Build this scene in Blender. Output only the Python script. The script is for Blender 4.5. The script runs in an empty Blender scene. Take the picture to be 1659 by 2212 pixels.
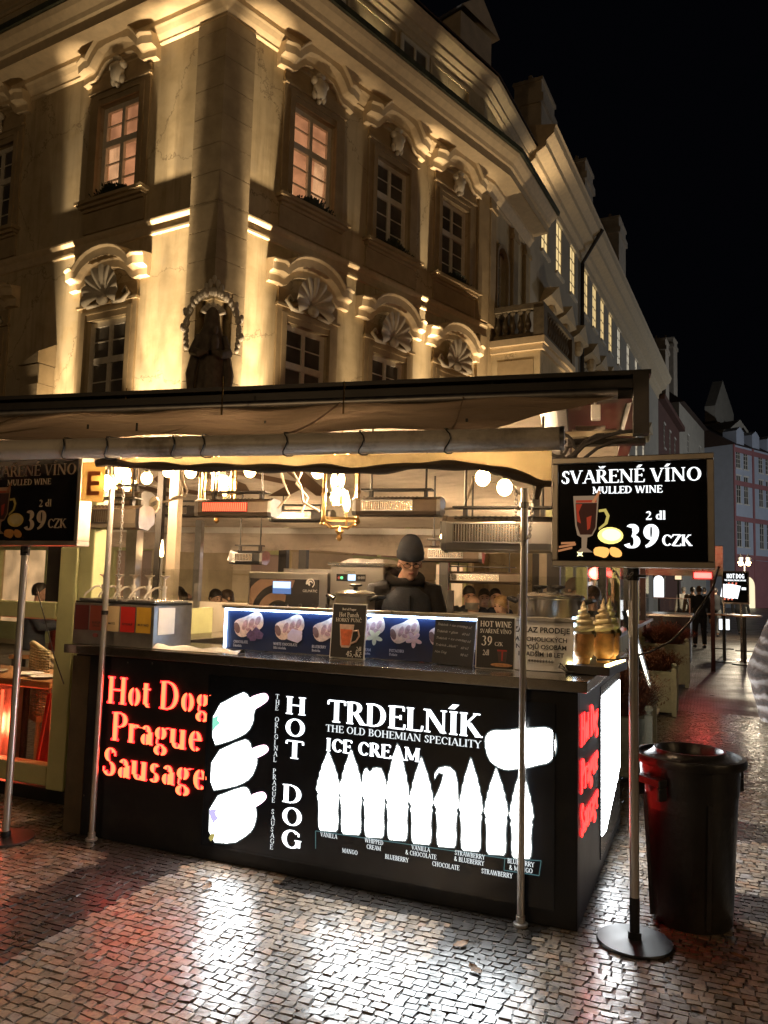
import bpy, math, random
import numpy as np
from mathutils import Vector, Matrix
rad = math.radians
SC = bpy.context.scene
COL = SC.collection
rnd = random.Random(11)

# ------------------------------------------------------------------ camera
F_PX, PITCH, ROLL, EYE = 1661.0, rad(5.3), rad(1.5), 1.6      # focal length in pixels of a 1659 x 2212 picture
CAM = Vector((0, 0, EYE))
_U = Vector((0, -math.sin(PITCH), math.cos(PITCH)))
_F = Vector((0, math.cos(PITCH), math.sin(PITCH)))
_cx = Vector((1, 0, 0)) * math.cos(ROLL) + _U * math.sin(ROLL)
_cy = Vector((1, 0, 0)) * -math.sin(ROLL) + _U * math.cos(ROLL)
cd = bpy.data.cameras.new('camera')
cam = bpy.data.objects.new('camera', cd)
COL.objects.link(cam)
cam.matrix_world = Matrix(((_cx.x, _cy.x, -_F.x, CAM.x), (_cx.y, _cy.y, -_F.y, CAM.y), (_cx.z, _cy.z, -_F.z, CAM.z), (0, 0, 0, 1)))
cd.sensor_fit = 'VERTICAL'
cd.sensor_height = 36.0
cd.lens = 36.0 * F_PX / 2212.0
cd.clip_start, cd.clip_end = 0.05, 900
SC.camera = cam

# ------------------------------------------------------------------ night sky, exposure, renderer
W = bpy.data.worlds.new('World')
SC.world = W
W.use_nodes = True
wn = W.node_tree
wn.nodes['Background'].inputs[0].default_value = (0.55, 0.62, 1.0, 1)
wn.nodes['Background'].inputs[1].default_value = 0.0014
SC.view_settings.view_transform = 'Standard'
SC.view_settings.look = 'None'
SC.view_settings.exposure = 0
SC.view_settings.gamma = 1
cy = SC.cycles
cy.use_denoising = True
cy.max_bounces, cy.diffuse_bounces, cy.glossy_bounces, cy.transmission_bounces, cy.transparent_max_bounces = 6, 3, 3, 4, 10
cy.caustics_reflective = False
cy.caustics_refractive = False
cy.sample_clamp_indirect = 6
cy.use_light_tree = True

# ------------------------------------------------------------------ reading places off the picture
def ray(px, py):
    a, b = (px - 829.5) / F_PX, -(py - 1106) / F_PX
    return _cx * a + _cy * b + _F
def on_plane(px, py, p, n):
    d = ray(px, py)
    return CAM + d * ((Vector(p) - CAM).dot(n) / d.dot(n))
TH = rad(23)
SO = Vector((1.0, 3.685, 0))                                # front right foot of the stall
SX = Vector((math.cos(TH), -math.sin(TH), 0))               # along the stall front, to the right
SY = Vector((math.sin(TH), math.cos(TH), 0))                # away from the square
SROT = -TH
def S(x, y, z=0): return SO + SX * x + SY * y + Vector((0, 0, z))
def spx(px, py, y):                                         # picture point -> stall coordinates (x, z) on the plane y
    p = on_plane(px, py, SO + SY * y, SY)
    return (p - SO).dot(SX), p.z
def sgz(px, py, z=0):                                       # picture point -> stall coordinates (x, y) at height z
    d = ray(px, py)
    p = CAM + d * ((z - EYE) / d.z)
    return (p - SO).dot(SX), (p - SO).dot(SY)

# ------------------------------------------------------------------ mesh builder
class MB:
    def __init__(s, M=None):
        s.v, s.f, s.c, s.M = [], [], [], (M or Matrix())
        s.col = None
    def add(s, vs, fs):
        n = len(s.v)
        for p in vs: s.v.append(tuple(s.M @ Vector(p)))
        for q in fs: s.f.append(tuple(i + n for i in q))
        if s.col is not None: s.c.extend([s.col] * len(vs))
        elif s.c: s.c.extend([(1, 1, 1)] * len(vs))
        return s
    def box(s, x0, x1, y0, y1, z0, z1):
        if x0 > x1: x0, x1 = x1, x0
        if y0 > y1: y0, y1 = y1, y0
        if z0 > z1: z0, z1 = z1, z0
        return s.add([(x0, y0, z0), (x1, y0, z0), (x1, y1, z0), (x0, y1, z0), (x0, y0, z1), (x1, y0, z1), (x1, y1, z1), (x0, y1, z1)],
                     [(0, 3, 2, 1), (4, 5, 6, 7), (0, 1, 5, 4), (1, 2, 6, 5), (2, 3, 7, 6), (3, 0, 4, 7)])
    def bar(s, p0, p1, w, h, up=(0, 0, 1)):
        p0, p1 = Vector(p0), Vector(p1)
        d = (p1 - p0).normalized(); u = Vector(up)
        if abs(d.dot(u)) > 0.98: u = Vector((0, 1, 0))
        r = d.cross(u).normalized(); u = r.cross(d)
        vs = []
        for p in (p0, p1):
            for a, b in ((-1, -1), (1, -1), (1, 1), (-1, 1)): vs.append(p + r * (a * w / 2) + u * (b * h / 2))
        return s.add(vs, [(3, 2, 1, 0), (4, 5, 6, 7), (0, 1, 5, 4), (1, 2, 6, 5), (2, 3, 7, 6), (3, 0, 4, 7)])
    def tube(s, pts, r, n=8, closed=False):
        pts = [Vector(p) for p in pts]
        rs = r if isinstance(r, (list, tuple)) else [r] * len(pts)
        vs, fs = [], []
        m = len(pts); prev = None
        for i, p in enumerate(pts):
            a = pts[i - 1] if i or closed else p
            b = pts[(i + 1) % m] if i < m - 1 or closed else p
            d = (b - a)
            d = d.normalized() if d.length > 1e-9 else Vector((0, 0, 1))
            if prev is None:
                u = Vector((0, 0, 1)) if abs(d.z) < 0.9 else Vector((1, 0, 0))
                u = (u - d * u.dot(d)).normalized()
            else:
                u = prev - d * prev.dot(d)
                u = u.normalized() if u.length > 1e-6 else Vector((1, 0, 0))
            prev = u; w = d.cross(u)
            for k in range(n):
                t = 2 * math.pi * k / n
                vs.append(p + (u * math.cos(t) + w * math.sin(t)) * rs[i])
        for i in range(m if closed else m - 1):
            for k in range(n):
                a, b = i * n + k, i * n + (k + 1) % n
                c, d = ((i + 1) % m) * n + (k + 1) % n, ((i + 1) % m) * n + k
                fs.append((a, b, c, d))
        if not closed:
            fs.append(tuple(range(n))[::-1]); fs.append(tuple((m - 1) * n + k for k in range(n)))
        return s.add(vs, fs)
    def cyl(s, p0, p1, r0, r1=None, n=16):
        return s.tube([p0, p1], [r0, r0 if r1 is None else r1], n)
    def lathe(s, prof, n=24, c=(0, 0, 0), axis='z', cap=True):
        vs, fs = [], []
        for r, z in prof:
            for k in range(n):
                t = 2 * math.pi * k / n
                if axis == 'z': vs.append((c[0] + r * math.cos(t), c[1] + r * math.sin(t), c[2] + z))
                else: vs.append((c[0] + r * math.cos(t), c[1] - z, c[2] + r * math.sin(t)))
        for i in range(len(prof) - 1):
            for k in range(n):
                fs.append((i * n + k, i * n + (k + 1) % n, (i + 1) * n + (k + 1) % n, (i + 1) * n + k))
        if cap:
            fs.append(tuple(range(n))[::-1]); fs.append(tuple((len(prof) - 1) * n + k for k in range(n)))
        return s.add(vs, fs)
    def ball(s, c, r, n=12, m=8, rot=None):
        r = r if isinstance(r, (list, tuple)) else (r, r, r)
        vs, fs = [], []
        R = rot or Matrix.Identity(3)
        c = Vector(c)
        for i in range(m + 1):
            a = math.pi * i / m
            for k in range(n):
                t = 2 * math.pi * k / n
                vs.append(c + R @ Vector((r[0] * math.sin(a) * math.cos(t), r[1] * math.sin(a) * math.sin(t), -r[2] * math.cos(a))))
        for i in range(m):
            for k in range(n):
                fs.append((i * n + k, i * n + (k + 1) % n, (i + 1) * n + (k + 1) % n, (i + 1) * n + k))
        return s.add(vs, fs)
    def loft(s, rings, cap=True):
        n = len(rings[0]); vs = [p for r in rings for p in r]; fs = []
        for i in range(len(rings) - 1):
            for k in range(n):
                fs.append((i * n + k, i * n + (k + 1) % n, (i + 1) * n + (k + 1) % n, (i + 1) * n + k))
        if cap:
            fs.append(tuple(range(n))[::-1]); fs.append(tuple((len(rings) - 1) * n + k for k in range(n)))
        return s.add(vs, fs)
    def prism(s, poly, y0, y1):                              # outline in x,z pushed from y0 (front) back to y1
        n = len(poly)
        vs = [(x, y0, z) for x, z in poly] + [(x, y1, z) for x, z in poly]
        fs = [tuple(range(n)), tuple(range(2 * n - 1, n - 1, -1))] + [((i + 1) % n, i, n + i, n + (i + 1) % n) for i in range(n)]
        return s.add(vs, fs)
    def prism_z(s, poly, z0, z1):
        n = len(poly)
        vs = [(x, y, z0) for x, y in poly] + [(x, y, z1) for x, y in poly]
        fs = [tuple(range(n))[::-1], tuple(range(n, 2 * n))] + [(i, (i + 1) % n, n + (i + 1) % n, n + i) for i in range(n)]
        return s.add(vs, fs)
    def quad(s, a, b, c, d): return s.add([a, b, c, d], [(0, 1, 2, 3)])
    def build(s, name, mat, parent=None, smooth=False, loc=None, rot=None, bevel=0):
        me = bpy.data.meshes.new(name)
        me.from_pydata(s.v, [], s.f)
        me.validate(clean_customdata=False)
        if s.c:
            at = me.color_attributes.new('tint', 'FLOAT_COLOR', 'POINT')
            arr = np.ones((len(me.vertices), 4), dtype=np.float32)
            arr[:, :3] = np.array(s.c, dtype=np.float32)[:len(me.vertices)]
            at.data.foreach_set('color', arr.ravel())
        o = bpy.data.objects.new(name, me)
        COL.objects.link(o)
        for m in (mat if isinstance(mat, (list, tuple)) else [mat]): me.materials.append(m)
        if parent is not None: o.parent = parent
        if loc is not None: o.location = loc
        if rot is not None: o.rotation_euler = rot
        if smooth:
            me.polygons.foreach_set('use_smooth', [True] * len(me.polygons))
            if smooth != 'all': me.set_sharp_from_angle(angle=rad(40))
        if bevel:
            md = o.modifiers.new('bevel', 'BEVEL'); md.width = bevel; md.segments = 2; md.limit_method = 'ANGLE'; md.angle_limit = rad(35)
        me.update()
        return o

def thing(name, label, cat, loc=(0, 0, 0), rotz=0.0, group=None):
    o = bpy.data.objects.new(name, None)
    COL.objects.link(o)
    o.empty_display_size = 0.1
    o.location = loc; o.rotation_euler = (0, 0, rotz)
    o['label'] = label; o['category'] = cat
    if group: o['group'] = group
    return o
def tag(o, label, cat, group=None, kind=None):
    o['label'] = label; o['category'] = cat
    if group: o['group'] = group
    if kind: o['kind'] = kind
    return o
def sthing(name, label, cat, x, y, z=0, group=None, rz=0.0):
    return thing(name, label, cat, S(x, y, z), SROT + rz, group)
def kids(o): return [c for c in bpy.data.objects if c.parent == o]
def dup(root, loc=None, rotz=None, label=None, group=None, scale=None):
    def cp(o, par):
        c = o.copy(); COL.objects.link(c)
        if par is not None: c.parent = par
        for ch in kids(o):
            if ch.name not in seen: seen.add(ch.name); cp(ch, c)
        return c
    seen = set()
    snapshot = {}
    r = cp(root, None)
    if loc is not None: r.location = loc
    if rotz is not None: r.rotation_euler = (0, 0, rotz)
    if label: r['label'] = label
    if group: r['group'] = group
    if scale: r.scale = (scale,) * 3
    return r

# ------------------------------------------------------------------ materials
def nt(name):
    m = bpy.data.materials.new(name); m.use_nodes = True
    t = m.node_tree
    return m, t, t.nodes['Principled BSDF']
def lk(t, a, b): t.links.new(a, b)
def noise(t, scale, detail=4, rough=0.6, co=None, dist=0.0):
    n = t.nodes.new('ShaderNodeTexNoise'); n.inputs['Scale'].default_value = scale; n.inputs['Detail'].default_value = detail
    n.inputs['Roughness'].default_value = rough; n.inputs['Distortion'].default_value = dist
    if co is None: co = t.nodes.new('ShaderNodeTexCoord').outputs['Object']
    lk(t, co, n.inputs['Vector'])
    return n
def ramp(t, src, stops):
    r = t.nodes.new('ShaderNodeValToRGB'); e = r.color_ramp.elements
    while len(e) < len(stops): e.new(0.5)
    for i, (p, c) in enumerate(stops):
        e[i].position = p; e[i].color = (*c, 1) if len(c) == 3 else c
    lk(t, src, r.inputs['Fac'])
    return r
def mixc(t, fac, a, b, mode='MIX'):
    m = t.nodes.new('ShaderNodeMix'); m.data_type = 'RGBA'; m.blend_type = mode
    for i, x in ((0, fac), (6, a), (7, b)):
        if hasattr(x, 'is_linked') or hasattr(x, 'links'): lk(t, x, m.inputs[i])
        else: m.inputs[i].default_value = x if i == 0 else (*x, 1)
    return m.outputs[2]
def bump(t, bs, h, strength=0.3, dist=0.01):
    b = t.nodes.new('ShaderNodeBump'); b.inputs['Strength'].default_value = strength; b.inputs['Distance'].default_value = dist
    lk(t, h, b.inputs['Height']); lk(t, b.outputs[0], bs.inputs['Normal'])
    return b
def mat(name, col, rough=0.5, metal=0.0, var=0.15, scale=8.0, bmp=0.0, bscale=None, spec=0.5, tint=False, dirt=None):
    m, t, bs = nt(name)
    n = noise(t, scale)
    lo = tuple(c * (1 - var) for c in col); hi = tuple(min(1, c * (1 + var)) for c in col)
    r = ramp(t, n.outputs['Fac'], [(0.3, lo), (0.7, hi)])
    out = r.outputs[0]
    if dirt:
        n2 = noise(t, dirt[0], 6, 0.7)
        k = ramp(t, n2.outputs['Fac'], [(0.5, (0, 0, 0)), (0.68, (1, 1, 1))])
        out = mixc(t, k.outputs[0], out, dirt[1])
    if tint:
        a = t.nodes.new('ShaderNodeAttribute'); a.attribute_name = 'tint'
        out = mixc(t, 1.0, out, a.outputs['Color'], 'MULTIPLY')
    lk(t, out, bs.inputs['Base Color'])
    rr = t.nodes.new('ShaderNodeMapRange'); rr.inputs['To Min'].default_value = max(0.02, rough * 0.8); rr.inputs['To Max'].default_value = min(1, rough * 1.2)
    lk(t, n.outputs['Fac'], rr.inputs['Value']); lk(t, rr.outputs[0], bs.inputs['Roughness'])
    bs.inputs['Metallic'].default_value = metal
    bs.inputs['Specular IOR Level'].default_value = spec
    if bmp:
        nb = noise(t, bscale or scale * 3, 5)
        bump(t, bs, nb.outputs['Fac'], bmp, 0.01)
    return m
def glow(name, col, strength, base=(0.05, 0.05, 0.05)):
    m, t, bs = nt(name)
    bs.inputs['Base Color'].default_value = (*base, 1)
    bs.inputs['Emission Color'].default_value = (*col, 1)
    bs.inputs['Emission Strength'].default_value = strength
    return m
def glass(name, col=(1, 1, 1), alpha=0.12, rough=0.02):
    m, t, bs = nt(name)                                     # thin pane: mostly see-through with a mirror-like sheen
    tr = t.nodes.new('ShaderNodeBsdfTransparent'); tr.inputs[0].default_value = (*col, 1)
    gl = t.nodes.new('ShaderNodeBsdfGlossy'); gl.inputs['Roughness'].default_value = rough
    mx = t.nodes.new('ShaderNodeMixShader')
    lw = t.nodes.new('ShaderNodeLayerWeight'); lw.inputs['Blend'].default_value = 0.25
    mr = t.nodes.new('ShaderNodeMapRange'); mr.inputs['To Min'].default_value = alpha * 0.5; mr.inputs['To Max'].default_value = min(1, alpha * 4)
    lk(t, lw.outputs['Fresnel'], mr.inputs['Value']); lk(t, mr.outputs[0], mx.inputs[0])
    lk(t, tr.outputs[0], mx.inputs[1]); lk(t, gl.outputs[0], mx.inputs[2])
    lk(t, mx.outputs[0], t.nodes['Material Output'].inputs['Surface'])
    return m
def lamp(name, kind, loc, power, col, size=0.05, parent=None, **kw):
    d = bpy.data.lights.new(name, kind); d.energy = power; d.color = col
    if kind == 'AREA':
        d.size = size
    else: d.shadow_soft_size = size
    for k, v in kw.items(): setattr(d, k, v)
    o = bpy.data.objects.new(name, d); COL.objects.link(o); o.location = loc
    if parent is not None: o.parent = parent
    return o
def aim(o, d): o.rotation_euler = Vector(d).to_track_quat('-Z', 'Y').to_euler()

M = {}
M['steel'] = mat('brushed_steel', (0.62, 0.59, 0.55), 0.30, 1.0, 0.03, 2)
M['steel_dull'] = mat('dull_steel', (0.33, 0.32, 0.31), 0.42, 1.0, 0.15, 12)
M['chrome'] = mat('chrome', (0.75, 0.73, 0.70), 0.20, 0.9, 0.03, 3)
M['polesteel'] = mat('pole_steel', (0.62, 0.59, 0.55), 0.30, 0.75, 0.05, 4)
M['black'] = mat('black_plastic', (0.012, 0.012, 0.013), 0.4, 0, 0.2, 10)
M['blackpanel'] = mat('black_panel', (0.009, 0.010, 0.014), 0.42, 0, 0.35, 3, 0.06, 5, spec=0.35, dirt=(4.0, (0.022, 0.021, 0.022)))
M['darkmetal'] = mat('dark_metal', (0.035, 0.031, 0.028), 0.5, 0.3, 0.3, 6)
M['cream'] = mat('cream_paint', (0.62, 0.52, 0.36), 0.6, 0, 0.08, 5)
M['white'] = mat('white_paint', (0.72, 0.70, 0.66), 0.5, 0, 0.06, 9)
M['paper'] = mat('paper', (0.78, 0.76, 0.72), 0.7, 0, 0.04, 9)
M['bulb'] = glow('warm_bulb', (1.0, 0.62, 0.25), 28)
M['w_emit'] = glow('sign_white_light', (0.93, 0.98, 1.0), 26)
M['w_big'] = glow('sign_big_letters', (0.93, 0.98, 1.0), 3.0)
M['w_text'] = glow('sign_white_letters', (0.9, 0.97, 1.0), 1.1)
M['pane'] = glass('clear_pane', (0.97, 0.98, 0.96), 0.10)

# ------------------------------------------------------------------ lettering: a drawn serif alphabet
GL = {
'A': (74, 'n 9 0 37 100;t 37 100 65 0;n 20 34 54 34;s 9 0 11;s 65 0 12'), 'B': (62, 't 15 0 15 100;n 15 98 33 98;a 33 75 18 24 -90 90;n 15 51 35 51;a 35 26 22 25 -90 90;n 15 2 35 2;s 13 0 11;s 13 100 11'),
'C': (70, 'a 40 50 32 50 42 318;n 64 86 65 68'), 'D': (76, 't 15 0 15 100;n 15 98 34 98;n 15 2 34 2;a 33 50 34 49 -90 90;s 13 0 11;s 13 100 11'),
'E': (60, 't 15 0 15 100;n 15 98 53 98;n 15 52 43 52;n 15 2 55 2;n 53 98 53 80;n 55 2 57 22;n 43 62 43 42;s 13 0 11;s 13 100 11'), 'F': (56, 't 15 0 15 100;n 15 98 53 98;n 15 52 43 52;n 53 98 53 80;n 43 62 43 42;s 15 0 12;s 13 100 11'),
'G': (76, 'a 40 50 32 50 42 330;t 63 8 63 42;s 63 42 12;n 64 86 65 68'), 'H': (80, 't 16 0 16 100;t 63 0 63 100;n 16 52 63 52;s 16 0 13;s 63 0 13;s 16 100 13;s 63 100 13'),
'I': (34, 't 17 0 17 100;s 17 0 13;s 17 100 13'), 'K': (70, 't 15 0 15 100;n 15 42 55 100;t 29 58 62 0;s 15 0 12;s 15 100 12;s 55 100 11;s 62 0 12'),
'L': (57, 't 15 0 15 100;n 15 2 53 2;n 53 2 55 24;s 13 0 11;s 15 100 12'), 'M': (92, 'n 13 0 13 100;t 13 100 45 10;n 45 10 76 100;t 76 0 76 100;s 13 0 10;s 76 0 13;s 11 100 9;s 79 100 11'),
'N': (80, 'n 14 0 14 100;t 14 100 66 2;n 66 0 66 100;s 14 0 10;s 11 100 10;s 66 100 10'), 'O': (82, 'a 41 50 34 50 0 360'),
'P': (60, 't 15 0 15 100;n 15 98 34 98;a 34 74 21 24 -90 90;n 15 50 34 50;s 15 0 13;s 13 100 11'), 'R': (69, 't 15 0 15 100;n 15 98 34 98;a 34 75 20 24 -90 90;n 15 51 34 51;t 33 52 60 0;s 15 0 12;s 13 100 11;s 62 0 10'),
'S': (54, 'a 29 75 18 24 25 270;a 27 25 20 25 -155 90;n 45 88 46 72;n 8 30 8 14'), 'T': (66, 't 33 0 33 100;n 4 98 62 98;n 4 98 3 80;n 62 98 63 80;s 33 0 14'),
'U': (76, 't 15 100 15 32;a 38 32 23 31 180 360;n 61 32 61 100;s 15 100 12;s 61 100 11'), 'V': (72, 't 9 100 36 0;n 36 0 62 100;s 9 100 12;s 62 100 11'),
'W': (104, 't 9 100 30 0;n 30 0 52 92;t 52 92 74 0;n 74 0 95 100;s 9 100 11;s 95 100 11;s 50 96 9'), 'Y': (68, 't 7 100 34 46;n 34 46 60 100;t 34 0 34 48;s 7 100 11;s 60 100 11;s 34 0 13'),
'Z': (62, 'n 6 98 57 98;t 56 98 7 2;n 6 2 58 2;n 6 98 6 80;n 58 2 59 20'),
'a': (48, 't 37 2 37 44;a 23 44 14 21 0 155;a 22 18 14 18 0 360;n 37 3 47 3'), 'b': (56, 't 13 0 13 104;a 28 33 20 32 -150 150;s 10 104 8'), 'c': (46, 'a 26 33 19 33 40 320;t 38 52 41 56'),
'd': (57, 'a 26 33 20 32 40 320;t 44 0 44 104;s 41 104 8;s 47 1 8'), 'e': (50, 'a 27 33 19 33 5 315;n 8 38 46 38'), 'f': (36, 't 15 0 15 85;a 28 85 13 18 35 180;n 4 65 31 65;s 16 0 12'),
'g': (54, 'a 25 45 17 20 0 360;a 26 -13 20 16 0 360;n 14 27 12 9;n 12 7 36 3;n 38 60 52 66'), 'h': (60, 't 13 0 13 104;a 30 44 16 21 0 150;t 46 0 46 44;s 13 0 11;s 46 0 11;s 10 104 8'),
'i': (28, 't 14 0 14 65;t 14 84 14 97;s 14 0 11;s 12 65 8'), 'k': (58, 't 13 0 13 104;n 13 28 42 65;t 24 40 48 0;s 13 0 11;s 10 104 8;s 42 65 9;s 48 0 10'), 'l': (28, 't 14 0 14 104;s 14 0 11;s 11 104 8'),
'm': (88, 't 13 0 13 65;a 29 44 15 21 0 150;t 44 0 44 44;a 60 44 15 21 0 150;t 75 0 75 44;s 13 0 10;s 44 0 10;s 75 0 10;s 10 65 8'), 'n': (60, 't 13 0 13 65;a 30 44 16 21 0 150;t 46 0 46 44;s 13 0 11;s 46 0 11;s 10 65 8'),
'o': (54, 'a 27 33 20 33 0 360'), 'p': (57, 't 13 -34 13 65;a 29 33 20 32 -145 145;s 13 -34 11;s 10 65 8'), 'r': (42, 't 13 0 13 65;a 29 44 15 20 45 150;t 35 55 41 57;s 13 0 11;s 10 65 8'),
's': (42, 'a 22 49 13 16 25 270;a 21 17 14 16 -155 90'), 't': (36, 't 15 10 15 86;n 4 65 32 65;a 26 13 11 13 180 300'), 'u': (60, 't 12 65 12 18;a 28 19 16 18 180 345;t 45 0 45 65;s 9 65 8;s 42 65 8;s 48 1 8'),
'v': (54, 't 8 65 27 0;n 27 0 45 65;s 8 65 9;s 45 65 9'), 'y': (54, 't 8 65 27 2;n 45 65 20 -32;s 8 65 9;s 45 65 9'),
'0': (58, 'a 29 50 22 50 0 360'), '1': (40, 't 20 0 20 100;s 20 0 14;n 20 98 8 88'), '2': (54, 'a 26 73 19 25 165 -35;n 42 59 8 5;t 7 5 49 5;n 49 5 50 18'), '3': (54, 'a 26 76 17 22 150 -90;a 24 27 23 27 90 -155'),
'4': (58, 'n 40 100 6 32;n 6 32 54 32;t 41 0 41 100;s 41 0 13'), '5': (54, 't 14 95 46 95;n 14 98 12 54;a 25 31 22 30 120 -155'), '8': (56, 'a 27 75 17 23 0 360;a 27 27 21 26 0 360'), '9': (58, 'a 28 66 20 31 0 360;a 4 64 44 62 0 -78'),
',': (24, 't 12 8 10 -14'), '.': (24, 't 12 0 12 12'), '-': (36, 't 6 34 30 34'), '&': (80, 'a 34 76 15 22 0 360;t 24 60 66 0;a 32 26 23 25 100 330;n 54 16 68 46'), '*': (44, 'n 20 60 20 96;n 6 69 34 87;n 6 87 34 69'),
'+': (56, 'n 6 44 46 44;n 26 24 26 64'), ' ': (30, ''),
}
ACC = {'Ř': ('R', 'v'), 'Č': ('C', 'v'), 'č': ('c', 'v'), 'Í': ('I', '/'), 'É': ('E', '/'), 'Ý': ('Y', '/'), 'Á': ('A', '/'), 'á': ('a', '/'), 'í': ('i', '/'), 'ů': ('u', 'o'), 'é': ('e', '/'), 'ě': ('e', 'v')}
def strokes(ch):
    if ch in ACC:
        b, k = ACC[ch]; w, d = GL[b]
        h = 112 if b.isupper() else 76
        c = w / 2 - 3
        d += {'v': f';n {c-14} {h+16} {c} {h};t {c} {h} {c+14} {h+16}', '/': f';t {c-4} {h-2} {c+10} {h+18}', 'o': f';a {c} {h+6} 8 8 0 360'}[k]
        return w, d
    return GL.get(ch, GL[' '])
def text_w(txt, track=0): return sum(strokes(c)[0] + track for c in txt) / 100.0
def letters(mb, txt, x, z, h, y=0.0, thick=15, thin=6, width=None, track=0, bold=0.0, stencil=False, slope=0.0, vertical=False, step=1.25):
    """Draw txt as flat strokes in the x-z plane at depth y, facing -y; x,z = left end of the base line, h = capital height."""
    s = h / 100.0
    sx = s
    if width: sx = width / (text_w(txt, track) * 100.0)
    pen = 0.0; k = 0
    th, tn = thick + bold, thin + bold
    for ch in txt:
        w, d = strokes(ch)
        ox = x + pen * sx; oz = z + slope * pen * sx
        for st in d.split(';'):
            p = st.split()
            if not p: continue
            a = [float(q) for q in p[1:]]
            k += 1; yy = y - 0.00012 * (k % 9)
            L, R = [], []
            if p[0] == 'a':
                n = max(6, int(abs(a[5] - a[4]) / 15))
                gaps = []
                for i in range(n + 1):
                    t = rad(a[4] + (a[5] - a[4]) * i / n)
                    c, sn = math.cos(t), math.sin(t)
                    hw = 0.5 * (tn + (th - tn) * abs(c) ** 1.3)
                    nx, nz = c * a[3], sn * a[2]
                    q = math.hypot(nx, nz) or 1
                    nx /= q; nz /= q
                    rx, rz = a[0] + (a[2] - th * 0.35) * c, a[1] + (a[3] - tn * 0.45) * sn
                    L.append((rx + nx * hw, rz + nz * hw)); R.append((rx - nx * hw, rz - nz * hw))
                if stencil and abs(a[5] - a[4]) >= 300:
                    for i in range(n):
                        tm = (a[4] + (a[5] - a[4]) * (i + 0.5) / n) % 180
                        if abs(tm - 90) < 9: gaps.append(i)
                for i in range(n):
                    if i in gaps: continue
                    q = [L[i], L[i + 1], R[i + 1], R[i]]
                    mb.add([(ox + u * sx, yy, oz + v * s + slope * u * sx) for u, v in q], [(0, 1, 2, 3) if a[5] < a[4] else (3, 2, 1, 0)])
                continue
            if p[0] == 's':
                g = tn * 0.55
                up = a[1] < 50
                z0, z1 = (a[1], a[1] + g * 1.5) if up else (a[1] - g * 1.5, a[1])
                q = [(a[0] - a[2] - bold, z0 - bold * .3), (a[0] + a[2] + bold, z0 - bold * .3), (a[0] + a[2] + bold, z1 + bold * .3), (a[0] - a[2] - bold, z1 + bold * .3)]
            else:
                hw = 0.5 * (th if p[0] == 't' else tn)
                dx, dz = a[2] - a[0], a[3] - a[1]
                q0 = math.hypot(dx, dz) or 1
                if abs(dx) > abs(dz) * 3 or abs(dz) > abs(dx) * 6:
                    nx, nz = -dz / q0 * hw, dx / q0 * hw
                else:
                    nx, nz = hw / max(0.55, abs(dz) / q0), 0
                    if dz > 0: nx = -nx
                q = [(a[0] - nx, a[1] - nz), (a[2] - nx, a[3] - nz), (a[2] + nx, a[3] + nz), (a[0] + nx, a[1] + nz)]
            A = sum(q[i][0] * q[(i + 1) % 4][1] - q[(i + 1) % 4][0] * q[i][1] for i in range(4))
            if A < 0: q = q[::-1]
            mb.add([(ox + u * sx, yy, oz + v * s + slope * u * sx) for u, v in q], [(0, 1, 2, 3)])
        if vertical: z -= h * step
        else: pen += w + track
    return pen * sx
def sans(txt, size, name, material, parent, loc, rot=(rad(90), 0, 0), align='LEFT', bold=0.0, extrude=0.0, shear=0.0):
    c = bpy.data.curves.new(name, 'FONT'); c.body = txt; c.size = size; c.align_x = align; c.offset = bold; c.extrude = extrude; c.resolution_u = 3; c.shear = shear
    o = bpy.data.objects.new(name, c); COL.objects.link(o)
    bpy.context.view_layer.update()
    me = bpy.data.meshes.new_from_object(o.evaluated_get(bpy.context.evaluated_depsgraph_get()))
    COL.objects.unlink(o); bpy.data.objects.remove(o)
    q = bpy.data.objects.new(name, me); COL.objects.link(q)
    me.materials.clear(); me.materials.append(material)
    q.location = loc; q.rotation_euler = rot
    if parent is not None: q.parent = parent
    return q
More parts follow.
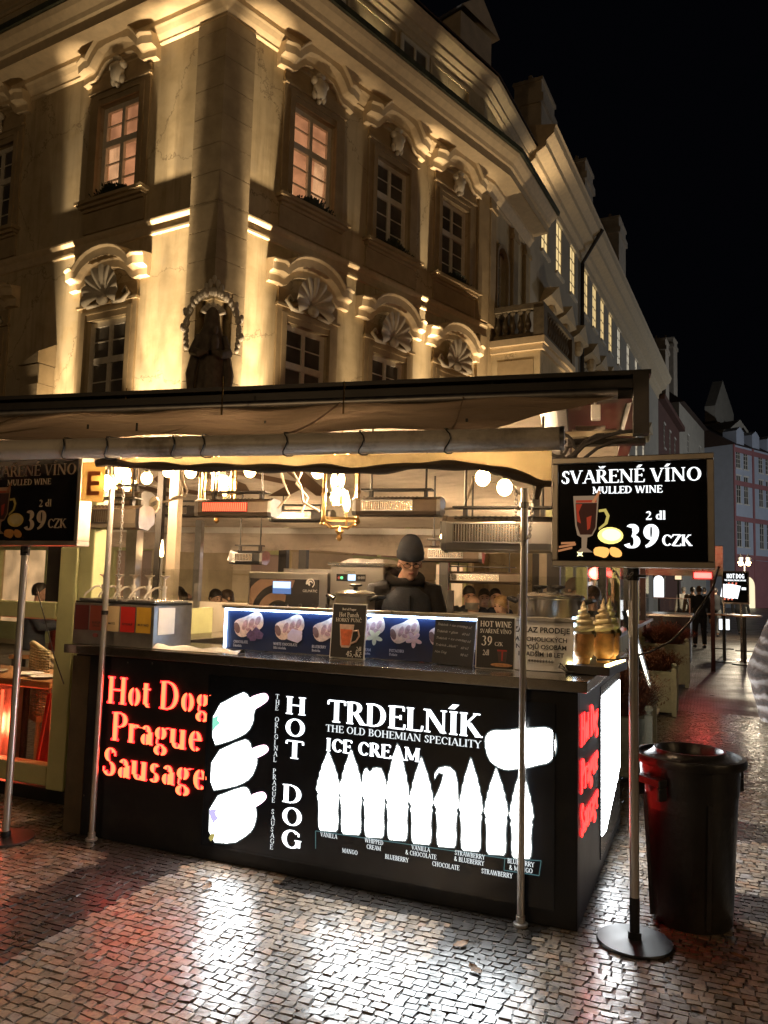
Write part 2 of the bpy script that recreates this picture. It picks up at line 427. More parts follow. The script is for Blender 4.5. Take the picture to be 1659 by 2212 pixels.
# ------------------------------------------------------------------ the square: one sheet to the horizon, laid granite setts near the stall
def ground_mat():
    m, t, bs = nt('wet_street_setts')
    co = t.nodes.new('ShaderNodeTexCoord')
    br = t.nodes.new('ShaderNodeTexBrick')
    br.inputs['Scale'].default_value = 1.0; br.inputs['Brick Width'].default_value = 0.085; br.inputs['Row Height'].default_value = 0.075
    br.inputs['Mortar Size'].default_value = 0.012; br.inputs['Mortar Smooth'].default_value = 0.6
    br.inputs['Color1'].default_value = (0.16, 0.115, 0.085, 1); br.inputs['Color2'].default_value = (0.09, 0.07, 0.055, 1); br.inputs['Mortar'].default_value = (0.015, 0.012, 0.01, 1)
    n0 = noise(t, 6, 3, 0.5, co.outputs['Object'])
    ad = t.nodes.new('ShaderNodeVectorMath'); ad.operation = 'MULTIPLY_ADD'; ad.inputs[1].default_value = (0.03, 0.03, 0.03)
    lk(t, n0.outputs['Color'], ad.inputs[0]); lk(t, co.outputs['Object'], ad.inputs[2])
    lk(t, ad.outputs[0], br.inputs['Vector'])
    n1 = noise(t, 0.5, 5, 0.6, co.outputs['Object'])
    k = ramp(t, n1.outputs['Fac'], [(0.35, (0.35, 0.35, 0.38)), (0.7, (1.15, 1.1, 1.0))])
    lk(t, mixc(t, 1.0, br.outputs['Color'], k.outputs[0], 'MULTIPLY'), bs.inputs['Base Color'])
    n2 = noise(t, 1.3, 4, 0.6, co.outputs['Object'])
    r = t.nodes.new('ShaderNodeMapRange'); r.inputs[1].default_value = 0.3; r.inputs[2].default_value = 0.7; r.inputs[3].default_value = 0.24; r.inputs[4].default_value = 0.55
    lk(t, n2.outputs['Fac'], r.inputs[0]); lk(t, r.outputs[0], bs.inputs['Roughness'])
    n3 = noise(t, 30, 3, 0.6, co.outputs['Object'])
    h = t.nodes.new('ShaderNodeMath'); h.operation = 'MULTIPLY_ADD'; h.inputs[1].default_value = 0.35
    lk(t, n3.outputs['Fac'], h.inputs[0])
    iv = t.nodes.new('ShaderNodeMath'); iv.operation = 'SUBTRACT'; iv.inputs[0].default_value = 1.0
    lk(t, br.outputs['Fac'], iv.inputs[1]); lk(t, iv.outputs[0], h.inputs[2])
    bump(t, bs, h.outputs[0], 0.8, 0.012)
    return m
def sett_mat():
    m, t, bs = nt('granite_sett')
    a = t.nodes.new('ShaderNodeAttribute'); a.attribute_name = 'tint'
    n = noise(t, 48, 5, 0.7)
    k = ramp(t, n.outputs['Fac'], [(0.28, (0.35, 0.33, 0.32)), (0.45, (0.85, 0.83, 0.8)), (0.72, (1.15, 1.12, 1.08))])
    c = mixc(t, 1.0, a.outputs['Color'], k.outputs[0], 'MULTIPLY')
    n4 = noise(t, 17, 3, 0.6)
    k4 = ramp(t, n4.outputs['Fac'], [(0.57, (0, 0, 0)), (0.66, (1, 1, 1))])
    c = mixc(t, k4.outputs[0], c, (0.035, 0.028, 0.024))
    lk(t, c, bs.inputs['Base Color'])
    n2 = noise(t, 5, 4, 0.65)
    r = t.nodes.new('ShaderNodeMapRange'); r.inputs[1].default_value = 0.3; r.inputs[2].default_value = 0.72; r.inputs[3].default_value = 0.22; r.inputs[4].default_value = 0.6
    lk(t, n2.outputs['Fac'], r.inputs[0]); lk(t, r.outputs[0], bs.inputs['Roughness'])
    bs.inputs['Specular IOR Level'].default_value = 0.5
    cr = t.nodes.new('ShaderNodeMapRange'); n6 = noise(t, 13, 4, 0.7); cr.inputs[1].default_value = 0.36; cr.inputs[2].default_value = 0.62; cr.inputs[3].default_value = 1.0; cr.inputs[4].default_value = 0.15
    lk(t, n6.outputs['Fac'], cr.inputs[0]); lk(t, cr.outputs[0], bs.inputs['Coat Weight']); bs.inputs['Coat Roughness'].default_value = 0.19; bs.inputs['Coat IOR'].default_value = 1.4
    n3 = noise(t, 60, 4, 0.65)
    n5 = noise(t, 22, 2, 0.5)
    h = t.nodes.new('ShaderNodeMath'); h.operation = 'MULTIPLY_ADD'; h.inputs[1].default_value = 0.35
    lk(t, n3.outputs['Fac'], h.inputs[0]); lk(t, n5.outputs['Fac'], h.inputs[2])
    bp = bump(t, bs, h.outputs[0], 0.32, 0.004); lk(t, bp.outputs[0], bs.inputs['Coat Normal'])
    return m
g = MB(); g.quad((-320, -320, 0), (320, -320, 0), (320, 320, 0), (-320, 320, 0))
gr = g.build('ground', ground_mat(), loc=(SO.x, SO.y, -0.0055), rot=(0, 0, SROT)); gr['kind'] = 'structure'

def sett_field():
    rs = np.random.RandomState(4)
    px, py = 0.054, 0.046
    cells = []
    y0, y1, x0, x1 = -2.1, 7.5, -4.6, 3.0
    j = 0
    y = y0
    while y < y1:
        row_off = rs.uniform(0, px)
        x = x0 + row_off
        while x < x1:
            w = px * rs.uniform(0.78, 1.22)
            cxx, cyy = x + w / 2, y + py / 2
            hide = (-3.15 < cxx < -0.1 and 0.12 < cyy) or (cyy > 1.0 and cxx < -0.2) or (cyy > 0.95 and cxx > 2.6) or (cyy < -1.2 and cxx > 1.6)
            if not hide: cells.append((cxx, cyy, w, py))
            x += w
        y += py
    N = len(cells)
    C = np.array(cells)
    G = 5
    u = np.array([-0.5, -0.475, 0.0, 0.475, 0.5])
    hz = np.array([0.0, 0.97, 1.0, 0.97, 0.0])
    gap = 0.006
    U, V = np.meshgrid(u, u, indexing='ij'); HZ = np.minimum.outer(hz, hz)
    rr = rs.uniform(-1, 1, (N, 4, 2)) * 0.007                       # corner jitter
    X = C[:, 0, None, None] + U * (C[:, 2, None, None] - gap); Y = C[:, 1, None, None] + V * (C[:, 3, None, None] - gap)
    bu, bv = U + .5, V + .5
    wts = [(1 - bu) * (1 - bv), bu * (1 - bv), bu * bv, (1 - bu) * bv]
    for q in range(4):
        X = X + wts[q] * rr[:, q, 0, None, None]; Y = Y + wts[q] * rr[:, q, 1, None, None]
    corner = (np.abs(U) > .49) & (np.abs(V) > .49)
    X = np.where(corner, C[:, 0, None, None] + (X - C[:, 0, None, None]) * 0.9, X); Y = np.where(corner, C[:, 1, None, None] + (Y - C[:, 1, None, None]) * 0.9, Y)
    Z = -0.008 + HZ * 0.008 + rs.uniform(-0.0022, 0.0015, (N, 1, 1)) * HZ + HZ * (rs.uniform(-1, 1, (N, 1, 1)) * U + rs.uniform(-1, 1, (N, 1, 1)) * V) * 0.0010 + rs.uniform(-1, 1, (N, G, G)) * 0.0004 * HZ
    vs = np.stack([X, Y, Z], -1).reshape(-1, 3)
    base = (np.arange(N) * G * G)[:, None]
    ii, jj = np.meshgrid(np.arange(G - 1), np.arange(G - 1), indexing='ij')
    a = (ii * G + jj).ravel()
    fq = np.stack([a, a + G, a + G + 1, a + 1], -1)
    fs = (base[:, :, None] + fq[None]).reshape(-1, 4)
    me = bpy.data.meshes.new('paving_setts')
    me.vertices.add(len(vs)); me.vertices.foreach_set('co', vs.ravel())
    me.loops.add(fs.size); me.loops.foreach_set('vertex_index', fs.ravel())
    me.polygons.add(len(fs)); me.polygons.foreach_set('loop_start', np.arange(len(fs)) * 4)
    me.update(calc_edges=True)
    me.polygons.foreach_set('use_smooth', [False] * len(fs))
    cols = np.ones((N, 4), np.float32)
    for i, (cx, cy_, w, h) in enumerate(cells):
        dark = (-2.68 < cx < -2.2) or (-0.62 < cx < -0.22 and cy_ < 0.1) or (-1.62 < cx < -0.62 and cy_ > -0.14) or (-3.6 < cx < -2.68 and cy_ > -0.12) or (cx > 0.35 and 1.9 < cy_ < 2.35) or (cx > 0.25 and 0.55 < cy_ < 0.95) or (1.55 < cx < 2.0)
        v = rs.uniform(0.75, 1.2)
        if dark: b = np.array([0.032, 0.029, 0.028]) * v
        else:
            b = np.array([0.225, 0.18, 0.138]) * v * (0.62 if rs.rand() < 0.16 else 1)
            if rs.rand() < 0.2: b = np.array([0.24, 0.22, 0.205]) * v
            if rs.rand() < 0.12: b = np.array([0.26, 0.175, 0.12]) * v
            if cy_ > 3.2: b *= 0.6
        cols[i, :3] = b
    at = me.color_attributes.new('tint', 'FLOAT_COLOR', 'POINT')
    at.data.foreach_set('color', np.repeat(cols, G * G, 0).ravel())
    o = bpy.data.objects.new('paving', me); COL.objects.link(o)
    me.materials.append(sett_mat())
    o.location = SO; o.rotation_euler = (0, 0, SROT); o['kind'] = 'structure'
sett_field()
# ------------------------------------------------------------------ the baroque corner house
BC = Vector((-3.55, 15.09, 0))
AZR, AZL, AZ2 = 42.0, -61.0, 27.5
def azd(a): return Vector((math.sin(rad(a)), math.cos(rad(a)), 0))
dR, dL, d2 = azd(AZR), azd(AZL), azd(AZ2)
RLEN, S2LEN = 9.6, 4.1
MR = Matrix.Rotation(math.atan2(dR.y, dR.x), 4, 'Z')
ML = Matrix.Rotation(math.atan2(-dL.y, -dL.x), 4, 'Z')
P1 = dR * RLEN
M2 = Matrix.Translation(P1) @ Matrix.Rotation(math.atan2(d2.y, d2.x), 4, 'Z')
PATH = [-(-dL * 16), Vector((0, 0, 0)), P1, P1 + d2 * S2LEN]
PATH[0] = dL * 16

def plaster_mat():
    m, t, bs = nt('ochre_plaster')
    co = t.nodes.new('ShaderNodeTexCoord').outputs['Object']
    n1 = noise(t, 1.2, 6, .65, co); base = ramp(t, n1.outputs['Fac'], [(.30, (.42, .335, .205)), (.5, (.54, .445, .285)), (.72, (.62, .52, .35))])
    mp = t.nodes.new('ShaderNodeMapping'); mp.inputs['Scale'].default_value = (5, 5, .35); lk(t, co, mp.inputs[0])
    n2 = noise(t, 1.0, 5, .65, mp.outputs[0]); st_ = ramp(t, n2.outputs['Fac'], [(.50, (0, 0, 0)), (.72, (.55, .55, .55))])
    c = mixc(t, st_.outputs[0], base.outputs[0], (.27, .205, .125))
    n3 = noise(t, .55, 4, .6, co); k3 = ramp(t, n3.outputs['Fac'], [(.55, (0, 0, 0)), (.60, (.5, .5, .5))]); c = mixc(t, k3.outputs[0], c, (.50, .43, .31))
    v = t.nodes.new('ShaderNodeTexVoronoi'); v.feature = 'DISTANCE_TO_EDGE'; v.inputs['Scale'].default_value = .42
    ad = t.nodes.new('ShaderNodeVectorMath'); ad.operation = 'MULTIPLY_ADD'; ad.inputs[1].default_value = (.9, .9, .9); n4 = noise(t, 1.6, 5, .7, co); lk(t, n4.outputs['Color'], ad.inputs[0]); lk(t, co, ad.inputs[2]); lk(t, ad.outputs[0], v.inputs['Vector'])
    cr = ramp(t, v.outputs['Distance'], [(0.0, (.75, .75, .75)), (.008, (0, 0, 0))]); c = mixc(t, cr.outputs[0], c, (.16, .12, .08))
    lk(t, c, bs.inputs['Base Color']); bs.inputs['Roughness'].default_value = .85; bs.inputs['Specular IOR Level'].default_value = .25
    n5 = noise(t, 2.4, 4, .5, co); bump(t, bs, n5.outputs['Fac'], .35, .014)
    return m
M['plaster'] = plaster_mat()
M['plaster2'] = mat('grey_ochre_trim', (0.40, 0.31, 0.19), 0.8, 0, 0.14, 3, 0.3, 12, 0.25)
M['quoin'] = mat('grey_quoin_stone', (0.40, 0.325, 0.215), 0.85, 0, 0.18, 2.5, 0.35, 16, 0.2)
M['stucco'] = mat('pale_stucco', (0.62, 0.50, 0.33), 0.7, 0, 0.10, 6, 0.2, 20, 0.3)
M['shell'] = mat('grey_shell_stucco', (0.62, 0.56, 0.45), 0.7, 0, 0.12, 9, 0.2, 25, 0.3)
M['garland'] = mat('pale_garland_stucco', (0.66, 0.60, 0.50), 0.6, 0, 0.12, 9, 0.2, 25)
M['copper'] = mat('green_copper', (0.055, 0.062, 0.04), 0.6, 0.2, 0.4, 5)
M['rooftile'] = mat('dark_roof_tiles', (0.06, 0.035, 0.025), 0.8, 0, 0.4, 9)
M['winframe'] = mat('white_window_paint', (0.74, 0.69, 0.59), 0.5, 0, 0.1, 9)
M['darkpane'] = mat('dark_window_glass', (0.12, 0.11, 0.095), 0.08, 0, 0.5, 0.8, spec=0.7)
M['statue'] = mat('dark_statue_stone', (0.16, 0.13, 0.10), 0.8, 0, 0.35, 6, 0.4, 30)
M['plant'] = mat('window_plant', (0.035, 0.045, 0.02), 0.8, 0, 0.5, 20)
def lit_room(name, col, s):
    m, t, bs = nt(name)
    n = noise(t, 2.2, 2, 0.5); r = ramp(t, n.outputs['Fac'], [(0.35, tuple(c * 0.55 for c in col)), (0.65, col)])
    lk(t, r.outputs[0], bs.inputs['Emission Color']); bs.inputs['Emission Strength'].default_value = s
    bs.inputs['Base Color'].default_value = (0.3, 0.2, 0.15, 1)
    return m
M['room'] = lit_room('lit_room', (1.0, 0.42, 0.20), 0.8)
M['curtain'] = lit_room('lit_curtain', (1.0, 0.52, 0.26), 1.2)

def sweep(mb, path, prof, z=0.0):
    n = len(path); vs = []; fs = []
    dirs = [(path[i + 1] - path[i]).normalized() for i in range(n - 1)]
    nor = [Vector((d.y, -d.x, 0)) for d in dirs]
    m = len(prof)
    for i, p in enumerate(path):
        if i == 0: o = nor[0]
        elif i == n - 1: o = nor[-1]
        else: o = (nor[i - 1] + nor[i]) / (1 + nor[i - 1].dot(nor[i]))
        for a, h in prof: vs.append(Vector((p.x + o.x * a, p.y + o.y * a, z + h)))
    for i in range(n - 1):
        for k in range(m - 1):
            fs.append((i * m + k, (i + 1) * m + k, (i + 1) * m + k + 1, i * m + k + 1))
    fs.append(tuple(range(m))); fs.append(tuple((n - 1) * m + k for k in range(m))[::-1])
    mb.add(vs, fs)
def wall_holes(mb, x0, x1, z0, z1, holes, depth=0.3, y=0.0):
    xs = sorted({x0, x1, *[h[0] for h in holes], *[h[1] for h in holes]}); zs = sorted({z0, z1, *[h[2] for h in holes], *[h[3] for h in holes]})
    for i in range(len(xs) - 1):
        for k in range(len(zs) - 1):
            cxm, czm = (xs[i] + xs[i + 1]) / 2, (zs[k] + zs[k + 1]) / 2
            if any(h[0] < cxm < h[1] and h[2] < czm < h[3] for h in holes): continue
            mb.quad((xs[i], y, zs[k]), (xs[i + 1], y, zs[k]), (xs[i + 1], y, zs[k + 1]), (xs[i], y, zs[k + 1]))
    for a, b, c, d in holes:
        mb.quad((a, y, c), (a, y, d), (a, y + depth, d), (a, y + depth, c)); mb.quad((b, y, d), (b, y, c), (b, y + depth, c), (b, y + depth, d))
        mb.quad((b, y, c), (a, y, c), (a, y + depth, c), (b, y + depth, c)); mb.quad((a, y, d), (b, y, d), (b, y + depth, d), (a, y + depth, d))

B = thing('corner_house', 'large ochre baroque corner house with floodlit walls and shell pediments behind the food stall', 'building', BC)
WR = [2.53, 5.30, 7.98]; WL = [-3.05, -7.4, -11.6]
UZ, LZ, WW, WH = 10.12, 5.0, 1.30, 2.28
def win_holes(cs): return [(c - WW / 2, c + WW / 2, z, z + WH) for c in cs for z in (UZ, LZ)]
NI = (4.70, 7.25, 0.40)
w = MB(MR); wall_holes(w, 0, RLEN, 0, 14.0, win_holes(WR) + [(0, NI[2], NI[0], NI[1])] + [(1.2, 2.3, 0.1, 3.0), (4.2, 6.4, 0.1, 3.1), (7.4, 9.0, 0.1, 3.1)], 0.3); w.build('wall', M['plaster'], B)
w = MB(ML); wall_holes(w, -16, 0, 0, 14.0, win_holes(WL) + [(-NI[2], 0, NI[0], NI[1])] + [(-2.6, -1.3, 0.1, 2.9), (-6.4, -3.8, 0.1, 3.0), (-11, -8.4, 0.1, 3.0)], 0.3); w.build('wall', M['plaster'], B)
w = MB(M2)
wall_holes(w, 0, S2LEN, 0, 14.0, [(0.9, 1.75, 9.9, 12.2)], 0.3)
w.quad((S2LEN, 0, 0), (S2LEN, 9, 0), (S2LEN, 9, 14), (S2LEN, 0, 14))
w.build('wall', M['plaster'], B)
# dark filling inside the building so that no hole shows the sky
f = MB(); 
f.add([MR @ Vector((0.6, 0.9, 0)), P1 + M2.to_3x3() @ Vector((3.9, 0.9, 0)), ML @ Vector((-15, 4, 0)), MR @ Vector((0.6, 0.9, 13.8)), P1 + M2.to_3x3() @ Vector((3.9, 0.9, 13.8)), ML @ Vector((-15, 4, 13.8))], [(0, 1, 4, 3), (2, 0, 3, 5)])
f.build('inner_wall', M['darkmetal'], B)
# niche at the corner
nv, nf = [], []
A0, B0 = ML @ Vector((-NI[2], 0, 0)), MR @ Vector((NI[2], 0, 0)); inw = (azd(AZR) + azd(AZL)).normalized()
K = 9
for z in (NI[0], NI[1] - 0.35):
    for i in range(K + 1):
        t = i / K; p = A0.lerp(B0, t) + inw * (0.42 * math.sin(math.pi * t)); nv.append((p.x, p.y, z))
nf = [(i, i + 1, K + 2 + i, K + 1 + i) for i in range(K)]
top = []
for i in range(K + 1):
    t = i / K; p = A0.lerp(B0, t); h = NI[1] - 0.35 + 0.40 * math.sin(math.pi * t)
    top.append((p.x, p.y, h))
n0 = len(nv); nv += top
nf += [(K + 1 + i, K + 2 + i, n0 + i + 1, n0 + i) for i in range(K)]
nf.append(tuple(range(K, -1, -1)))
MB().add(nv, nf).build('niche', M['quoin'], B, smooth=True)
# corner quoin blocks
q = MB(); z = 0.0
def lpoly(a, o, inner=0.0):
    e = (Vector((dR.y, -dR.x, 0)) + Vector((-dL.y, dL.x, 0))); nR, nL = Vector((dR.y, -dR.x, 0)), Vector((-dL.y, dL.x, 0))
    c = (nR + nL) / (1 + nR.dot(nL)) * o
    return [(-(-dL * a)).to_2d(), (dL * a + nL * o).to_2d(), c.to_2d(), (dR * a + nR * o).to_2d(), (dR * a).to_2d(), (0, 0)]
nR, nL, n2 = Vector((dR.y, -dR.x, 0)), Vector((-dL.y, dL.x, 0)), Vector((d2.y, -d2.x, 0))
nL = Vector((dL.y * -1, dL.x, 0)) if Vector((dL.y * -1, dL.x, 0)).dot(-BC) > 0 else Vector((dL.y, -dL.x, 0))
def lp(a, o):
    c = (nR + nL) / (1 + nR.dot(nL)) * o
    return [tuple(v.to_2d()) for v in (dL * a, dL * a + nL * o, c, dR * a + nR * o, dR * a, Vector((0, 0, 0)))]
while z < 13.3:
    z1 = min(z + 0.62, 13.3)
    if NI[0] - 0.3 < (z + z1) / 2 < NI[1] + 0.1:
        for d_, n_ in ((dL, nL), (dR, nR)):
            poly = [tuple(v.to_2d()) for v in (d_ * NI[2], d_ * NI[2] + n_ * 0.085, d_ * 0.70 + n_ * 0.085, d_ * 0.70)]
            if d_ is dL: poly = poly[::-1]
            q.prism_z(poly, z + 0.008, z1 - 0.008); 
    else:
        q.prism_z(lp(0.70, 0.085), z + 0.008, z1 - 0.008)
    z = z1
q.prism_z(lp(0.68, 0.07), 0, NI[0] - .35); q.prism_z(lp(0.68, 0.07), NI[1] + .12, 13.29)
q.build('quoin', M['quoin'], B)
# string course and main cornice
sc = MB(); sweep(sc, PATH[:3], [(0, 8.93), (0.045, 8.95), (0.045, 9.0), (0.02, 9.02), (0.02, 9.16), (0.06, 9.20), (0.085, 9.24), (0.085, 9.28), (0, 9.34)]); sc.build('string_course', M['stucco'], B)
cn = MB(); sweep(cn, PATH, [(0, 13.30), (0.06, 13.33), (0.06, 13.38), (0.14, 13.46), (0.20, 13.56), (0.24, 13.60), (0.24, 13.72), (0.72, 13.76), (0.74, 13.74), (0.74, 13.98), (0.80, 14.00), (0.84, 14.10), (0.98, 14.22), (1.04, 14.32), (1.04, 14.36), (0.3, 14.5), (-0.4, 14.5)]); cn.build('cornice', M['stucco'], B)
gt = MB(); sweep(gt, PATH, [(1.06, 14.33), (1.12, 14.33), (1.14, 14.46), (1.0, 14.50), (0.3, 14.62), (0.3, 14.52), (1.0, 14.40)]); gt.build('gutter', M['copper'], B)
# attic storey
ASET = -0.15
at_ = MB(); sweep(at_, PATH, [(ASET, 14.4), (ASET, 16.9), (ASET - 0.5, 16.9)]); at_.build('attic_wall', M['plaster'], B)
ac = MB(); sweep(ac, PATH, [(ASET, 16.45), (ASET + 0.1, 16.5), (ASET + 0.1, 16.58), (ASET + 0.22, 16.66), (ASET + 0.22, 16.75), (ASET + 0.42, 16.9), (ASET + 0.46, 17.0), (ASET, 17.06)]); ac.build('attic_cornice', M['stucco'], B)
rf = MB(); sweep(rf, PATH, [(ASET + 0.5, 17.03), (ASET + 0.5, 17.10), (-3.2, 19.6), (-5.0, 20.2), (-5.0, 17.03)]); rf.build('roof', M['rooftile'], B)
# attic panels and windows
def attic_bay(Mx, x):
    p = MB(Mx); p.box(x - 0.5, x + 0.5, -ASET - 0.03, -ASET, 14.9, 16.2)
    aw = p.build('attic_window', M['darkpane'], B)
    fr = MB(Mx)
    for a, b, c, d in ((x - 0.6, x - 0.48, 14.85, 16.3), (x + 0.48, x + 0.6, 14.85, 16.3), (x - 0.48, x + 0.48, 16.18, 16.3), (x - 0.48, x + 0.48, 14.85, 14.95), (x - 0.03, x + 0.03, 14.95, 16.18), (x - 0.48, x + 0.48, 15.6, 15.65)): fr.box(a, b, -ASET - 0.07, -ASET - 0.032, c, d)
    fr.build('frame', M['winframe'], aw)
def attic_panel(Mx, x, wd=1.0):
    p = MB(Mx)
    for a, b, c, d in ((x - wd, x + wd, 16.22, 16.3), (x - wd, x + wd, 14.66, 14.74), (x - wd, x - wd + .08, 14.74, 16.22), (x + wd - .08, x + wd, 14.74, 16.22)): p.box(a, b, -ASET - 0.04, -ASET + 0.01, c, d)
    p.build('attic_panel', M['stucco'], B)
for x in (1.2, 4.55, 7.85): attic_panel(MR, x, 0.95)
for x in (2.9, 6.2): attic_bay(MR, x)
for x in (-4.6,): attic_bay(ML, x)
for x in (-2.2, -7): attic_panel(ML, x, 1.2)
# windows -------------------------------------------------------------
def mould_path(pts, prof, mb, Mx):                          # sweep a stepped moulding (out, up) along an x-z line on the wall; out grows towards the street
    vs, fs = [], []
    m = len(prof); n = len(pts)
    for i, (x, z, o) in enumerate(pts):
        a = pts[max(0, i - 1)]; b = pts[min(n - 1, i + 1)]
        dx, dz = b[0] - a[0], b[1] - a[1]; q = math.hypot(dx, dz) or 1
        nx, nz = -dz / q, dx / q
        nx *= 0.55
        for out, up in prof: vs.append((x + nx * up, -(out * o), z + nz * up))
    for i in range(n - 1):
        for k in range(m - 1): fs.append((i * m + k, i * m + k + 1, (i + 1) * m + k + 1, (i + 1) * m + k))
    fs.append(tuple(range(m))[::-1]); fs.append(tuple((n - 1) * m + k for k in range(m)))
    mb.M = Mx; mb.add(vs, fs)
MPROF = [(0.0, 0.0), (0.13, 0.015), (0.13, 0.17), (0.15, 0.20), (0.29, 0.23), (0.31, 0.40), (0.37, 0.44), (0.37, 0.47), (0.0, 0.52)]
def ped_low(c):
    p = []
    for x, z, o in ((-1.22, 8.02, 0.75), (-0.98, 8.03, 1.0), (-0.84, 8.0, 1.0)): p.append((c + x, z, o))
    for i in range(1, 12):
        t = math.pi * (1 - i / 12); p.append((c + 0.74 * math.cos(t), 7.96 + 0.42 * math.sin(t), 1.0))
    for x, z, o in ((0.84, 8.0, 1.0), (0.98, 8.03, 1.0), (1.22, 8.02, 0.75)): p.append((c + x, z, o))
    return p
def ped_up(c):
    p = []
    for x, z in ((-1.16, 12.98), (-0.92, 13.0), (-0.78, 13.0), (-0.66, 13.08), (-0.54, 13.24), (-0.42, 13.34), (-0.2, 13.38), (0.2, 13.38), (0.42, 13.34), (0.54, 13.24), (0.66, 13.08), (0.78, 13.0), (0.92, 13.0), (1.16, 12.98)): p.append((c + x, z, 1.15 if abs(x) < 1.1 else 0.95))
    return p
SHELL = None
def shell_mesh(Mx, c, z0, h, par):
    s = MB(Mx); nr = 9
    vs, fs = [], []
    n = 54; rows = 6
    for r in range(rows + 1):
        q = r / rows
        for i in range(n + 1):
            a = rad(-28 + 236 * i / n)
            rib = abs(math.sin(math.pi * nr * i / n))
            R = h * 0.58 * q * (1 + 0.07 * rib * q)
            out = 0.12 + 0.14 * math.sin(q * 2.0) + 0.07 * rib * q
            x = c + R * math.cos(a); zz = z0 + h * 0.30 + R * math.sin(a) * 1.12
            vs.append((x, -out, zz))
    for r in range(rows):
        for i in range(n):
            a = r * (n + 1) + i; fs.append((a, a + 1, a + n + 2, a + n + 1))
    s.add(vs, fs)
    s.ball((c, -0.2, z0 + h * 0.16), (h * 0.16, 0.1, h * 0.14), 10, 6)
    for sg in (-1, 1):
        s.tube([(c + sg * h * 0.25, -0.1, z0 + 0.1), (c + sg * h * 0.6, -0.12, z0 + 0.08), (c + sg * h * 0.78, -0.1, z0 + 0.22), (c + sg * h * 0.66, -0.1, z0 + 0.36), (c + sg * h * 0.56, -0.1, z0 + 0.26)], [0.05, 0.06, 0.05, 0.04, 0.03], 6)
    return s.build('shell_ornament', M['shell'], par, smooth='all')
def mask_mesh(Mx, c, z0, h, par):                           # cartouche above the upper windows
    s = MB(Mx)
    s.ball((c, -0.16, z0 + h * 0.5), (h * 0.30, 0.13, h * 0.42), 12, 8)
    for sg in (-1, 1):
        s.ball((c + sg * h * 0.27, -0.15, z0 + h * 0.72), (h * 0.13, 0.1, h * 0.16), 8, 6); s.ball((c + sg * h * 0.22, -0.13, z0 + h * 0.22), (h * 0.11, 0.08, h * 0.2), 8, 6)
    s.ball((c, -0.17, z0 + h * 0.98), (h * 0.2, 0.1, h * 0.1), 8, 6); s.ball((c, -0.14, z0 + 0.02), (h * 0.08, 0.08, h * 0.12), 8, 6)
    return s.build('cartouche', M['shell'], par, smooth='all')
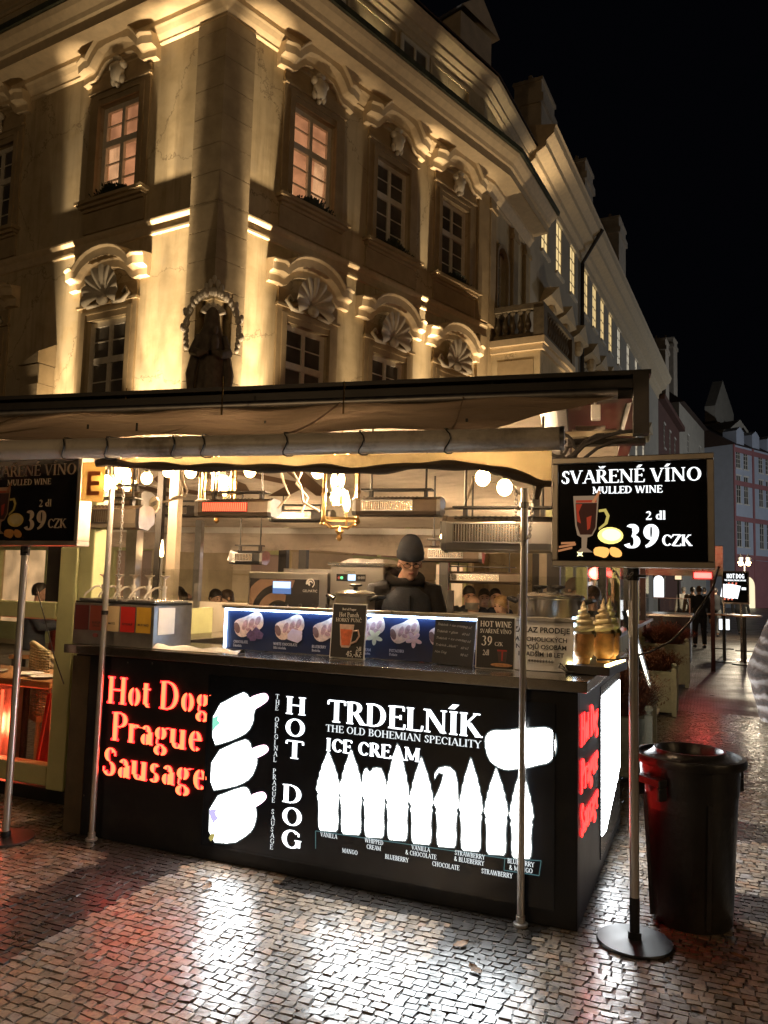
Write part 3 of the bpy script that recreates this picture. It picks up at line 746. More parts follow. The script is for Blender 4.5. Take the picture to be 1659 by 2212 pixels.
def window(Mx, c, z0, upper, lit):
    ww, wh = WW / 2, WH
    s = MB(Mx)
    sw = 0.30 if upper else 0.27
    zt = z0 + wh
    for a, b, cc, d in ((c - ww - sw, c - ww, z0 - 0.05, zt + 0.30), (c + ww, c + ww + sw, z0 - 0.05, zt + 0.30), (c - ww, c + ww, zt, zt + 0.30)): s.box(a, b, -0.055, 0.02, cc, d)
    for a, b, cc, d in ((c - ww - 0.14, c - ww - 0.004, z0 - 0.05, zt + 0.14), (c + ww + 0.004, c + ww + 0.14, z0 - 0.05, zt + 0.14), (c - ww - 0.14, c + ww + 0.14, zt + 0.14, zt + 0.19)): s.box(a, b, -0.085, -0.053, cc, d)
    s.box(c - ww - sw - 0.03, c + ww + sw + 0.03, -0.11, 0.02, zt + 0.301, zt + 0.36)
    if upper: s.box(c - 0.95, c + 0.95, -0.05, 0.02, zt + 0.361, 13.2)
    else: s.box(c - 0.9, c + 0.9, -0.05, 0.02, zt + 0.361, 8.0)
    sur = s.build('window', M['plaster2'], B)
    # frame with transom and glazing bars
    f = MB(Mx); y0, y1 = 0.10, 0.17
    tr = z0 + wh * 0.60
    f.box(c - ww, c - ww + 0.12, y0, y1, z0, zt); f.box(c + ww - 0.12, c + ww, y0, y1, z0, zt); f.box(c - ww + .12, c + ww - .12, y0, y1, z0, z0 + 0.12); f.box(c - ww + .12, c + ww - .12, y0, y1, zt - 0.12, zt)
    f.box(c - ww + .12, c + ww - .12, y0 - 0.02, y1, tr - 0.075, tr + 0.075)
    f.box(c - 0.055, c + 0.055, y0 - 0.01, y1, z0 + .12, tr - 0.075); f.box(c - 0.045, c + 0.045, y0 - 0.01, y1, tr + 0.075, zt - .12)
    for sg in (-1, 1):
        xa, xb = (c - ww + 0.12, c - 0.055) if sg < 0 else (c + 0.055, c + ww - 0.12)
        for k in (1, 2):
            zz = z0 + 0.08 + (tr - 0.06 - z0 - 0.08) * k / 3
            f.box(xa, xb, y0 + 0.02, y1 - 0.01, zz - 0.014, zz + 0.014)
        zz = (tr + 0.06 + zt - 0.07) / 2
        f.box(xa, xb, y0 + 0.02, y1 - 0.01, zz - 0.014, zz + 0.014)
    f.build('frame', M['winframe'], sur)
    if lit:
        p = MB(Mx); p.box(c - ww - .5, c + ww + .5, 0.62, 0.66, z0 - .2, zt + 1.2); p.build('lit_room', M['room'], sur)
        cu = MB(Mx)
        for x0_, x1_, zb in ((c - ww + 0.02, c - 0.22, z0), (c + 0.3, c + ww - 0.02, z0)):
            n = 14; vs = []
            for i in range(n + 1):
                x = x0_ + (x1_ - x0_) * i / n; y = 0.36 + 0.035 * math.sin(i * 1.9)
                vs += [(x, y, zb), (x + (0.10 if x0_ < c else -0.10) * (-1), y, tr + 0.3)]
            cu.add(vs, [(2 * i, 2 * i + 2, 2 * i + 3, 2 * i + 1) for i in range(n)])
        cu.build('curtain', M['curtain'], sur, smooth='all')
        g_ = MB(Mx); g_.box(c - ww + .02, c + ww - .02, 0.128, 0.134, z0 + .02, zt - .02); g_.build('pane', M['pane'], sur)
    else:
        p = MB(Mx); p.box(c - ww + .01, c + ww - .01, 0.135, 0.15, z0 + .01, zt - .01); p.build('pane', M['darkpane'], sur)
        cu = MB(Mx)
    # sill
    s2 = MB(Mx)
    s2.box(c - 1.06, c + 1.06, -0.26, 0.02, z0 - 0.13, z0 - 0.052); s2.box(c - 1.0, c + 1.0, -0.18, 0.02, z0 - 0.20, z0 - 0.132); s2.box(c - 0.95, c + 0.95, -0.10, 0.02, z0 - 0.27, z0 - 0.202)
    s2.build('sill', M['plaster2'], sur)
    if upper:
        ap = MB(Mx); ap.box(c - 0.96, c + 0.96, -0.05, 0.01, 9.36, z0 - 0.272); ap.build('apron', M['plaster2'], sur)
    pd = MB(); mould_path(ped_up(c) if upper else ped_low(c), MPROF, pd, Mx)
    pd.build('pediment', M['stucco'], sur)
    if upper:
        cv = MB(Mx)
        cv.box(c - 0.62, c + 0.62, -0.50, -0.1, 13.86, 13.96)
        cv.build('flashing', M['copper'], sur)
        mask_mesh(Mx, c, 12.66, 0.62, sur)
    else: shell_mesh(Mx, c, 7.50, 0.92, sur)
    return sur
for Mx, cs in ((MR, WR), (ML, WL)):
    for c in cs:
        window(Mx, c, UZ, True, (Mx is MR and c == WR[0]) or (Mx is ML and c == WL[0]))
        window(Mx, c, LZ, False, False)
# bay behind the balcony: arched door, pilasters
ar = MB(M2)
pts = [(0.78, 9.9), (0.78, 11.75)] + [(1.325 - 0.545 * math.cos(t * math.pi / 10), 11.75 + 0.5 * math.sin(t * math.pi / 10)) for t in range(1, 10)] + [(1.87, 11.75), (1.87, 9.9)]
for i in range(len(pts) - 1): ar.bar((pts[i][0], -0.03, pts[i][1]), (pts[i + 1][0], -0.03, pts[i + 1][1]), 0.12, 0.13, (0, 1, 0))
ad = ar.build('balcony_door', M['plaster2'], B)
p = MB(M2); p.box(0.9, 1.75, 0.2, 0.22, 9.9, 12.2); p.build('pane', M['darkpane'], ad)
p = MB(M2)
for x in (0.9, 1.29, 1.70): p.box(x, x + 0.06, 0.14, 0.19, 9.9, 12.2)
for z in (10.5, 11.1, 11.7): p.box(0.96, 1.70, 0.15, 0.185, z, z + 0.04)
p.build('frame', M['winframe'], ad)
for x in (-0.0, 2.2, 3.55):
    p = MB(M2); p.box(x + 0.02, x + 0.5, -0.12, 0.01, 9.35, 13.28); p.box(x - 0.03, x + 0.55, -0.17, 0.01, 12.9, 13.05); p.build('pilaster', M['plaster2'], B)
p = MB(MR); p.box(RLEN - 0.55, RLEN - 0.02, -0.10, 0.01, 9.36, 13.28); p.box(RLEN - 0.55, RLEN - 0.02, -0.10, 0.01, 0, 8.9); p.build('pilaster', M['plaster2'], B)
# projecting bay and balcony
BY = 1.5
bay = MB(M2); bay.box(0.55, 3.9, -BY, 0.0, 0.0, 8.55); by_ = bay.build('bay', M['plaster'], B)
sl = MB(M2); sl.box(0.35, 4.1, -BY - 0.18, 0.0, 8.72, 8.92); sl.box(0.45, 4.0, -BY - 0.10, 0.0, 8.551, 8.718); sl.build('cornice', M['stucco'], by_)
pn = MB(M2); pn.box(0.53, 0.552, -BY + .2, -.2, 5.0, 8.3); pn.build('panel', M['plaster2'], by_)
bl = MB(M2)
bl.box(0.38, 4.08, -BY - 0.14, -BY + 0.12, 9.78, 9.94); bl.box(0.38, 0.66, -BY + 0.121, -0.12, 9.78, 9.94)
bl.box(0.36, 0.74, -BY - 0.16, -BY + 0.16, 8.922, 9.778); bl.box(3.72, 4.1, -BY - 0.16, -BY + 0.16, 8.922, 9.778)
bl.box(0.745, 3.715, -BY - 0.12, -BY + 0.10, 8.922, 9.06); bl.box(0.40, 0.64, -BY + 0.165, -0.12, 8.922, 9.06)
M['balcstone'] = mat('dark_balcony_stone', (.15, .125, .085), .85, 0, .3, 5)
balc = bl.build('balcony', M['balcstone'], B)
bp = [(0.05, 0), (0.085, 0.04), (0.05, 0.1), (0.1, 0.24), (0.09, 0.34), (0.045, 0.5), (0.04, 0.6), (0.08, 0.66), (0.08, 0.71)]
for i in range(5):
    b = MB(M2); b.lathe(bp, 10, (0.52, -BY + 0.36 + i * 0.235, 9.062)); b.build('baluster', M['balcstone'], balc, smooth=True)
for i in range(11):
    b = MB(M2); b.lathe(bp, 10, (0.98 + i * 0.25, -BY - 0.01, 9.062)); b.build('baluster', M['balcstone'], balc, smooth=True)
# ground floor: joints, shopfronts with warm interiors, framed menus
gf = MB(MR)
for zz in (0.6, 1.15, 1.7, 2.25, 2.8, 3.35, 3.9):
    for a, b in ((0.0, 1.2), (2.3, 4.2), (6.4, 7.4), (9.0, RLEN)):
        if zz > 3.1: continue
        gf.box(a + 0.01, b - 0.01, -0.05, 0.012, zz - 0.53, zz - 0.015)
gf.box(0, RLEN, -0.12, 0.012, 3.42, 3.62)
gf.build('rusticated_base', M['cream'], B)
gl_ = MB(ML)
for zz in (0.6, 1.15, 1.7, 2.25, 2.8):
    for a, b in ((-1.3, 0.0), (-3.8, -2.6), (-8.4, -6.4)): gl_.box(a + 0.01, b - 0.01, -0.05, 0.012, zz - 0.53, zz - 0.015)
gl_.box(-16, 0, -0.12, 0.012, 3.42, 3.62)
gl_.build('rusticated_base', M['cream'], B)
M['shopglow'] = lit_room('shop_interior', (1.0, 0.60, 0.30), 0.9)
M['olive'] = mat('pale_green_paint', (0.50, 0.52, 0.27), 0.45, 0, 0.08, 6)
def shop(Mx, x0, x1, z1, m_):
    s = MB(Mx); s.box(x0, x1, 0.26, 0.29, 0.1, z1); so = s.build('shop_window', m_, B)
    fr = MB(Mx)
    n = max(1, round((x1 - x0) / 0.9))
    for i in range(n + 1):
        xx = x0 + (x1 - x0 - 0.07) * i / n
        fr.box(xx, xx + 0.07, 0.08, 0.16, 0.1, z1)
    fr.box(x0, x1, 0.07, 0.17, 2.15, 2.25); fr.box(x0, x1, 0.07, 0.17, 0.1, 0.5)
    fr.build('frame', M['olive'], so)
M['shopdim'] = lit_room('dim_interior', (0.9, 0.55, 0.33), 0.10)
shop(MR, 1.2, 2.3, 3.0, M['shopdim']); shop(MR, 4.2, 6.4, 3.1, M['shopdim']); shop(MR, 7.4, 9.0, 3.1, M['shopglow'])
shop(ML, -2.6, -1.3, 2.9, M['shopdim']); shop(ML, -6.4, -3.8, 3.0, M['shopglow']); shop(ML, -11, -8.4, 3.0, M['shopdim'])
# buttress-like stub of an older wall at the left
st = MB(ML)
for i in range(6): st.box(-5.35 - 0.02 * (i % 2), -4.72, -0.45 + 0.02 * (i % 3), 0.01, 3.6 + i * 0.46, 4.05 + i * 0.46)
st.add([(-5.4, -0.47, 6.37), (-4.7, -0.47, 6.62), (-4.7, 0.0, 6.9), (-5.4, 0.0, 6.6), (-5.4, -0.47, 6.36), (-4.7, -0.47, 6.36), (-4.7, 0, 6.36), (-5.4, 0, 6.36)], [(0, 1, 2, 3), (0, 4, 5, 1), (1, 5, 6, 2), (0, 3, 7, 4)])
st.build('stone_stub', M['quoin'], B)
# roof chimneys
def chimney(par, Mx, x, y, z0, z1, wx, wy, name='chimney'):
    c = MB(Mx)
    c.box(x, x + wx, y, y + wy, z0, z1); c.box(x - 0.1, x + wx + .1, y - .1, y + wy + .1, z1 - 0.9, z1 - 0.55); c.box(x - 0.06, x + wx + .06, y - .06, y + wy + .06, z1 + .001, z1 + 0.14)
    for k in range(3): c.cyl((x + wx * (k + .5) / 3, y + wy / 2, z1 + .14), (x + wx * (k + .5) / 3, y + wy / 2, z1 + 0.5), 0.12, 0.1, 10)
    return c.build(name, M['chim'], par)
M['chim'] = mat('chimney_plaster', (0.50, 0.42, 0.32), 0.85, 0, 0.15, 3, 0.3)
dm = MB(MR); dm.box(9.3, 11.0, 0.9, 3.2, 17.0, 19.6); dm.add([(9.1, 0.7, 19.6), (11.2, 0.7, 19.6), (11.2, 3.4, 19.6), (9.1, 3.4, 19.6), (10.15, 0.7, 20.5), (10.15, 3.4, 20.5)], [(0, 1, 4), (2, 3, 5), (1, 2, 5, 4), (3, 0, 4, 5)]); dm.build('dormer', M['chim'], B)
chimney(B, MR, 7.3, 2.4, 18.2, 20.9, 1.3, 0.8)

# statue in the niche ------------------------------------------------
def robed_statue():
    o = thing('niche_statue', 'dark weathered stone statue of a robed figure in the corner niche', 'statue', BC + (-inw) * 0.16 + Vector((0, 0, 4.62)), math.atan2(-inw.y, -inw.x) + rad(90))
    s = MB()
    rings = []
    for z, rx, ry, cx_, fold in ((0, .40, .33, 0, .05), (.25, .37, .31, 0, .06), (.7, .31, .27, .02, .05), (1.1, .27, .23, .03, .035), (1.4, .30, .22, .02, .03), (1.62, .27, .19, 0, .02), (1.74, .16, .14, 0, .01), (1.80, .085, .09, 0, 0), (1.86, .08, .085, 0, 0)):
        rings.append([(cx_ + rx * math.cos(a) * (1 + fold / .3 * math.sin(7 * a + z * 2) * .5), ry * math.sin(a) * (1 + fold / .3 * math.sin(9 * a) * .4), z) for a in [2 * math.pi * k / 40 for k in range(40)]])
    s.loft(rings)
    s.ball((0.0, -0.03, 1.98), (.105, .125, .15), 14, 10)
    s.ball((0.0, 0.03, 2.02), (.14, .14, .16), 14, 10)
    s.loft([[(0.0 + .15 * math.cos(a), .03 + .13 * math.sin(a), z) for a in [2 * math.pi * k / 16 for k in range(16)]] for z in (1.72, 1.9, 2.0)])
    s.loft([[(rx * math.cos(a) * (1 + .05 * math.sin(6 * a)), .04 + ry * math.sin(a), z) for a in [2 * math.pi * k / 30 for k in range(30)]] for z, rx, ry in ((1.40, .36, .20), (1.62, .30, .19), (1.80, .20, .17), (1.95, .175, .165), (2.07, .15, .15), (2.15, .08, .09), (2.17, .02, .02))])
    for sg in (-1, 1):
        s.tube([(sg * .27, 0, 1.6), (sg * .40, -.08, 1.3), (sg * .25, -.30, 1.22), (sg * .05, -.34, 1.28)], [.10, .11, .08, .05], 10)
        s.tube([(sg * .34, .02, 1.35), (sg * .44, -.02, .9), (sg * .40, 0, .3)], [.10, .12, .05], 8)
    s.ball((.10, -.30, 1.42), (.10, .10, .17), 10, 8); s.ball((.10, -.33, 1.66), (.07, .08, .09), 10, 8)
    s.build('figure', M['statue'], o, smooth=True); o.scale = (.84, .92, 1.10)
    pd = MB(); pd.lathe([(.36, -.35), (.46, -.30), (.40, -.22), (.44, -.08), (.50, -.04), (.48, 0)], 20); pd.build('pedestal', M['statue'], o, smooth=True)
    return o
robed_statue()
# stucco garland round the niche
gm = MB()
right = Vector((inw.y, -inw.x, 0))
def nich(u, z, o): return tuple((right * u + (-inw) * o + Vector((0, 0, z))))
rs2 = random.Random(3)
for i in range(46):
    t = -0.30 + (math.pi + 0.60) * i / 45
    u, z = 0.52 * math.cos(t), 6.62 + 0.72 * math.sin(t) * (1.0 if math.sin(t) > 0 else 1.9)
    rr = 0.045 + 0.03 * rs2.random()
    gm.ball(nich(u, z, 0.06 - 0.28 * (u / 0.5) ** 2 * 0.5 + 0.06), (rr, rr, rr * 1.4), 7, 5)
    if i % 5 == 2: gm.ball(nich(u * 1.13, z + 0.04, 0.02), (0.05, 0.05, 0.09), 7, 5)
for k in range(5): gm.ball(nich((k - 2) * 0.075, 7.42 + 0.09 * (2 - abs(k - 2)), 0.10), (0.05, 0.05, 0.10), 8, 6)
for k in range(7):
    a = rad(20 + 140 * k / 6); gm.tube([nich(0, 6.89, 0.0), nich(0.26 * math.cos(a), 6.89 + 0.24 * math.sin(a), 0.03)], [0.02, 0.05], 7)
gm.build('niche_garland', M['garland'], B, smooth='all')

# window-box plants ----------------------------------------------------
def window_plant(Mx, c, z0, label):
    r = random.Random(int(c * 100) + 900)
    o = tag(MB().add([(0, 0, 0), (0, 0, 0), (0, 0, 0)], []).build('x', M['plant']), label, 'plant') if False else None
    p = MB(Mx)
    for i in range(260):
        x = c + r.gauss(0, 0.26); y = -0.10 + r.uniform(-0.09, 0.09); h = r.uniform(0.10, 0.30) * max(0.35, 1 - abs(x - c) * 1.2); a = r.uniform(-0.09, 0.09); b = r.uniform(-.08, .06); wd = 0.014
        p.add([(x - wd, y, z0 - 0.05), (x + wd, y, z0 - 0.05), (x + a + wd * .6, y + b, z0 - .05 + h), (x + a - wd * .6, y + b, z0 - .05 + h)], [(0, 1, 2, 3)])
        p.add([(x + a - .03, y + b, z0 - .05 + h * .8), (x + a, y + b - .025, z0 - .04 + h), (x + a + .03, y + b, z0 - .05 + h * .85), (x + a, y + b + .02, z0 - .05 + h * .7)], [(0, 1, 2, 3)])
    ob = p.build('window_plant', M['plant'], loc=BC)
    tag(ob, label, 'plant', 'dark plants on the upper window sills')
window_plant(ML, WL[0], UZ, 'dark bushy plant on the sill of the lit upper window left of the corner')
window_plant(MR, WR[0], UZ, 'dark plant on the sill of the lit upper window just right of the corner')
window_plant(MR, WR[1], UZ, 'dark plant on the middle sill of the right wall, below an unlit window')
window_plant(MR, WR[2], UZ, 'dark plant on the sill of the unlit upper window nearest the balcony')

# floodlights ----------------------------------------------------------
WARM = (1.0, 0.73, 0.43)
flood0 = None
def floodlight(Mx, x, z, off, power, ang, tilt, label, col=WARM, lean=0.0, blend=0.6, size=0.04):
    global flood0
    o = thing('floodlight', label, 'lamp', BC + Mx @ Vector((x, -off, z)), 0, 'floodlights washing the ochre house')
    R3 = Mx.to_3x3()
    b = MB(R3.to_4x4()); b.box(-0.09, 0.09, -0.07, 0.07, -0.26, -0.10); b.box(-0.012, 0.012, -0.012, 0.012, -0.45, -0.262); b.build('housing', M['darkmetal'], o)
    l = lamp('flood_lamp', 'SPOT', (0, 0, 0), power, col, size, o, spot_size=rad(ang), spot_blend=blend)
    aim(l, R3 @ Vector((lean, math.sin(rad(tilt)), math.cos(rad(tilt)))))
    return o
fl = [(ML, -1.55, 'floodlight washing the wall strip left of the corner quoins'), (ML, -4.35, 'floodlight left of the left lower window beside the old stone stub'), (MR, 1.05, 'floodlight washing the wall just right of the corner quoins'), (MR, 6.64, 'floodlight between the two right windows of the right wall')]
def bank(Mx, xs, label, k=1.0, hi=1.0):
    """one fixture with several narrow heads aimed at different heights of the same wall strip"""
    off = 0.62
    o = thing('floodlight', label, 'lamp', BC + Mx @ Vector((sum(xs) / len(xs), -off, 3.9)), 0, 'floodlights washing the ochre house')
    R3 = Mx.to_3x3(); xm = sum(xs) / len(xs)
    for x in xs:
        b = MB(R3.to_4x4()); b.box(x - xm - .09, x - xm + .09, -.07, .07, -.26, -.10); b.box(x - xm - .012, x - xm + .012, -.012, .012, -.45, -.262); b.build('housing', M['darkmetal'], o)
        for zt, ang, P in ((5.9, 28, 1400 * k), (7.6, 16, 2900 * k), (9.0, 11, 3200 * k), (11.6, 10.5, 8500 * k * hi), (7.8, 44, 900 * k)):
            l = lamp('flood_lamp', 'SPOT', R3 @ Vector((x - xm, 0, 0)), P / len(xs) ** .5, WARM, .05, o, spot_size=rad(ang), spot_blend=.75)
            aim(l, R3 @ Vector((0, off, zt - 3.9)))
bank(ML, (-1.72, -1.02), fl[0][2], 1.0, 1.1)
bank(ML, (-4.30,), fl[1][2], .6, .9)
bank(MR, (0.98,), fl[2][2], .9, .7)
bank(MR, (6.64,), fl[3][2], .5, 1.3)
bank(MR, (3.92,), 'dim floodlight between the first two windows of the right wall', .18, .5)
bank(MR, (9.15,), 'dim floodlight beside the pilaster near the balcony bay', .22, .5)
bank(ML, (-9.5,), 'floodlight far along the left wall', .3, .8)
floodlight(M2, -0.5, 4.6, 0.9, 900, 80, 0, 'floodlight under the balcony washing the side of the bay', lean=0.22, blend=1.0)
floodlight(M2, 4.3, 5.2, 2.2, 300, 60, 10, 'floodlight at the far side of the balcony bay')
WHT = (1.0, 0.78, 0.45)
for Mx, x, lb, pw in ((MR, 4.55, 'bright floodlight on the cornice washing the middle attic panel', 45), (MR, 7.95, 'bright floodlight on the cornice washing the attic panel near the balcony', 45), (M2, 0.9, 'floodlight on the cornice washing the last attic panel', 40)):
    floodlight(Mx, x, 15.12, 0.03, pw, 75, 3, lb, col=WHT)
# ambient fill on the front, from unseen lamp posts added behind the viewer
def added_lamp_post(x, y, h, power, label):
    o = thing('lamp_post', label, 'street lamp', (x, y, 0), 0, 'added lamp posts behind the viewer')
    p = MB(); p.lathe([(0.22, 0), (0.22, 0.3), (0.12, 0.5), (0.08, 1.2), (0.06, h - 0.3), (0.09, h - 0.2), (0.16, h - 0.15)], 14); p.build('post', M['darkmetal'], o, smooth=True)
    l = MB(); l.lathe([(0.12, h - 0.15), (0.24, h + 0.05), (0.2, h + 0.35), (0.05, h + 0.45)], 12); l.build('lantern', M['bulb'], o, smooth=True)
    lamp('lamp_light', 'POINT', (0, 0, h + 0.9), power, (1.0, 0.66, 0.34), 0.3, o)
added_lamp_post(-13, -12, 6.5, 1350, 'unseen tall lamp post added behind the viewer on the left for ambient light')
added_lamp_post(14, -9, 6.5, 1000, 'unseen tall lamp post added behind the viewer on the right for ambient light')
# ------------------------------------------------------------------ houses further up the street
def house_frame(P, az): 
    d = azd(az); return Matrix.Translation(P) @ Matrix.Rotation(math.atan2(d.y, d.x), 4, 'Z')
def hit_t(px, py, P, az):
    d = azd(az); n = Vector((d.y, -d.x, 0)); q = on_plane(px, py, P, n)
    return (q - P).dot(d), q.z
M['grey_plaster'] = mat('grey_beige_plaster', (0.40, 0.36, 0.29), 0.85, 0, 0.12, 1.5, 0.2)
M['red_plaster'] = mat('dull_red_plaster', (0.12, 0.055, 0.04), 0.85, 0, 0.15, 1.5)
M['blue_white'] = mat('cool_white_plaster', (0.46, 0.50, 0.58), 0.8, 0, 0.06, 1.5)
M['pink'] = mat('pink_trim', (0.36, 0.15, 0.15), 0.8, 0, 0.1, 1.5)
M['yellowwin'] = glow('floodlit_pane_glow', (1.0, 0.72, 0.32), 0.95)  # pane emission stands in for the floodlit window reveals
M['palewin'] = glow('pale_pane_glow', (0.95, 0.85, 0.66), 0.62)
def street_house(name, label, P, az, L, H, wallm, rows, roof_h=2.5, eave=0.6, win=(0.9, 1.9), cols=None, winm=None, trim=None, depth=9.0, cat='building'):
    o = thing(name, label, cat, P)
    Mx = Matrix.Rotation(math.atan2(azd(az).y, azd(az).x), 4, 'Z')
    holes = [(c - win[0] / 2, c + win[0] / 2, z, z + hh) for z, hh in rows for c in cols]
    w = MB(Mx); wall_holes(w, 0, L, 0, H, holes, 0.25)
    w.quad((0, 0, 0), (0, 0, H), (0, depth, H), (0, depth, 0)); w.quad((L, 0, H), (L, 0, 0), (L, depth, 0), (L, depth, H)); w.quad((0, depth, 0), (0, depth, H), (L, depth, H), (L, depth, 0))
    wo = w.build('wall', wallm, o)
    for i, (z, hh) in enumerate(rows):
        for j, c in enumerate(cols):
            p = MB(Mx); p.box(c - win[0] / 2, c + win[0] / 2, 0.05, 0.08, z, z + hh)
            mm = winm(i, j) if winm else M['darkpane']
            po = p.build('window', mm, o)
            f = MB(Mx)
            for a, b in ((c - win[0] / 2, c - win[0] / 2 + 0.06), (c - 0.03, c + 0.03), (c + win[0] / 2 - 0.06, c + win[0] / 2)): f.box(a, b, 0.02, 0.045, z, z + hh)
            for k in range(1, 4): f.box(c - win[0] / 2 + .06, c + win[0] / 2 - .06, 0.025, 0.045, z + hh * k / 4 - .025, z + hh * k / 4 + .025)
            f.box(c - win[0] / 2 - 0.12, c + win[0] / 2 + 0.12, -0.09, 0.005, z - 0.12, z - 0.003)
            f.box(c - win[0] / 2 - 0.10, c + win[0] / 2 + 0.10, -0.06, 0.005, z + hh + 0.003, z + hh + 0.14)
            f.build('frame', M['winframe'], po)
    r = MB(Mx)
    r.add([(-0.1, -eave, H), (L + 0.1, -eave, H), (L + .1, depth / 2, H + roof_h), (-.1, depth / 2, H + roof_h), (-.1, depth + eave, H), (L + .1, depth + eave, H)], [(0, 1, 2, 3), (3, 2, 5, 4), (0, 3, 4), (1, 5, 2), (0, 4, 5, 1)])
    r.build('roof', M['rooftile'], o)
    return o, Mx
# long white house that joins the corner house
AZ3 = 26.6
P3 = BC + P1 + d2 * S2LEN
t3 = lambda px, py: hit_t(px, py, P3, AZ3)
L3 = t3(1424, 1200)[0]
c3 = [2.3, 4.5, 6.9, 9.6, 11.6, 13.6, 15.8, 18.4, 21.6, 24.8, 27.8]
c3 = [c for c in c3 if c < L3 - 1]
M['paneglow'] = M['yellowwin']
o3, Mx3 = street_house('terraced_house', 'long pale house with a row of yellow floodlit top windows running up the street', P3, AZ3, L3, 17.0, M['grey_plaster'], [(14.1, 2.1), (9.4, 2.2), (5.2, 2.2)], 3.2, 0.2, (0.95, 1.9), c3, lambda i, j: M['yellowwin'] if i == 0 and j < 7 else M['palewin'] if i == 0 or (i == 1 and j > 6) else M['darkpane'])
e = MB(Mx3); 
def strip(mb, x0, x1, prof):
    n = len(prof)
    mb.add([(x0, -a, z) for a, z in prof] + [(x1, -a, z) for a, z in prof], [(k, n + k, n + k + 1, k + 1) for k in range(n - 1)] + [tuple(range(n)), tuple(range(2 * n - 1, n - 1, -1))])
strip(e, 0.0, L3, [(0, 16.2), (0.08, 16.25), (0.08, 16.5), (0.25, 16.62), (0.28, 16.8), (0.62, 17.0), (0.64, 17.2), (0.9, 17.4), (0.95, 17.62), (1.0, 17.7), (0.0, 17.9)])
e.build('cornice', M['stucco'], o3)
for c in c3:
    pe = MB(Mx3)
    pe.add([(c - 0.8, -0.0, 11.9), (c + 0.8, 0, 11.9), (c + 0.95, -0.5, 12.1), (c - 0.95, -0.5, 12.1), (c, -0.55, 12.75), (c, 0, 12.8)], [(0, 1, 2, 3), (3, 2, 4), (0, 3, 4, 5), (2, 1, 5, 4)])
    pe.ball((c, -0.25, 11.75), (0.28, 0.22, 0.35), 8, 6)
    pe.build('pediment', M['stucco'], o3)
dp = MB(Mx3); dp.tube([(8.3, -1.0, 17.5), (8.3, -0.12, 16.1), (8.3, -0.10, 0)], 0.09, 8); dp.build('downpipe', M['darkmetal'], o3)
chimney(o3, Mx3, 2.6, .25, 17.0, 21.3, 2.0, 1.1); chimney(o3, Mx3, 10.6, .25, 17, 22.2, 1.8, 1.0); chimney(o3, Mx3, 20.0, .25, 17, 23.6, 2.4, 1.2)
floodlight(Mx3, 1.2, 13.0, 0.45, 0.001, 50, 6, 'floodlight on the long pale house', blend=0.8).location = P3 + Mx3 @ Vector((1.0, -0.55, 15.0))
for o_ in [x for x in bpy.data.objects if x.type == 'LIGHT' and x.parent and x.parent.get('label') == 'floodlight on the long pale house']: o_.data.energy = 150; o_.data.spot_size = rad(110)
# red-brown house
P4 = P3 + azd(AZ3) * L3
AZ4 = 27.5
L4 = hit_t(1470, 1200, P4, AZ4)[0]
o4, Mx4 = street_house('terraced_house', 'narrow dark red house between the long pale house and the grey house', P4, AZ4, L4, 16.5, M['red_plaster'], [(13, 1.9), (9, 2.0), (5.2, 2.2)], 3, 0.4, (0.95, 1.9), [L4 * .25, L4 * .5, L4 * .75])
chimney(o4, Mx4, L4 * 0.5, .3, 16.0, 23.0, 2.2, 1.6)
dp = MB(Mx4); dp.box(0, L4, -0.5, 0.0, 16.2, 16.6); dp.build('cornice', M['red_plaster'], o4)
# grey house, then the gabled baroque front
P5 = P4 + azd(AZ4) * L4
L5 = hit_t(1549, 1200, P5, 31)[0]
o5, Mx5 = street_house('terraced_house', 'plain grey house with a sloping roof edge left of the gabled front', P5, 31, L5, 19, M['grey_plaster'], [(14.5, 2.2), (10, 2.2), (5.5, 2.2)], 4, 0.5, (1.0, 2.2), [L5 * .2, L5 * .5, L5 * .8])
chimney(o5, Mx5, L5 * 0.25, 1.5, 20.5, 27.0, 2.0, 1.6)
P6 = P5 + azd(31) * L5
L6 = hit_t(1590, 1200, P6, 38)[0]
z6 = lambda px, py: hit_t(px, py, P6, 38)[1]
HT6 = z6(1570, 930)
o6, Mx6 = street_house('gabled_house', 'tall grey gabled baroque house front with small stucco figures', P6, 38, L6, HT6, M['grey_plaster'], [(HT6 * .82, 2.4), (HT6 * .58, 3.6), (HT6 * .33, 3.2)], 1.0, 0.3, (1.3, 2.4), [L6 * .3, L6 * .7])
gb = MB(Mx6); gb.prism([(0.1, HT6 + .3), (L6 - .1, HT6 + .3), (L6 - .1, z6(1589, 898)), (L6 * .92, z6(1589, 890)), (L6 * .42, z6(1566, 826)), (0.1, z6(1551, 880))], 0.0, 1.2); gb.build('gable', M['grey_plaster'], o6)
for zz in (HT6 * .53, HT6 * .78, HT6 + .1):
    b = MB(Mx6); b.box(-0.05, L6 + 0.05, -0.45, 0.005, zz - 0.3, zz); b.build('cornice', M['stucco'], o6)
for k in range(3):
    b = MB(Mx6); c = L6 * (0.2 + 0.3 * k); b.add([(c - 1.1, 0, HT6 * .535), (c + 1.1, 0, HT6 * .535), (c, 0, HT6 * .535 + 2.0), (c - 1.1, -.35, HT6 * .535), (c + 1.1, -.35, HT6 * .535), (c, -.35, HT6 * .535 + 2.0)], [(3, 4, 5), (0, 2, 5, 3), (2, 1, 4, 5), (0, 3, 4, 1)]); b.build('pediment', M['stucco'], o6)
b = MB(Mx6); b.ball((L6 * .25, -0.3, HT6 * .30), (.6, .4, 1.4), 10, 8); b.ball((L6 * .25, -0.3, HT6 * .30 + 1.7), (.4, .4, .45), 10, 8); b.build('stucco_figure', M['statue'], o6, smooth=True)
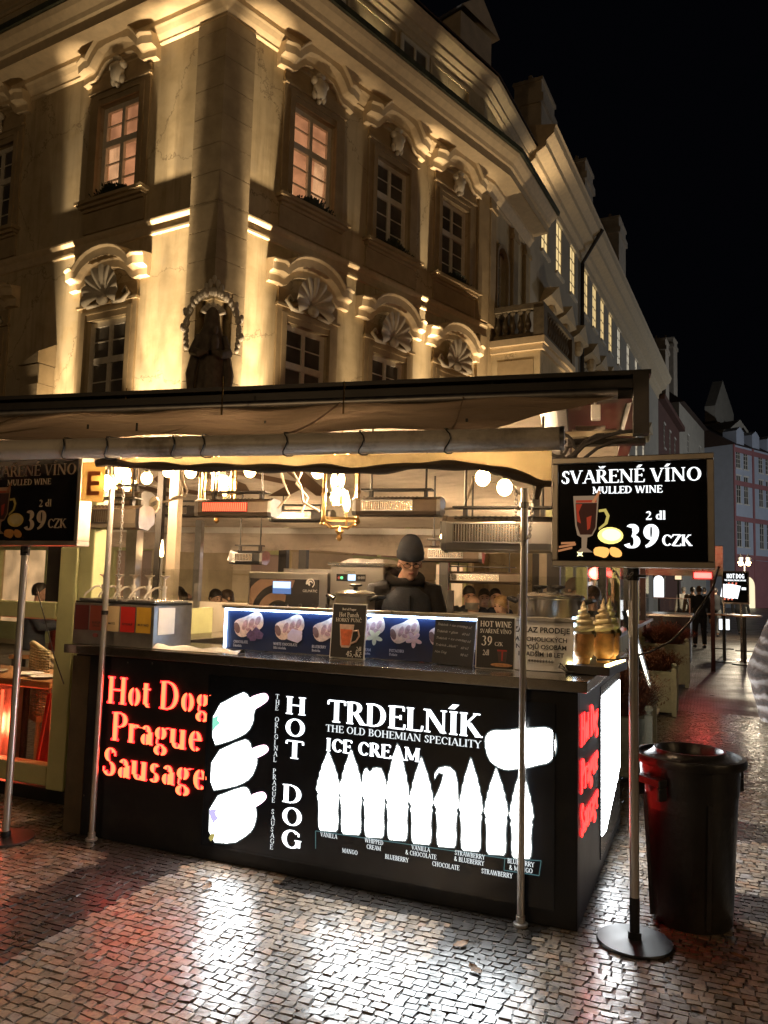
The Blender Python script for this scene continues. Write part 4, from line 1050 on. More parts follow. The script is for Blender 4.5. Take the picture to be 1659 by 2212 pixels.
# white and pink house closing the view
d7 = ray(1588, 1290); q7 = 88.0 / math.hypot(d7.x, d7.y)
P7 = Vector((d7.x * q7, d7.y * q7, 0)); AZ7 = 52
z7 = lambda py, px=1592: hit_t(px, py, P7, AZ7)[1]
L7 = 16.0
r7 = [(z7(1158 + 122 - 8), z7(1230) * 0)]
rows7 = [(z7(1180), 3.0), (z7(1086), 2.9), (z7(1010), 1.9)]
cols7 = [1.1, 2.7, 6.0, 7.6, 10.9, 12.5]
o7, Mx7 = street_house('terraced_house', 'cool white house with dark pink bands and pink ground floor at the street end', P7, AZ7, L7, z7(962), M['blue_white'], rows7, 3, 0.3, (0.95, 2), cols7)
bd = MB(Mx7)
for zz in (z7(1202), z7(1120), z7(1043), z7(972)): bd.box(0.31, L7, -0.10, 0.005, zz - 0.25, zz + 0.25)
for xx in (0, 4.05, 8.9, 13.6): bd.box(xx, xx + 0.30, -0.12, 0.004, 0, z7(962))
bd.build('band', M['pink'], o7)
gfl = MB(Mx7); gfl.box(0.02, L7, -0.06, 0.003, 0, z7(1202) - 0.3); gfl.build('ground_floor', M['pink'], o7)
dd = MB(Mx7); 
pts = [(1.2, 0.0), (1.2, 2.3)] + [(2.6 - 1.4 * math.cos(math.pi * i / 8), 2.3 + 1.0 * math.sin(math.pi * i / 8)) for i in range(1, 8)] + [(4.0, 2.3), (4.0, 0.0)]
dd.prism(pts, -0.10, -0.065); M['doorlight'] = glow('lit_doorway', (1.0, 0.86, 0.55), 1.1); dd.build('doorway', M['doorlight'], o7)
for k in range(4):
    d_ = MB(Mx7); d_.prism([(0.8 + 3.4 * k, z7(962) + .1), (2.4 + 3.4 * k, z7(962) + .1), (2.4 + 3.4 * k, z7(962) + 1.6), (1.6 + 3.4 * k, z7(962) + 2.1), (0.8 + 3.4 * k, z7(962) + 1.6)], 0.0, 1.5); d_.build('dormer', M['blue_white'], o7)
tw = MB(Mx7); tw.box(3.2, 6.8, 2.0, 5, z7(962), z7(915)); tw.prism([(2.8, z7(915) + .01), (7.2, z7(915) + .01), (5.0, z7(901) + .6)], 1.7, 5.2); tw.build('gable', M['grey_plaster'], o7)
# ------------------------------------------------------------------ restaurant terrace behind the stall
TT = rad(14.5)
TX = Vector((math.cos(TT), -math.sin(TT), 0)); TY = Vector((math.sin(TT), math.cos(TT), 0))
TO = S(-0.15, -0.02); TROT = -TT
def T(x, y, z=0): return TO + TX * x + TY * y + Vector((0, 0, z))
def tpx(px, py, y):
    p = on_plane(px, py, TO + TY * y, TY); return (p - TO).dot(TX), p.z
def tthing(name, label, cat, x, y, z=0, group=None, rz=0.0): return thing(name, label, cat, T(x, y, z), TROT + rz, group)
def translucent(name, col, tr, rough=0.8, wrinkle=True):
    m, t, bs = nt(name)
    n = noise(t, 2.2, 6, 0.7); r = ramp(t, n.outputs['Fac'], [(0.28, tuple(c * 0.5 for c in col)), (0.45, tuple(c * 0.85 for c in col)), (0.7, col)])
    lk(t, r.outputs[0], bs.inputs['Base Color']); bs.inputs['Roughness'].default_value = rough
    tl = t.nodes.new('ShaderNodeBsdfTranslucent'); lk(t, r.outputs[0], tl.inputs[0])
    mx = t.nodes.new('ShaderNodeMixShader'); mx.inputs[0].default_value = tr
    lk(t, bs.outputs[0], mx.inputs[1]); lk(t, tl.outputs[0], mx.inputs[2]); lk(t, mx.outputs[0], t.nodes['Material Output'].inputs['Surface'])
    if wrinkle:
        w = t.nodes.new('ShaderNodeTexNoise'); w.inputs['Scale'].default_value = 1.0; w.inputs['Detail'].default_value = 3; w.inputs['Distortion'].default_value = 0.6
        mp = t.nodes.new('ShaderNodeMapping'); mp.inputs['Scale'].default_value = (1.2, 4.5, 4.5); mp.inputs['Rotation'].default_value = (0, 0, 0.5)
        co = t.nodes.new('ShaderNodeTexCoord'); lk(t, co.outputs['Object'], mp.inputs[0]); lk(t, mp.outputs[0], w.inputs[0])
        b = bump(t, bs, w.outputs['Fac'], 0.9, 0.08)
    return m
M['awning'] = translucent('tan_awning_fabric', (0.36, 0.26, 0.17), 0.05)
M['valance'] = translucent('yellow_valance_fabric', (0.60, 0.47, 0.25), 0.4, wrinkle=False)
M['canvas'] = translucent('cream_canvas', (0.58, 0.50, 0.41), 0.15)
M['tubegrey'] = mat('grey_awning_casing', (0.66, 0.60, 0.51), 0.4, 0.0, 0.15, 3, dirt=(2.0, (0.22, 0.18, 0.13)))
M['hem'] = mat('brown_hem', (0.085, 0.06, 0.035), 0.8, 0, 0.3, 6)
M['brass'] = mat('aged_brass', (0.42, 0.28, 0.12), 0.3, 1.0, 0.2, 12)

aw = tthing('stall_awning', 'tan fold-out awning with grey front casing and yellow wavy valance above the food counter', 'awning', 0, 0)
tb = MB(); n = 20
prof = [(0.066 * math.cos(a) * (1.0 if math.cos(a) < 0 else 0.8), 2.33 + 0.058 * math.sin(a)) for a in [2 * math.pi * k / n for k in range(n)]]
tb.loft([[(x, y, z - 0.012 * math.sin((x + 0.0) / -3.6 * math.pi) * 0) for y, z in prof] for x in (0.0, -1.0, -2.0, -3.0, -4.4)])
tb.build('front_casing', M['tubegrey'], aw, smooth=True)
ec = MB(); ec.loft([[(x, y * 1.05, 2.33 + (z - 2.33) * 1.05) for y, z in prof] for x in (0.001, 0.022)]); ec.build('end_cap', M['steel_dull'], aw, smooth=True)
for x in (-0.55, -1.0, -1.42, -1.9, -2.08, -2.5, -2.78, -3.3):
    wr = MB(); wr.tube([(x + 0.02 * math.sin(k), 0.075 * math.cos(a) * (1.0 if math.cos(a) < 0 else 0.85), 2.33 + 0.064 * math.sin(a)) for k, a in enumerate([2 * math.pi * k / 16 for k in range(16)])], 0.004, 5, closed=True); wr.build('cable_tie', M['black'], aw, smooth=True)
fb = MB(); NX, NY = 40, 12; vs = []
for j in range(NY + 1):
    v = j / NY
    xr = 0.37 - 0.80 * (1 - v) ** 0.65 if v < 1 else 0.37
    for i in range(NX + 1):
        u = i / NX
        x = xr + (-6.2 - xr) * u
        y = 0.02 + 2.0 * v
        z = 2.39 + (3.04 - 2.39) * v - 0.10 * math.sin(math.pi * v) * (0.6 + 0.4 * math.sin(x * 2.1)) + 0.018 * math.sin(x * 5 + v * 4)
        vs.append((x, y, z))
fb.add(vs, [(j * (NX + 1) + i, (j + 1) * (NX + 1) + i, (j + 1) * (NX + 1) + i + 1, j * (NX + 1) + i + 1) for j in range(NY) for i in range(NX)])
fb.build('fabric', M['awning'], aw, smooth='all')
for k in range(6):
    sm_ = MB(); xk = -0.55 - k * 1.0; sm_.tube([(xk - .02 * j, 0.02 + 2.0 * j / 12, 2.396 + .65 * j / 12 - 0.10 * math.sin(math.pi * j / 12) * (0.6 + 0.4 * math.sin(xk * 2.1)) + 0.018 * math.sin(xk * 5 + j / 3)) for j in range(13)], .006, 5); sm_.build('seam', M['awning'], aw, smooth=True)
rl = MB(); rl.cyl((0.36, 2.03, 3.05), (-6.2, 2.03, 3.05), 0.045, n=14); rl.build('roller_tube', M['steel_dull'], aw, smooth=True)
M['flap'] = translucent('orange_flap_fabric', (0.40, 0.25, 0.08), 0.4, wrinkle=False)
# valance with rolled dark hem
pts = [tpx(x, y, 0.05) for x, y in ((215, 1000), (238, 996), (280, 1004), (360, 1008), (430, 1012), (500, 1009), (560, 1010), (640, 1012), (700, 1012), (760, 1018), (830, 1014), (880, 1006), (960, 1003), (1040, 1009), (1100, 1022), (1150, 1038), (1165, 1045))]
def vz(x):
    for a, b in zip(pts, pts[1:]):
        if a[0] <= x <= b[0]: return a[1] + (b[1] - a[1]) * (x - a[0]) / (b[0] - a[0])
    return pts[0][1] if x < pts[0][0] else pts[-1][1]
vl = MB(); vs = []
NV = 70
for i in range(NV + 1):
    x = -2.62 + (2.62 - 0.04) * i / NV
    for k in range(4):
        v = k / 3; z = 2.275 + (vz(x) - 2.275) * v
        vs.append((x, 0.03 + 0.018 * math.sin(x * 7) * v + 0.01 * math.sin(x * 17) * v, z))
vl.add(vs, [(i * 4 + k, (i + 1) * 4 + k, (i + 1) * 4 + k + 1, i * 4 + k + 1) for i in range(NV) for k in range(3)])
vl.build('valance', M['valance'], aw, smooth='all')
hm = MB(); hm.tube([(-2.62 + 2.58 * i / NV, 0.028 + 0.018 * math.sin((-2.62 + 2.58 * i / NV) * 7), vz(-2.62 + 2.58 * i / NV) - 0.004) for i in range(NV + 1)], [0.022 + 0.006 * math.sin(i * .7) for i in range(NV + 1)], 8)
a, b = tpx(1165, 1045, 0.05), tpx(1158, 1080, 0.05)
hm.tube([(a[0], 0.03, a[1]), (a[0] - 0.01, 0.03, a[1] - .05), (b[0], 0.03, b[1])], [0.02, 0.018, 0.012], 6)
hm.build('hem', M['hem'], aw, smooth=True)
fa, fb_ = tpx(176, 1040, .12)[0], tpx(226, 1040, .12)[0]; sd = MB(); sd.quad((fb_, 0.12, 2.03), (fb_, 0.12, 2.27), (fa, 0.12, 2.27), (fa, 0.12, 2.04)); sd.build('side_flap', M['flap'], aw)
M['orangeletter'] = mat('orange_letter', (0.45, 0.12, 0.03), 0.7, 0, 0.1)
sans('E', 0.20, 'lettering', M['orangeletter'], aw, (fa + .03, 0.116, 2.075), (rad(90), 0, 0), bold=0.004)

pg = tthing('terrace_canopy', 'dark steel framed restaurant canopy with cream canvas ceiling behind the stall', 'canopy', 0, 0)
b = MB()
b.box(-9, 0.58, 2.12, 2.26, 3.03, 3.19); b.box(-9, 0.58, 2.06, 2.119, 3.10, 3.16)
b.box(0.47, 0.58, 2.0, 2.119, 2.74, 3.20)
b.box(0.47, 0.58, 2.261, 8.6, 3.02, 3.18); b.box(0.0, 0.57, 2.20, 2.30, 2.70, 2.745)
for x in (-8.2, -5.6, -2.9, -0.1): b.box(x, x + 0.08, 2.27, 8.6, 3.04, 3.16)
b.build('beam', M['darkmetal'], pg)
b = MB(); b.box(-9, 0.60, 2.05, 8.8, 3.195, 3.23); b.build('roof', M['darkmetal'], pg)
b = MB(); b.box(-0.6, 0.50, 2.18, 2.27, 2.76, 2.80); b.build('rail', M['cream'], pg)
b = MB(); b.box(0.02, 0.40, 3.0, 3.03, 2.30, 2.98); b.box(0.05, 0.30, 2.9, 2.93, 2.86, 2.99); b.build('side_panel', M['canvas'], pg)
# canvas underside falling towards the house, with its front bar and scalloped valance
c = MB(); vs = []; NX, NY = 40, 10
for j in range(NY + 1):
    v = j / NY
    for i in range(NX + 1):
        x = -7.6 + 7.4 * i / NX
        vs.append((x, 1.9 + 4.1 * v, 2.93 + (2.33 - 2.93) * v - 0.05 * math.sin(math.pi * v) + 0.012 * math.sin(x * 6 + v)))
c.add(vs, [(j * (NX + 1) + i, j * (NX + 1) + i + 1, (j + 1) * (NX + 1) + i + 1, (j + 1) * (NX + 1) + i) for j in range(NY) for i in range(NX)])
c.build('canvas', M['canvas'], pg, smooth='all')
c = MB(); c.box(-7.6, -0.25, 5.96, 6.04, 2.24, 2.32); c.build('front_bar', M['white'], pg)
c = MB(); vs = []
NV = 90
for i in range(NV + 1):
    x = -7.6 + 7.35 * i / NV
    zb = 1.99 - 0.03 * math.sin(x * 2.2)
    for k in range(4): vs.append((x, 5.99 + 0.02 * math.sin(x * 9) * k / 3, 2.24 + (zb - 2.24) * k / 3))
c.add(vs, [(i * 4 + k, (i + 1) * 4 + k, (i + 1) * 4 + k + 1, i * 4 + k + 1) for i in range(NV) for k in range(3)])
c.build('inner_valance', M['canvas'], pg, smooth='all')
M['brownletter'] = mat('brown_print', (0.13, 0.075, 0.04), 0.8, 0, 0.1)
for txt, x in (('S', -2.35), ('A', -4.55)):
    pass
slope = math.atan2(0.60, 4.1)
kx = tpx(705, 1060, 3.7)[0]; lt = sans('KOVA', 1.30, 'lettering', M['brownletter'], pg, (0, 0, 0), bold=0.03)
lt.rotation_euler = (slope, math.pi, 0); lt.location = (kx, 3.2, 2.668)
for t_, x in (('LIK', kx - 3.7),):
    q = sans(t_, 1.30, 'lettering', M['brownletter'], pg, (0, 0, 0), bold=0.02); q.rotation_euler = (slope, math.pi, 0); q.location = (x, 3.2, 2.668)
M['tanpost'] = mat('tan_post', (.30, .245, .18), .6, 0, .12)
# posts of the canopy
def post(x, y, w, h, m_, z0=0.0):
    p = MB(); p.box(x - w / 2, x + w / 2, y - w / 2, y + w / 2, z0, h); p.box(x - w * 0.8, x + w * 0.8, y - w * 0.8, y + w * 0.8, z0, z0 + 0.02); p.build('post', m_, pg)
for px_, y, w, m_ in ((372, 2.5, 0.09, 'cream'), (340, 2.7, 0.06, 'darkmetal'), (427, 4.6, 0.08, 'steel_dull'), (1178, 3.0, 0.10, 'cream'), (1160, 3.3, 0.08, 'darkmetal'), (960, 4.6, 0.10, 'darkmetal'), (612, 6.6, 0.12, 'darkmetal'), (655, 7.0, 0.12, 'darkmetal'), (1230, 5.0, 0.08, 'olive'), (287, 2.0, 0.10, 'steel_dull')):
    x, _ = tpx(px_, 1240, y); post(x, y, w, 2.3 if y > 4 else 2.95 if px_ != 287 else 2.02, M['tanpost'] if m_ == 'cream' else M[m_])
# wrought iron scroll bracket
ir = MB()
def pl_(pts, y=2.15): return [(tpx(a, b_, y)[0], y, tpx(a, b_, y)[1]) for a, b_ in pts]
ir.tube(pl_([(1388, 930), (1340, 933), (1300, 945), (1262, 962), (1240, 985), (1225, 1000)]), 0.014, 6); ir.tube(pl_([(1380, 948), (1330, 952), (1290, 968), (1262, 990)]), 0.013, 6)
ir.tube(pl_([(1208 + 32 * math.cos(t * .45) * (1 - t / 30), 965 - 32 * math.sin(t * .45) * (1 - t / 30)) for t in range(0, 15)]), 0.013, 6)
ir.tube(pl_([(1232 + 22 * math.cos(t * .45 + 2) * (1 - t / 26), 975 - 24 * math.sin(t * .45 + 2) * (1 - t / 26)) for t in range(0, 15)]), 0.011, 6)
ir.tube(pl_([(1240, 985), (1262, 955), (1290, 940), (1305, 940)]), 0.016, 6)
ir.tube(pl_([(1210, 1000), (1232, 985), (1275, 948), (1320, 938)]), 0.013, 6)
ir.build('scroll_bracket', M['darkmetal'], pg, smooth=True)
sp = MB(); sp.box(0.17, 0.24, 2.02, 2.1, 2.86, 2.97); sp.cyl((0.20, 2.05, 2.97), (0.20, 2.05, 3.03), 0.012, n=6); sp.build('speaker_box', M['white'], pg, bevel=0.008)

# bulbs of the light string ---------------------------------------------
BUL = [(270, 1022, 'bulb of the light string right of the left steel pole'), (317, 1033, 'small hanging bulb second right of the left steel pole'), (364, 1018, 'bulb of the light string behind the upper edge of the valance'), (412, 1020, 'bulb just left of the first brass lantern'), (540, 1018, 'bulb just right of the first brass lantern'), (686, 1020, 'bulb just left of the second brass lantern'), (1043, 1032, 'bulb hanging above the large heater on the right'), (1090, 1053, 'lowest bulb beside the right steel pole'), (228, 1042, 'glaring bulb at the top of the left steel pole')]
for i, (px_, py_, lb) in enumerate(BUL):
    yb = 0.27 if i != 8 else 0.16
    x, z = tpx(px_, py_, yb)
    o = tthing('light_bulb', 'glowing round ' + lb, 'light bulb', x, yb, z, 'bulbs of the light string')
    g_ = MB(); r = 0.041 if i in (7, 6, 8) else 0.034; g_.ball((0, 0, 0), (r, r, r * 1.12), 14, 10); g_.build('glass', M['bulb'], o, smooth='all')
    s_ = MB(); s_.cyl((0, 0, r * .95), (0, 0, r + 0.035), 0.015, 0.017, 10); s_.build('socket', M['black'], o, smooth=True)
    lamp('bulb_light', 'POINT', (0, 0, -0.005), 130 if i in (7, 6, 8) else 80, (1.0, 0.70, 0.42), r * 1.02, o)
w_ = MB(); path = []
xs = sorted((tpx(a, b_, 0.27)[0], tpx(a, b_, 0.27)[1] + 0.075) for a, b_, _ in BUL[:8])
for (xa, za), (xb, zb) in zip(xs, xs[1:]):
    for k in range(6): t = k / 6; path.append((xa + (xb - xa) * t, 0.27, za + (zb - za) * t - 0.03 * math.sin(math.pi * t)))
path.append((xs[-1][0], 0.27, xs[-1][1])); path = [(p_[0], p_[1], p_[2]) for p_ in path]
w_.tube(path, 0.004, 5)
wo = w_.build('light_string', M['black'], loc=TO, rot=(0, 0, TROT), smooth=True); tag(wo, 'thin black cable carrying the round bulbs under the awning', 'cable')
x, z = tpx(963, 1160, 4.2)
o = tthing('light_bulb', 'single glowing bulb hanging far back above the vendor heater', 'light bulb', x, 4.2, z)
g_ = MB(); g_.ball((0, 0, 0), 0.06, 12, 8); g_.build('glass', M['bulb'], o, smooth='all'); s_ = MB(); s_.cyl((0, 0, .055), (0, 0, .12), .02, n=8); s_.build('socket', M['black'], o)
lamp('bulb_light', 'POINT', (0, 0, 0), 150, (1.0, 0.70, 0.42), .061, o)

# brass lanterns ---------------------------------------------------------
M['candle'] = glow('lantern_bulb', (1.0, 0.66, 0.30), 22)
def lantern(px_, py_, y, s, label, power):
    x, z = tpx(px_, py_, y)
    o = tthing('lantern', label, 'lantern', x, y, z, 'brass lanterns under the canopy', rz=0.35)
    f = MB(); h = 0.36 * s; w = 0.11 * s
    for a in range(4):
        t = rad(45 + 90 * a); cx_, cy_ = w * 1.35 * math.cos(t), w * 1.35 * math.sin(t)
        f.lathe([(0.012 * s, -h * .56), (0.02 * s, -h * .53), (0.010 * s, -h * .45), (0.010 * s, -h * .05), (0.018 * s, 0), (0.010 * s, h * .05), (0.010 * s, h * .45), (0.016 * s, h * .5)], 8, (cx_, cy_, 0))
        t2 = rad(135 + 90 * a); q = (w * 1.35 * math.cos(t2), w * 1.35 * math.sin(t2))
        for zz in (-h * .47, h * .47): f.bar((cx_, cy_, zz), (q[0], q[1], zz), 0.012 * s, 0.014 * s)
        f.tube([(cx_, cy_, -h * .5), (cx_ * .5, cy_ * .5, -h * .62), (0, 0, -h * .60)], 0.007 * s, 6); f.tube([(cx_, cy_, h * .5), (cx_ * .4, cy_ * .4, h * .72), (0, 0, h * .8)], 0.008 * s, 6)
    f.lathe([(0.006, -h * .85), (0.02 * s, -h * .80), (0.012 * s, -h * .74), (0.03 * s, -h * .68), (0.012 * s, -h * .6)], 10); f.cyl((0, 0, h * .8), (0, 0, h * .8 + 0.5), 0.006, n=6)
    f.build('cage', M['brass'], o, smooth=True)
    g_ = MB()
    for a in range(4):
        t, t2 = rad(45 + 90 * a), rad(135 + 90 * a)
        g_.quad((w * 1.3 * math.cos(t), w * 1.3 * math.sin(t), -h * .46), (w * 1.3 * math.cos(t2), w * 1.3 * math.sin(t2), -h * .46), (w * 1.3 * math.cos(t2), w * 1.3 * math.sin(t2), h * .46), (w * 1.3 * math.cos(t), w * 1.3 * math.sin(t), h * .46))
    g_.build('pane', M['pane'], o)
    for a in range(3):
        t = rad(30 + 120 * a); c_ = MB(); px3, py3 = w * .45 * math.cos(t), w * .45 * math.sin(t)
        c_.lathe([(0.008 * s, -0.0), (0.020 * s, 0.03 * s), (0.022 * s, 0.06 * s), (0.012 * s, 0.10 * s), (0.002, 0.135 * s)], 10, (px3, py3, h * (.08 if a else -.32))); co_ = c_.build('bulb', M['candle'], o, smooth=True)
        k = MB(); k.cyl((px3, py3, h * (.08 if a else -.32) - .001), (px3, py3, h * (.08 if a else -.32) - 0.11 * s), 0.009 * s, n=8); k.build('candle_holder', M['brass'], o, smooth=True)
    lamp('lantern_light', 'POINT', (0, 0, 0), power * 0.9, (1.0, 0.68, 0.40), 0.08, o)
lantern(472, 1035, 1.7, 1.15, 'brass lantern hanging above the glowing heater, partly behind the valance', 260)
lantern(736, 1065, 1.5, 1.15, 'brass lantern hanging low with clear panes in the middle of the canopy', 260)
lantern(262, 1035, 2.1, 1.1, 'brass lantern behind the left steel pole near the yellow side flap', 260)
lantern(650, 1010, 5.0, 1.0, 'brass lantern further back, half hidden by the valance', 520)
lantern(190, 1040, 5.0, 1.0, 'brass lantern far back behind the left wine sign', 520)
lantern(1150, 1010, 5.0, 1.0, 'brass lantern further back at the right end of the canvas ceiling', 520)

# infrared heaters --------------------------------------------------------
M['heat'] = glow('glowing_heater_tube', (1.0, 0.09, 0.035), 4.0)
M['heatr'] = mat('heater_reflector', (0.6, 0.5, 0.4), 0.25, 1.0, 0.1, 90)
M['heatbody'] = mat('heater_body', (0.13, 0.10, 0.075), 0.4, 0.6, 0.15, 8)
def heater(px_, py_, y, L, label, on, body='heatbody', rz=0.0, h=0.13, tilt=0.0, facing=True):
    x, z = tpx(px_, py_, y)                                   # right end
    o = tthing('patio_heater', label, 'heater', x, y, z, 'infrared heaters under the canopy', rz)
    o.rotation_euler = (0, tilt, TROT + rz)
    d = 0.10
    sec = [(-d, -0.30 * h), (-d * .9, -0.5 * h), (d * .2, -0.55 * h), (d, -0.2 * h), (d, .35 * h), (d * .5, .5 * h), (-d * .5, .5 * h), (-d, 0.32 * h)]
    b = MB(); b.loft([[(xx, yy, zz) for yy, zz in sec] for xx in (-L, -0.03)]); b.build('body', M[body], o, bevel=0.004)
    for xx in (-0.029, -L - 0.02): e_ = MB(); e_.loft([[(xx + q, yy * 1.02, zz * 1.04) for yy, zz in sec] for q in (0, 0.028)]); e_.build('end_cap', M['steel_dull'], o)
    g0, g1 = -L + 0.05, -L * 0.32
    r_ = MB(); r_.box(g0, g1, -d - 0.004, -d * .985, -0.27 * h, 0.26 * h); ro = r_.build('reflector', M['heat'] if on else M['heatr'], o)
    gr_ = MB(); n = int((g1 - g0) / 0.016)
    for k in range(n + 1): xx = g0 + (g1 - g0) * k / n; gr_.box(xx - 0.0022, xx + 0.0022, -d - 0.014, -d - 0.008, -0.28 * h, 0.27 * h)
    for zz in (-0.28, 0.27): gr_.box(g0, g1, -d - 0.0139, -d - 0.005, zz * h - 0.004, zz * h + 0.004)
    gr_.build('grille', M['darkmetal'] if on else M['steel_dull'], ro)
    sl = MB()
    for k in range(14):
        for r2 in range(2): xx = -L + 0.06 + k * (L * .62) / 13; sl.box(xx - .007, xx + .007, -d * .62 - .03 * r2 - .004, -d * .62 - .03 * r2 + .004, .5 * h - .001 - .016 * r2, .5 * h + .002 - .016 * r2)
    sl.build('vent_slot', M['black'], o)
    hd = MB(); hd.box(-L * .95, -L * .12, -d * .55, d * .55, h * .5 + .05, h * .5 + .062); 
    for xx in (-L * .85, -L * .2): hd.box(xx - .012, xx + .012, -.02, .02, h * .5 + .001, h * .5 + .05); hd.cyl((xx, 0, h * .5 + .062), (xx, 0, h * .5 + 0.6), 0.008, n=6)
    hd.build('heat_shield', M['darkmetal'], o)
    return o
heater(597, 1098, 1.5, 0.60, 'glowing red infrared heater left of the middle lantern', True)
heater(957, 1095, 1.5, 0.62, 'unlit infrared heater with perforated top right of the middle lantern', False)
heater(1225, 1155, 0.75, 0.70, 'large unlit silver infrared heater behind the right steel pole', False, 'steel', h=0.20)
heater(318, 1118, 1.0, 0.62, 'pale unlit heater body behind the left steel pole', False, 'tanpost', h=0.16)
heater(320, 1080, 1.8, 0.55, 'dark heater hanging above the pale one on the left', False, 'heatbody')
heater(575, 1205, 3.4, 0.34, 'small dark heater with a torn paper tag above the ice cream machine', False, 'black')
heater(1045, 1198, 2.6, 0.50, 'heater with long grille behind the vendor under the far bulb', False)
heater(720, 1115, 4.2, 0.7, 'dark heater deep under the canopy behind the lantern', False, 'darkmetal')
heater(1135, 1250, 5.0, 0.9, 'brown heater low behind the diners on the right', False)
heater(460, 1105, 4.4, 0.9, 'dark heater deep under the canopy left of the glowing one', False, 'darkmetal')
tg = MB(); x, z = tpx(506, 1200, 3.35); tg.add([(x - .05, 3.3, z - .05), (x + .03, 3.3, z - .075), (x + .06, 3.3, z + .03), (x - .02, 3.3, z + .05)], [(0, 1, 2, 3)]); tag(tg.build('paper_tag', M['paper'], loc=TO, rot=(0, 0, TROT)), 'torn white paper tag stuck on the small dark heater', 'paper tag')
x, z = tpx(334, 1090, 1.2)
jb = tthing('junction_box', 'white octagonal junction box with dark stripes beside the pale heater', 'junction box', x, 1.2, z)
b = MB(); b.prism([(.04 * math.cos(rad(22.5 + 45 * k)), .062 * math.sin(rad(22.5 + 45 * k))) for k in range(8)], -.015, .015); b.build('plate', M['cream'], jb)
b = MB()
for k in range(5): b.box(-.022 + k * .010, -.017 + k * .010, -.018, -.0152, -.022 + .004 * k, .012 + .004 * k)
b.build('stripe', M['black'], jb)
# flexible conduits
cb = MB()
def cpts(l, y): return [(tpx(a, b_, y)[0], y + 0.0, tpx(a, b_, y)[1]) for a, b_ in l]
for l, y in (([(690 - 297, 1020), (397, 1045), (405, 1060), (400, 1072), (378, 1078), (352, 1085)], 1.3), ([(610 + 90 - 310, 1015), (394, 1050), (390, 1070), (372, 1077)], 1.32), ([(1111 - 20, 1013), (1098, 1040), (1120, 1065), (1135, 1075), (1125, 1085)], 1.2), ([(600, 1098), (625, 1070), (612, 1040), (607, 1018)], 1.4), ([(690, 1105), (655, 1085), (650, 1050), (632, 1018)], 1.4), ([(960, 1100), (1000, 1098), (1012, 1070), (1025, 1030)], 1.3), ([(650, 1108), (665, 1075), (640, 1045), (652, 1020)], 1.45)):
    ob = MB(); ob.tube(cpts(l, y), 0.009, 7); q = ob.build('conduit', M['tanpost'], loc=TO, rot=(0, 0, TROT), smooth=True); tag(q, 'pale flexible conduit looping under the canopy to a heater', 'cable', 'flexible conduits feeding the heaters')
# pole with ribbed lamp and mirror on the left inside: leaning standing lamp
x, z = tpx(347, 1240, 2.2)
fl_ = tthing('standing_lamp', 'slim standing lamp with a bright candle tip behind the sauce pumps', 'lamp', x, 2.2, 0)
b = MB(); b.cyl((0, 0, 0.02), (0, 0, 1.78), .012, n=8); b.lathe([(.14, 0), (.14, .02), (.02, .035)], 14); b.build('pole', M['steel'], fl_, smooth=True)
b = MB(); b.lathe([(.012, 1.78), (.018, 1.81), (.012, 1.87), (.002, 1.93)], 10); b.build('flame_bulb', M['candle'], fl_, smooth=True)

# glazed windscreen at the left: pale green frame, chair, table, red glow --------------
ws = sthing('terrace_windscreen', 'pale green framed glass windscreen of the terrace at the left edge', 'windscreen', 0, 0)
x0, y0 = -3.72, 0.47
f = MB()
f.box(-3.79, -3.63, y0 - .05, y0 + .05, 0.10, 1.8); f.box(-3.629, -3.50, y0 - .03, y0 + .10, 0.12, 2.3)
f.box(-5.6, -3.791, y0 - .06, y0 + .06, 1.28, 1.40); f.box(-5.6, -3.791, y0 - .05, y0 + .05, 0.12, 0.26)
f.box(-4.66, -4.60, y0 - .04, y0 + .04, 1.401, 2.2); f.box(-5.6, -3.63, y0 - .04, y0 + .04, 2.2, 2.3)
f.build('frame', M['olive'], ws, bevel=0.01)
f = MB(); f.box(-3.94, -3.80, y0 - .02, y0 + .03, 1.405, 2.19); f.build('inner_frame', M['darkmetal'], ws)
f = MB(); f.box(-5.6, -3.8, y0 - .004, y0 + .004, .262, 1.278); f.box(-5.6, -3.95, y0 - .004, y0 + .004, 1.405, 2.19); f.build('pane', M['pane'], ws)
f = MB(); f.box(-5.6, -3.50, y0 + 0.0, y0 + .2, 0.0, .09); f.build('plinth', M['black'], ws)
f = MB(); f.box(-3.50, -3.485, y0 + .101, y0 + 2.2, .1, 1.35); f.build('return_panel', M['olive'], ws)
M['wicker'] = mat('beige_wicker', (0.40, 0.33, 0.20), 0.7, 0, 0.2, 90)
M['redcloth'] = mat('red_blanket', (0.55, 0.035, 0.02), 0.9, 0, 0.15, 12, 0.4, 80)
M['wood'] = mat('varnished_wood', (0.42, 0.20, 0.08), 0.35, 0, 0.3, 7)
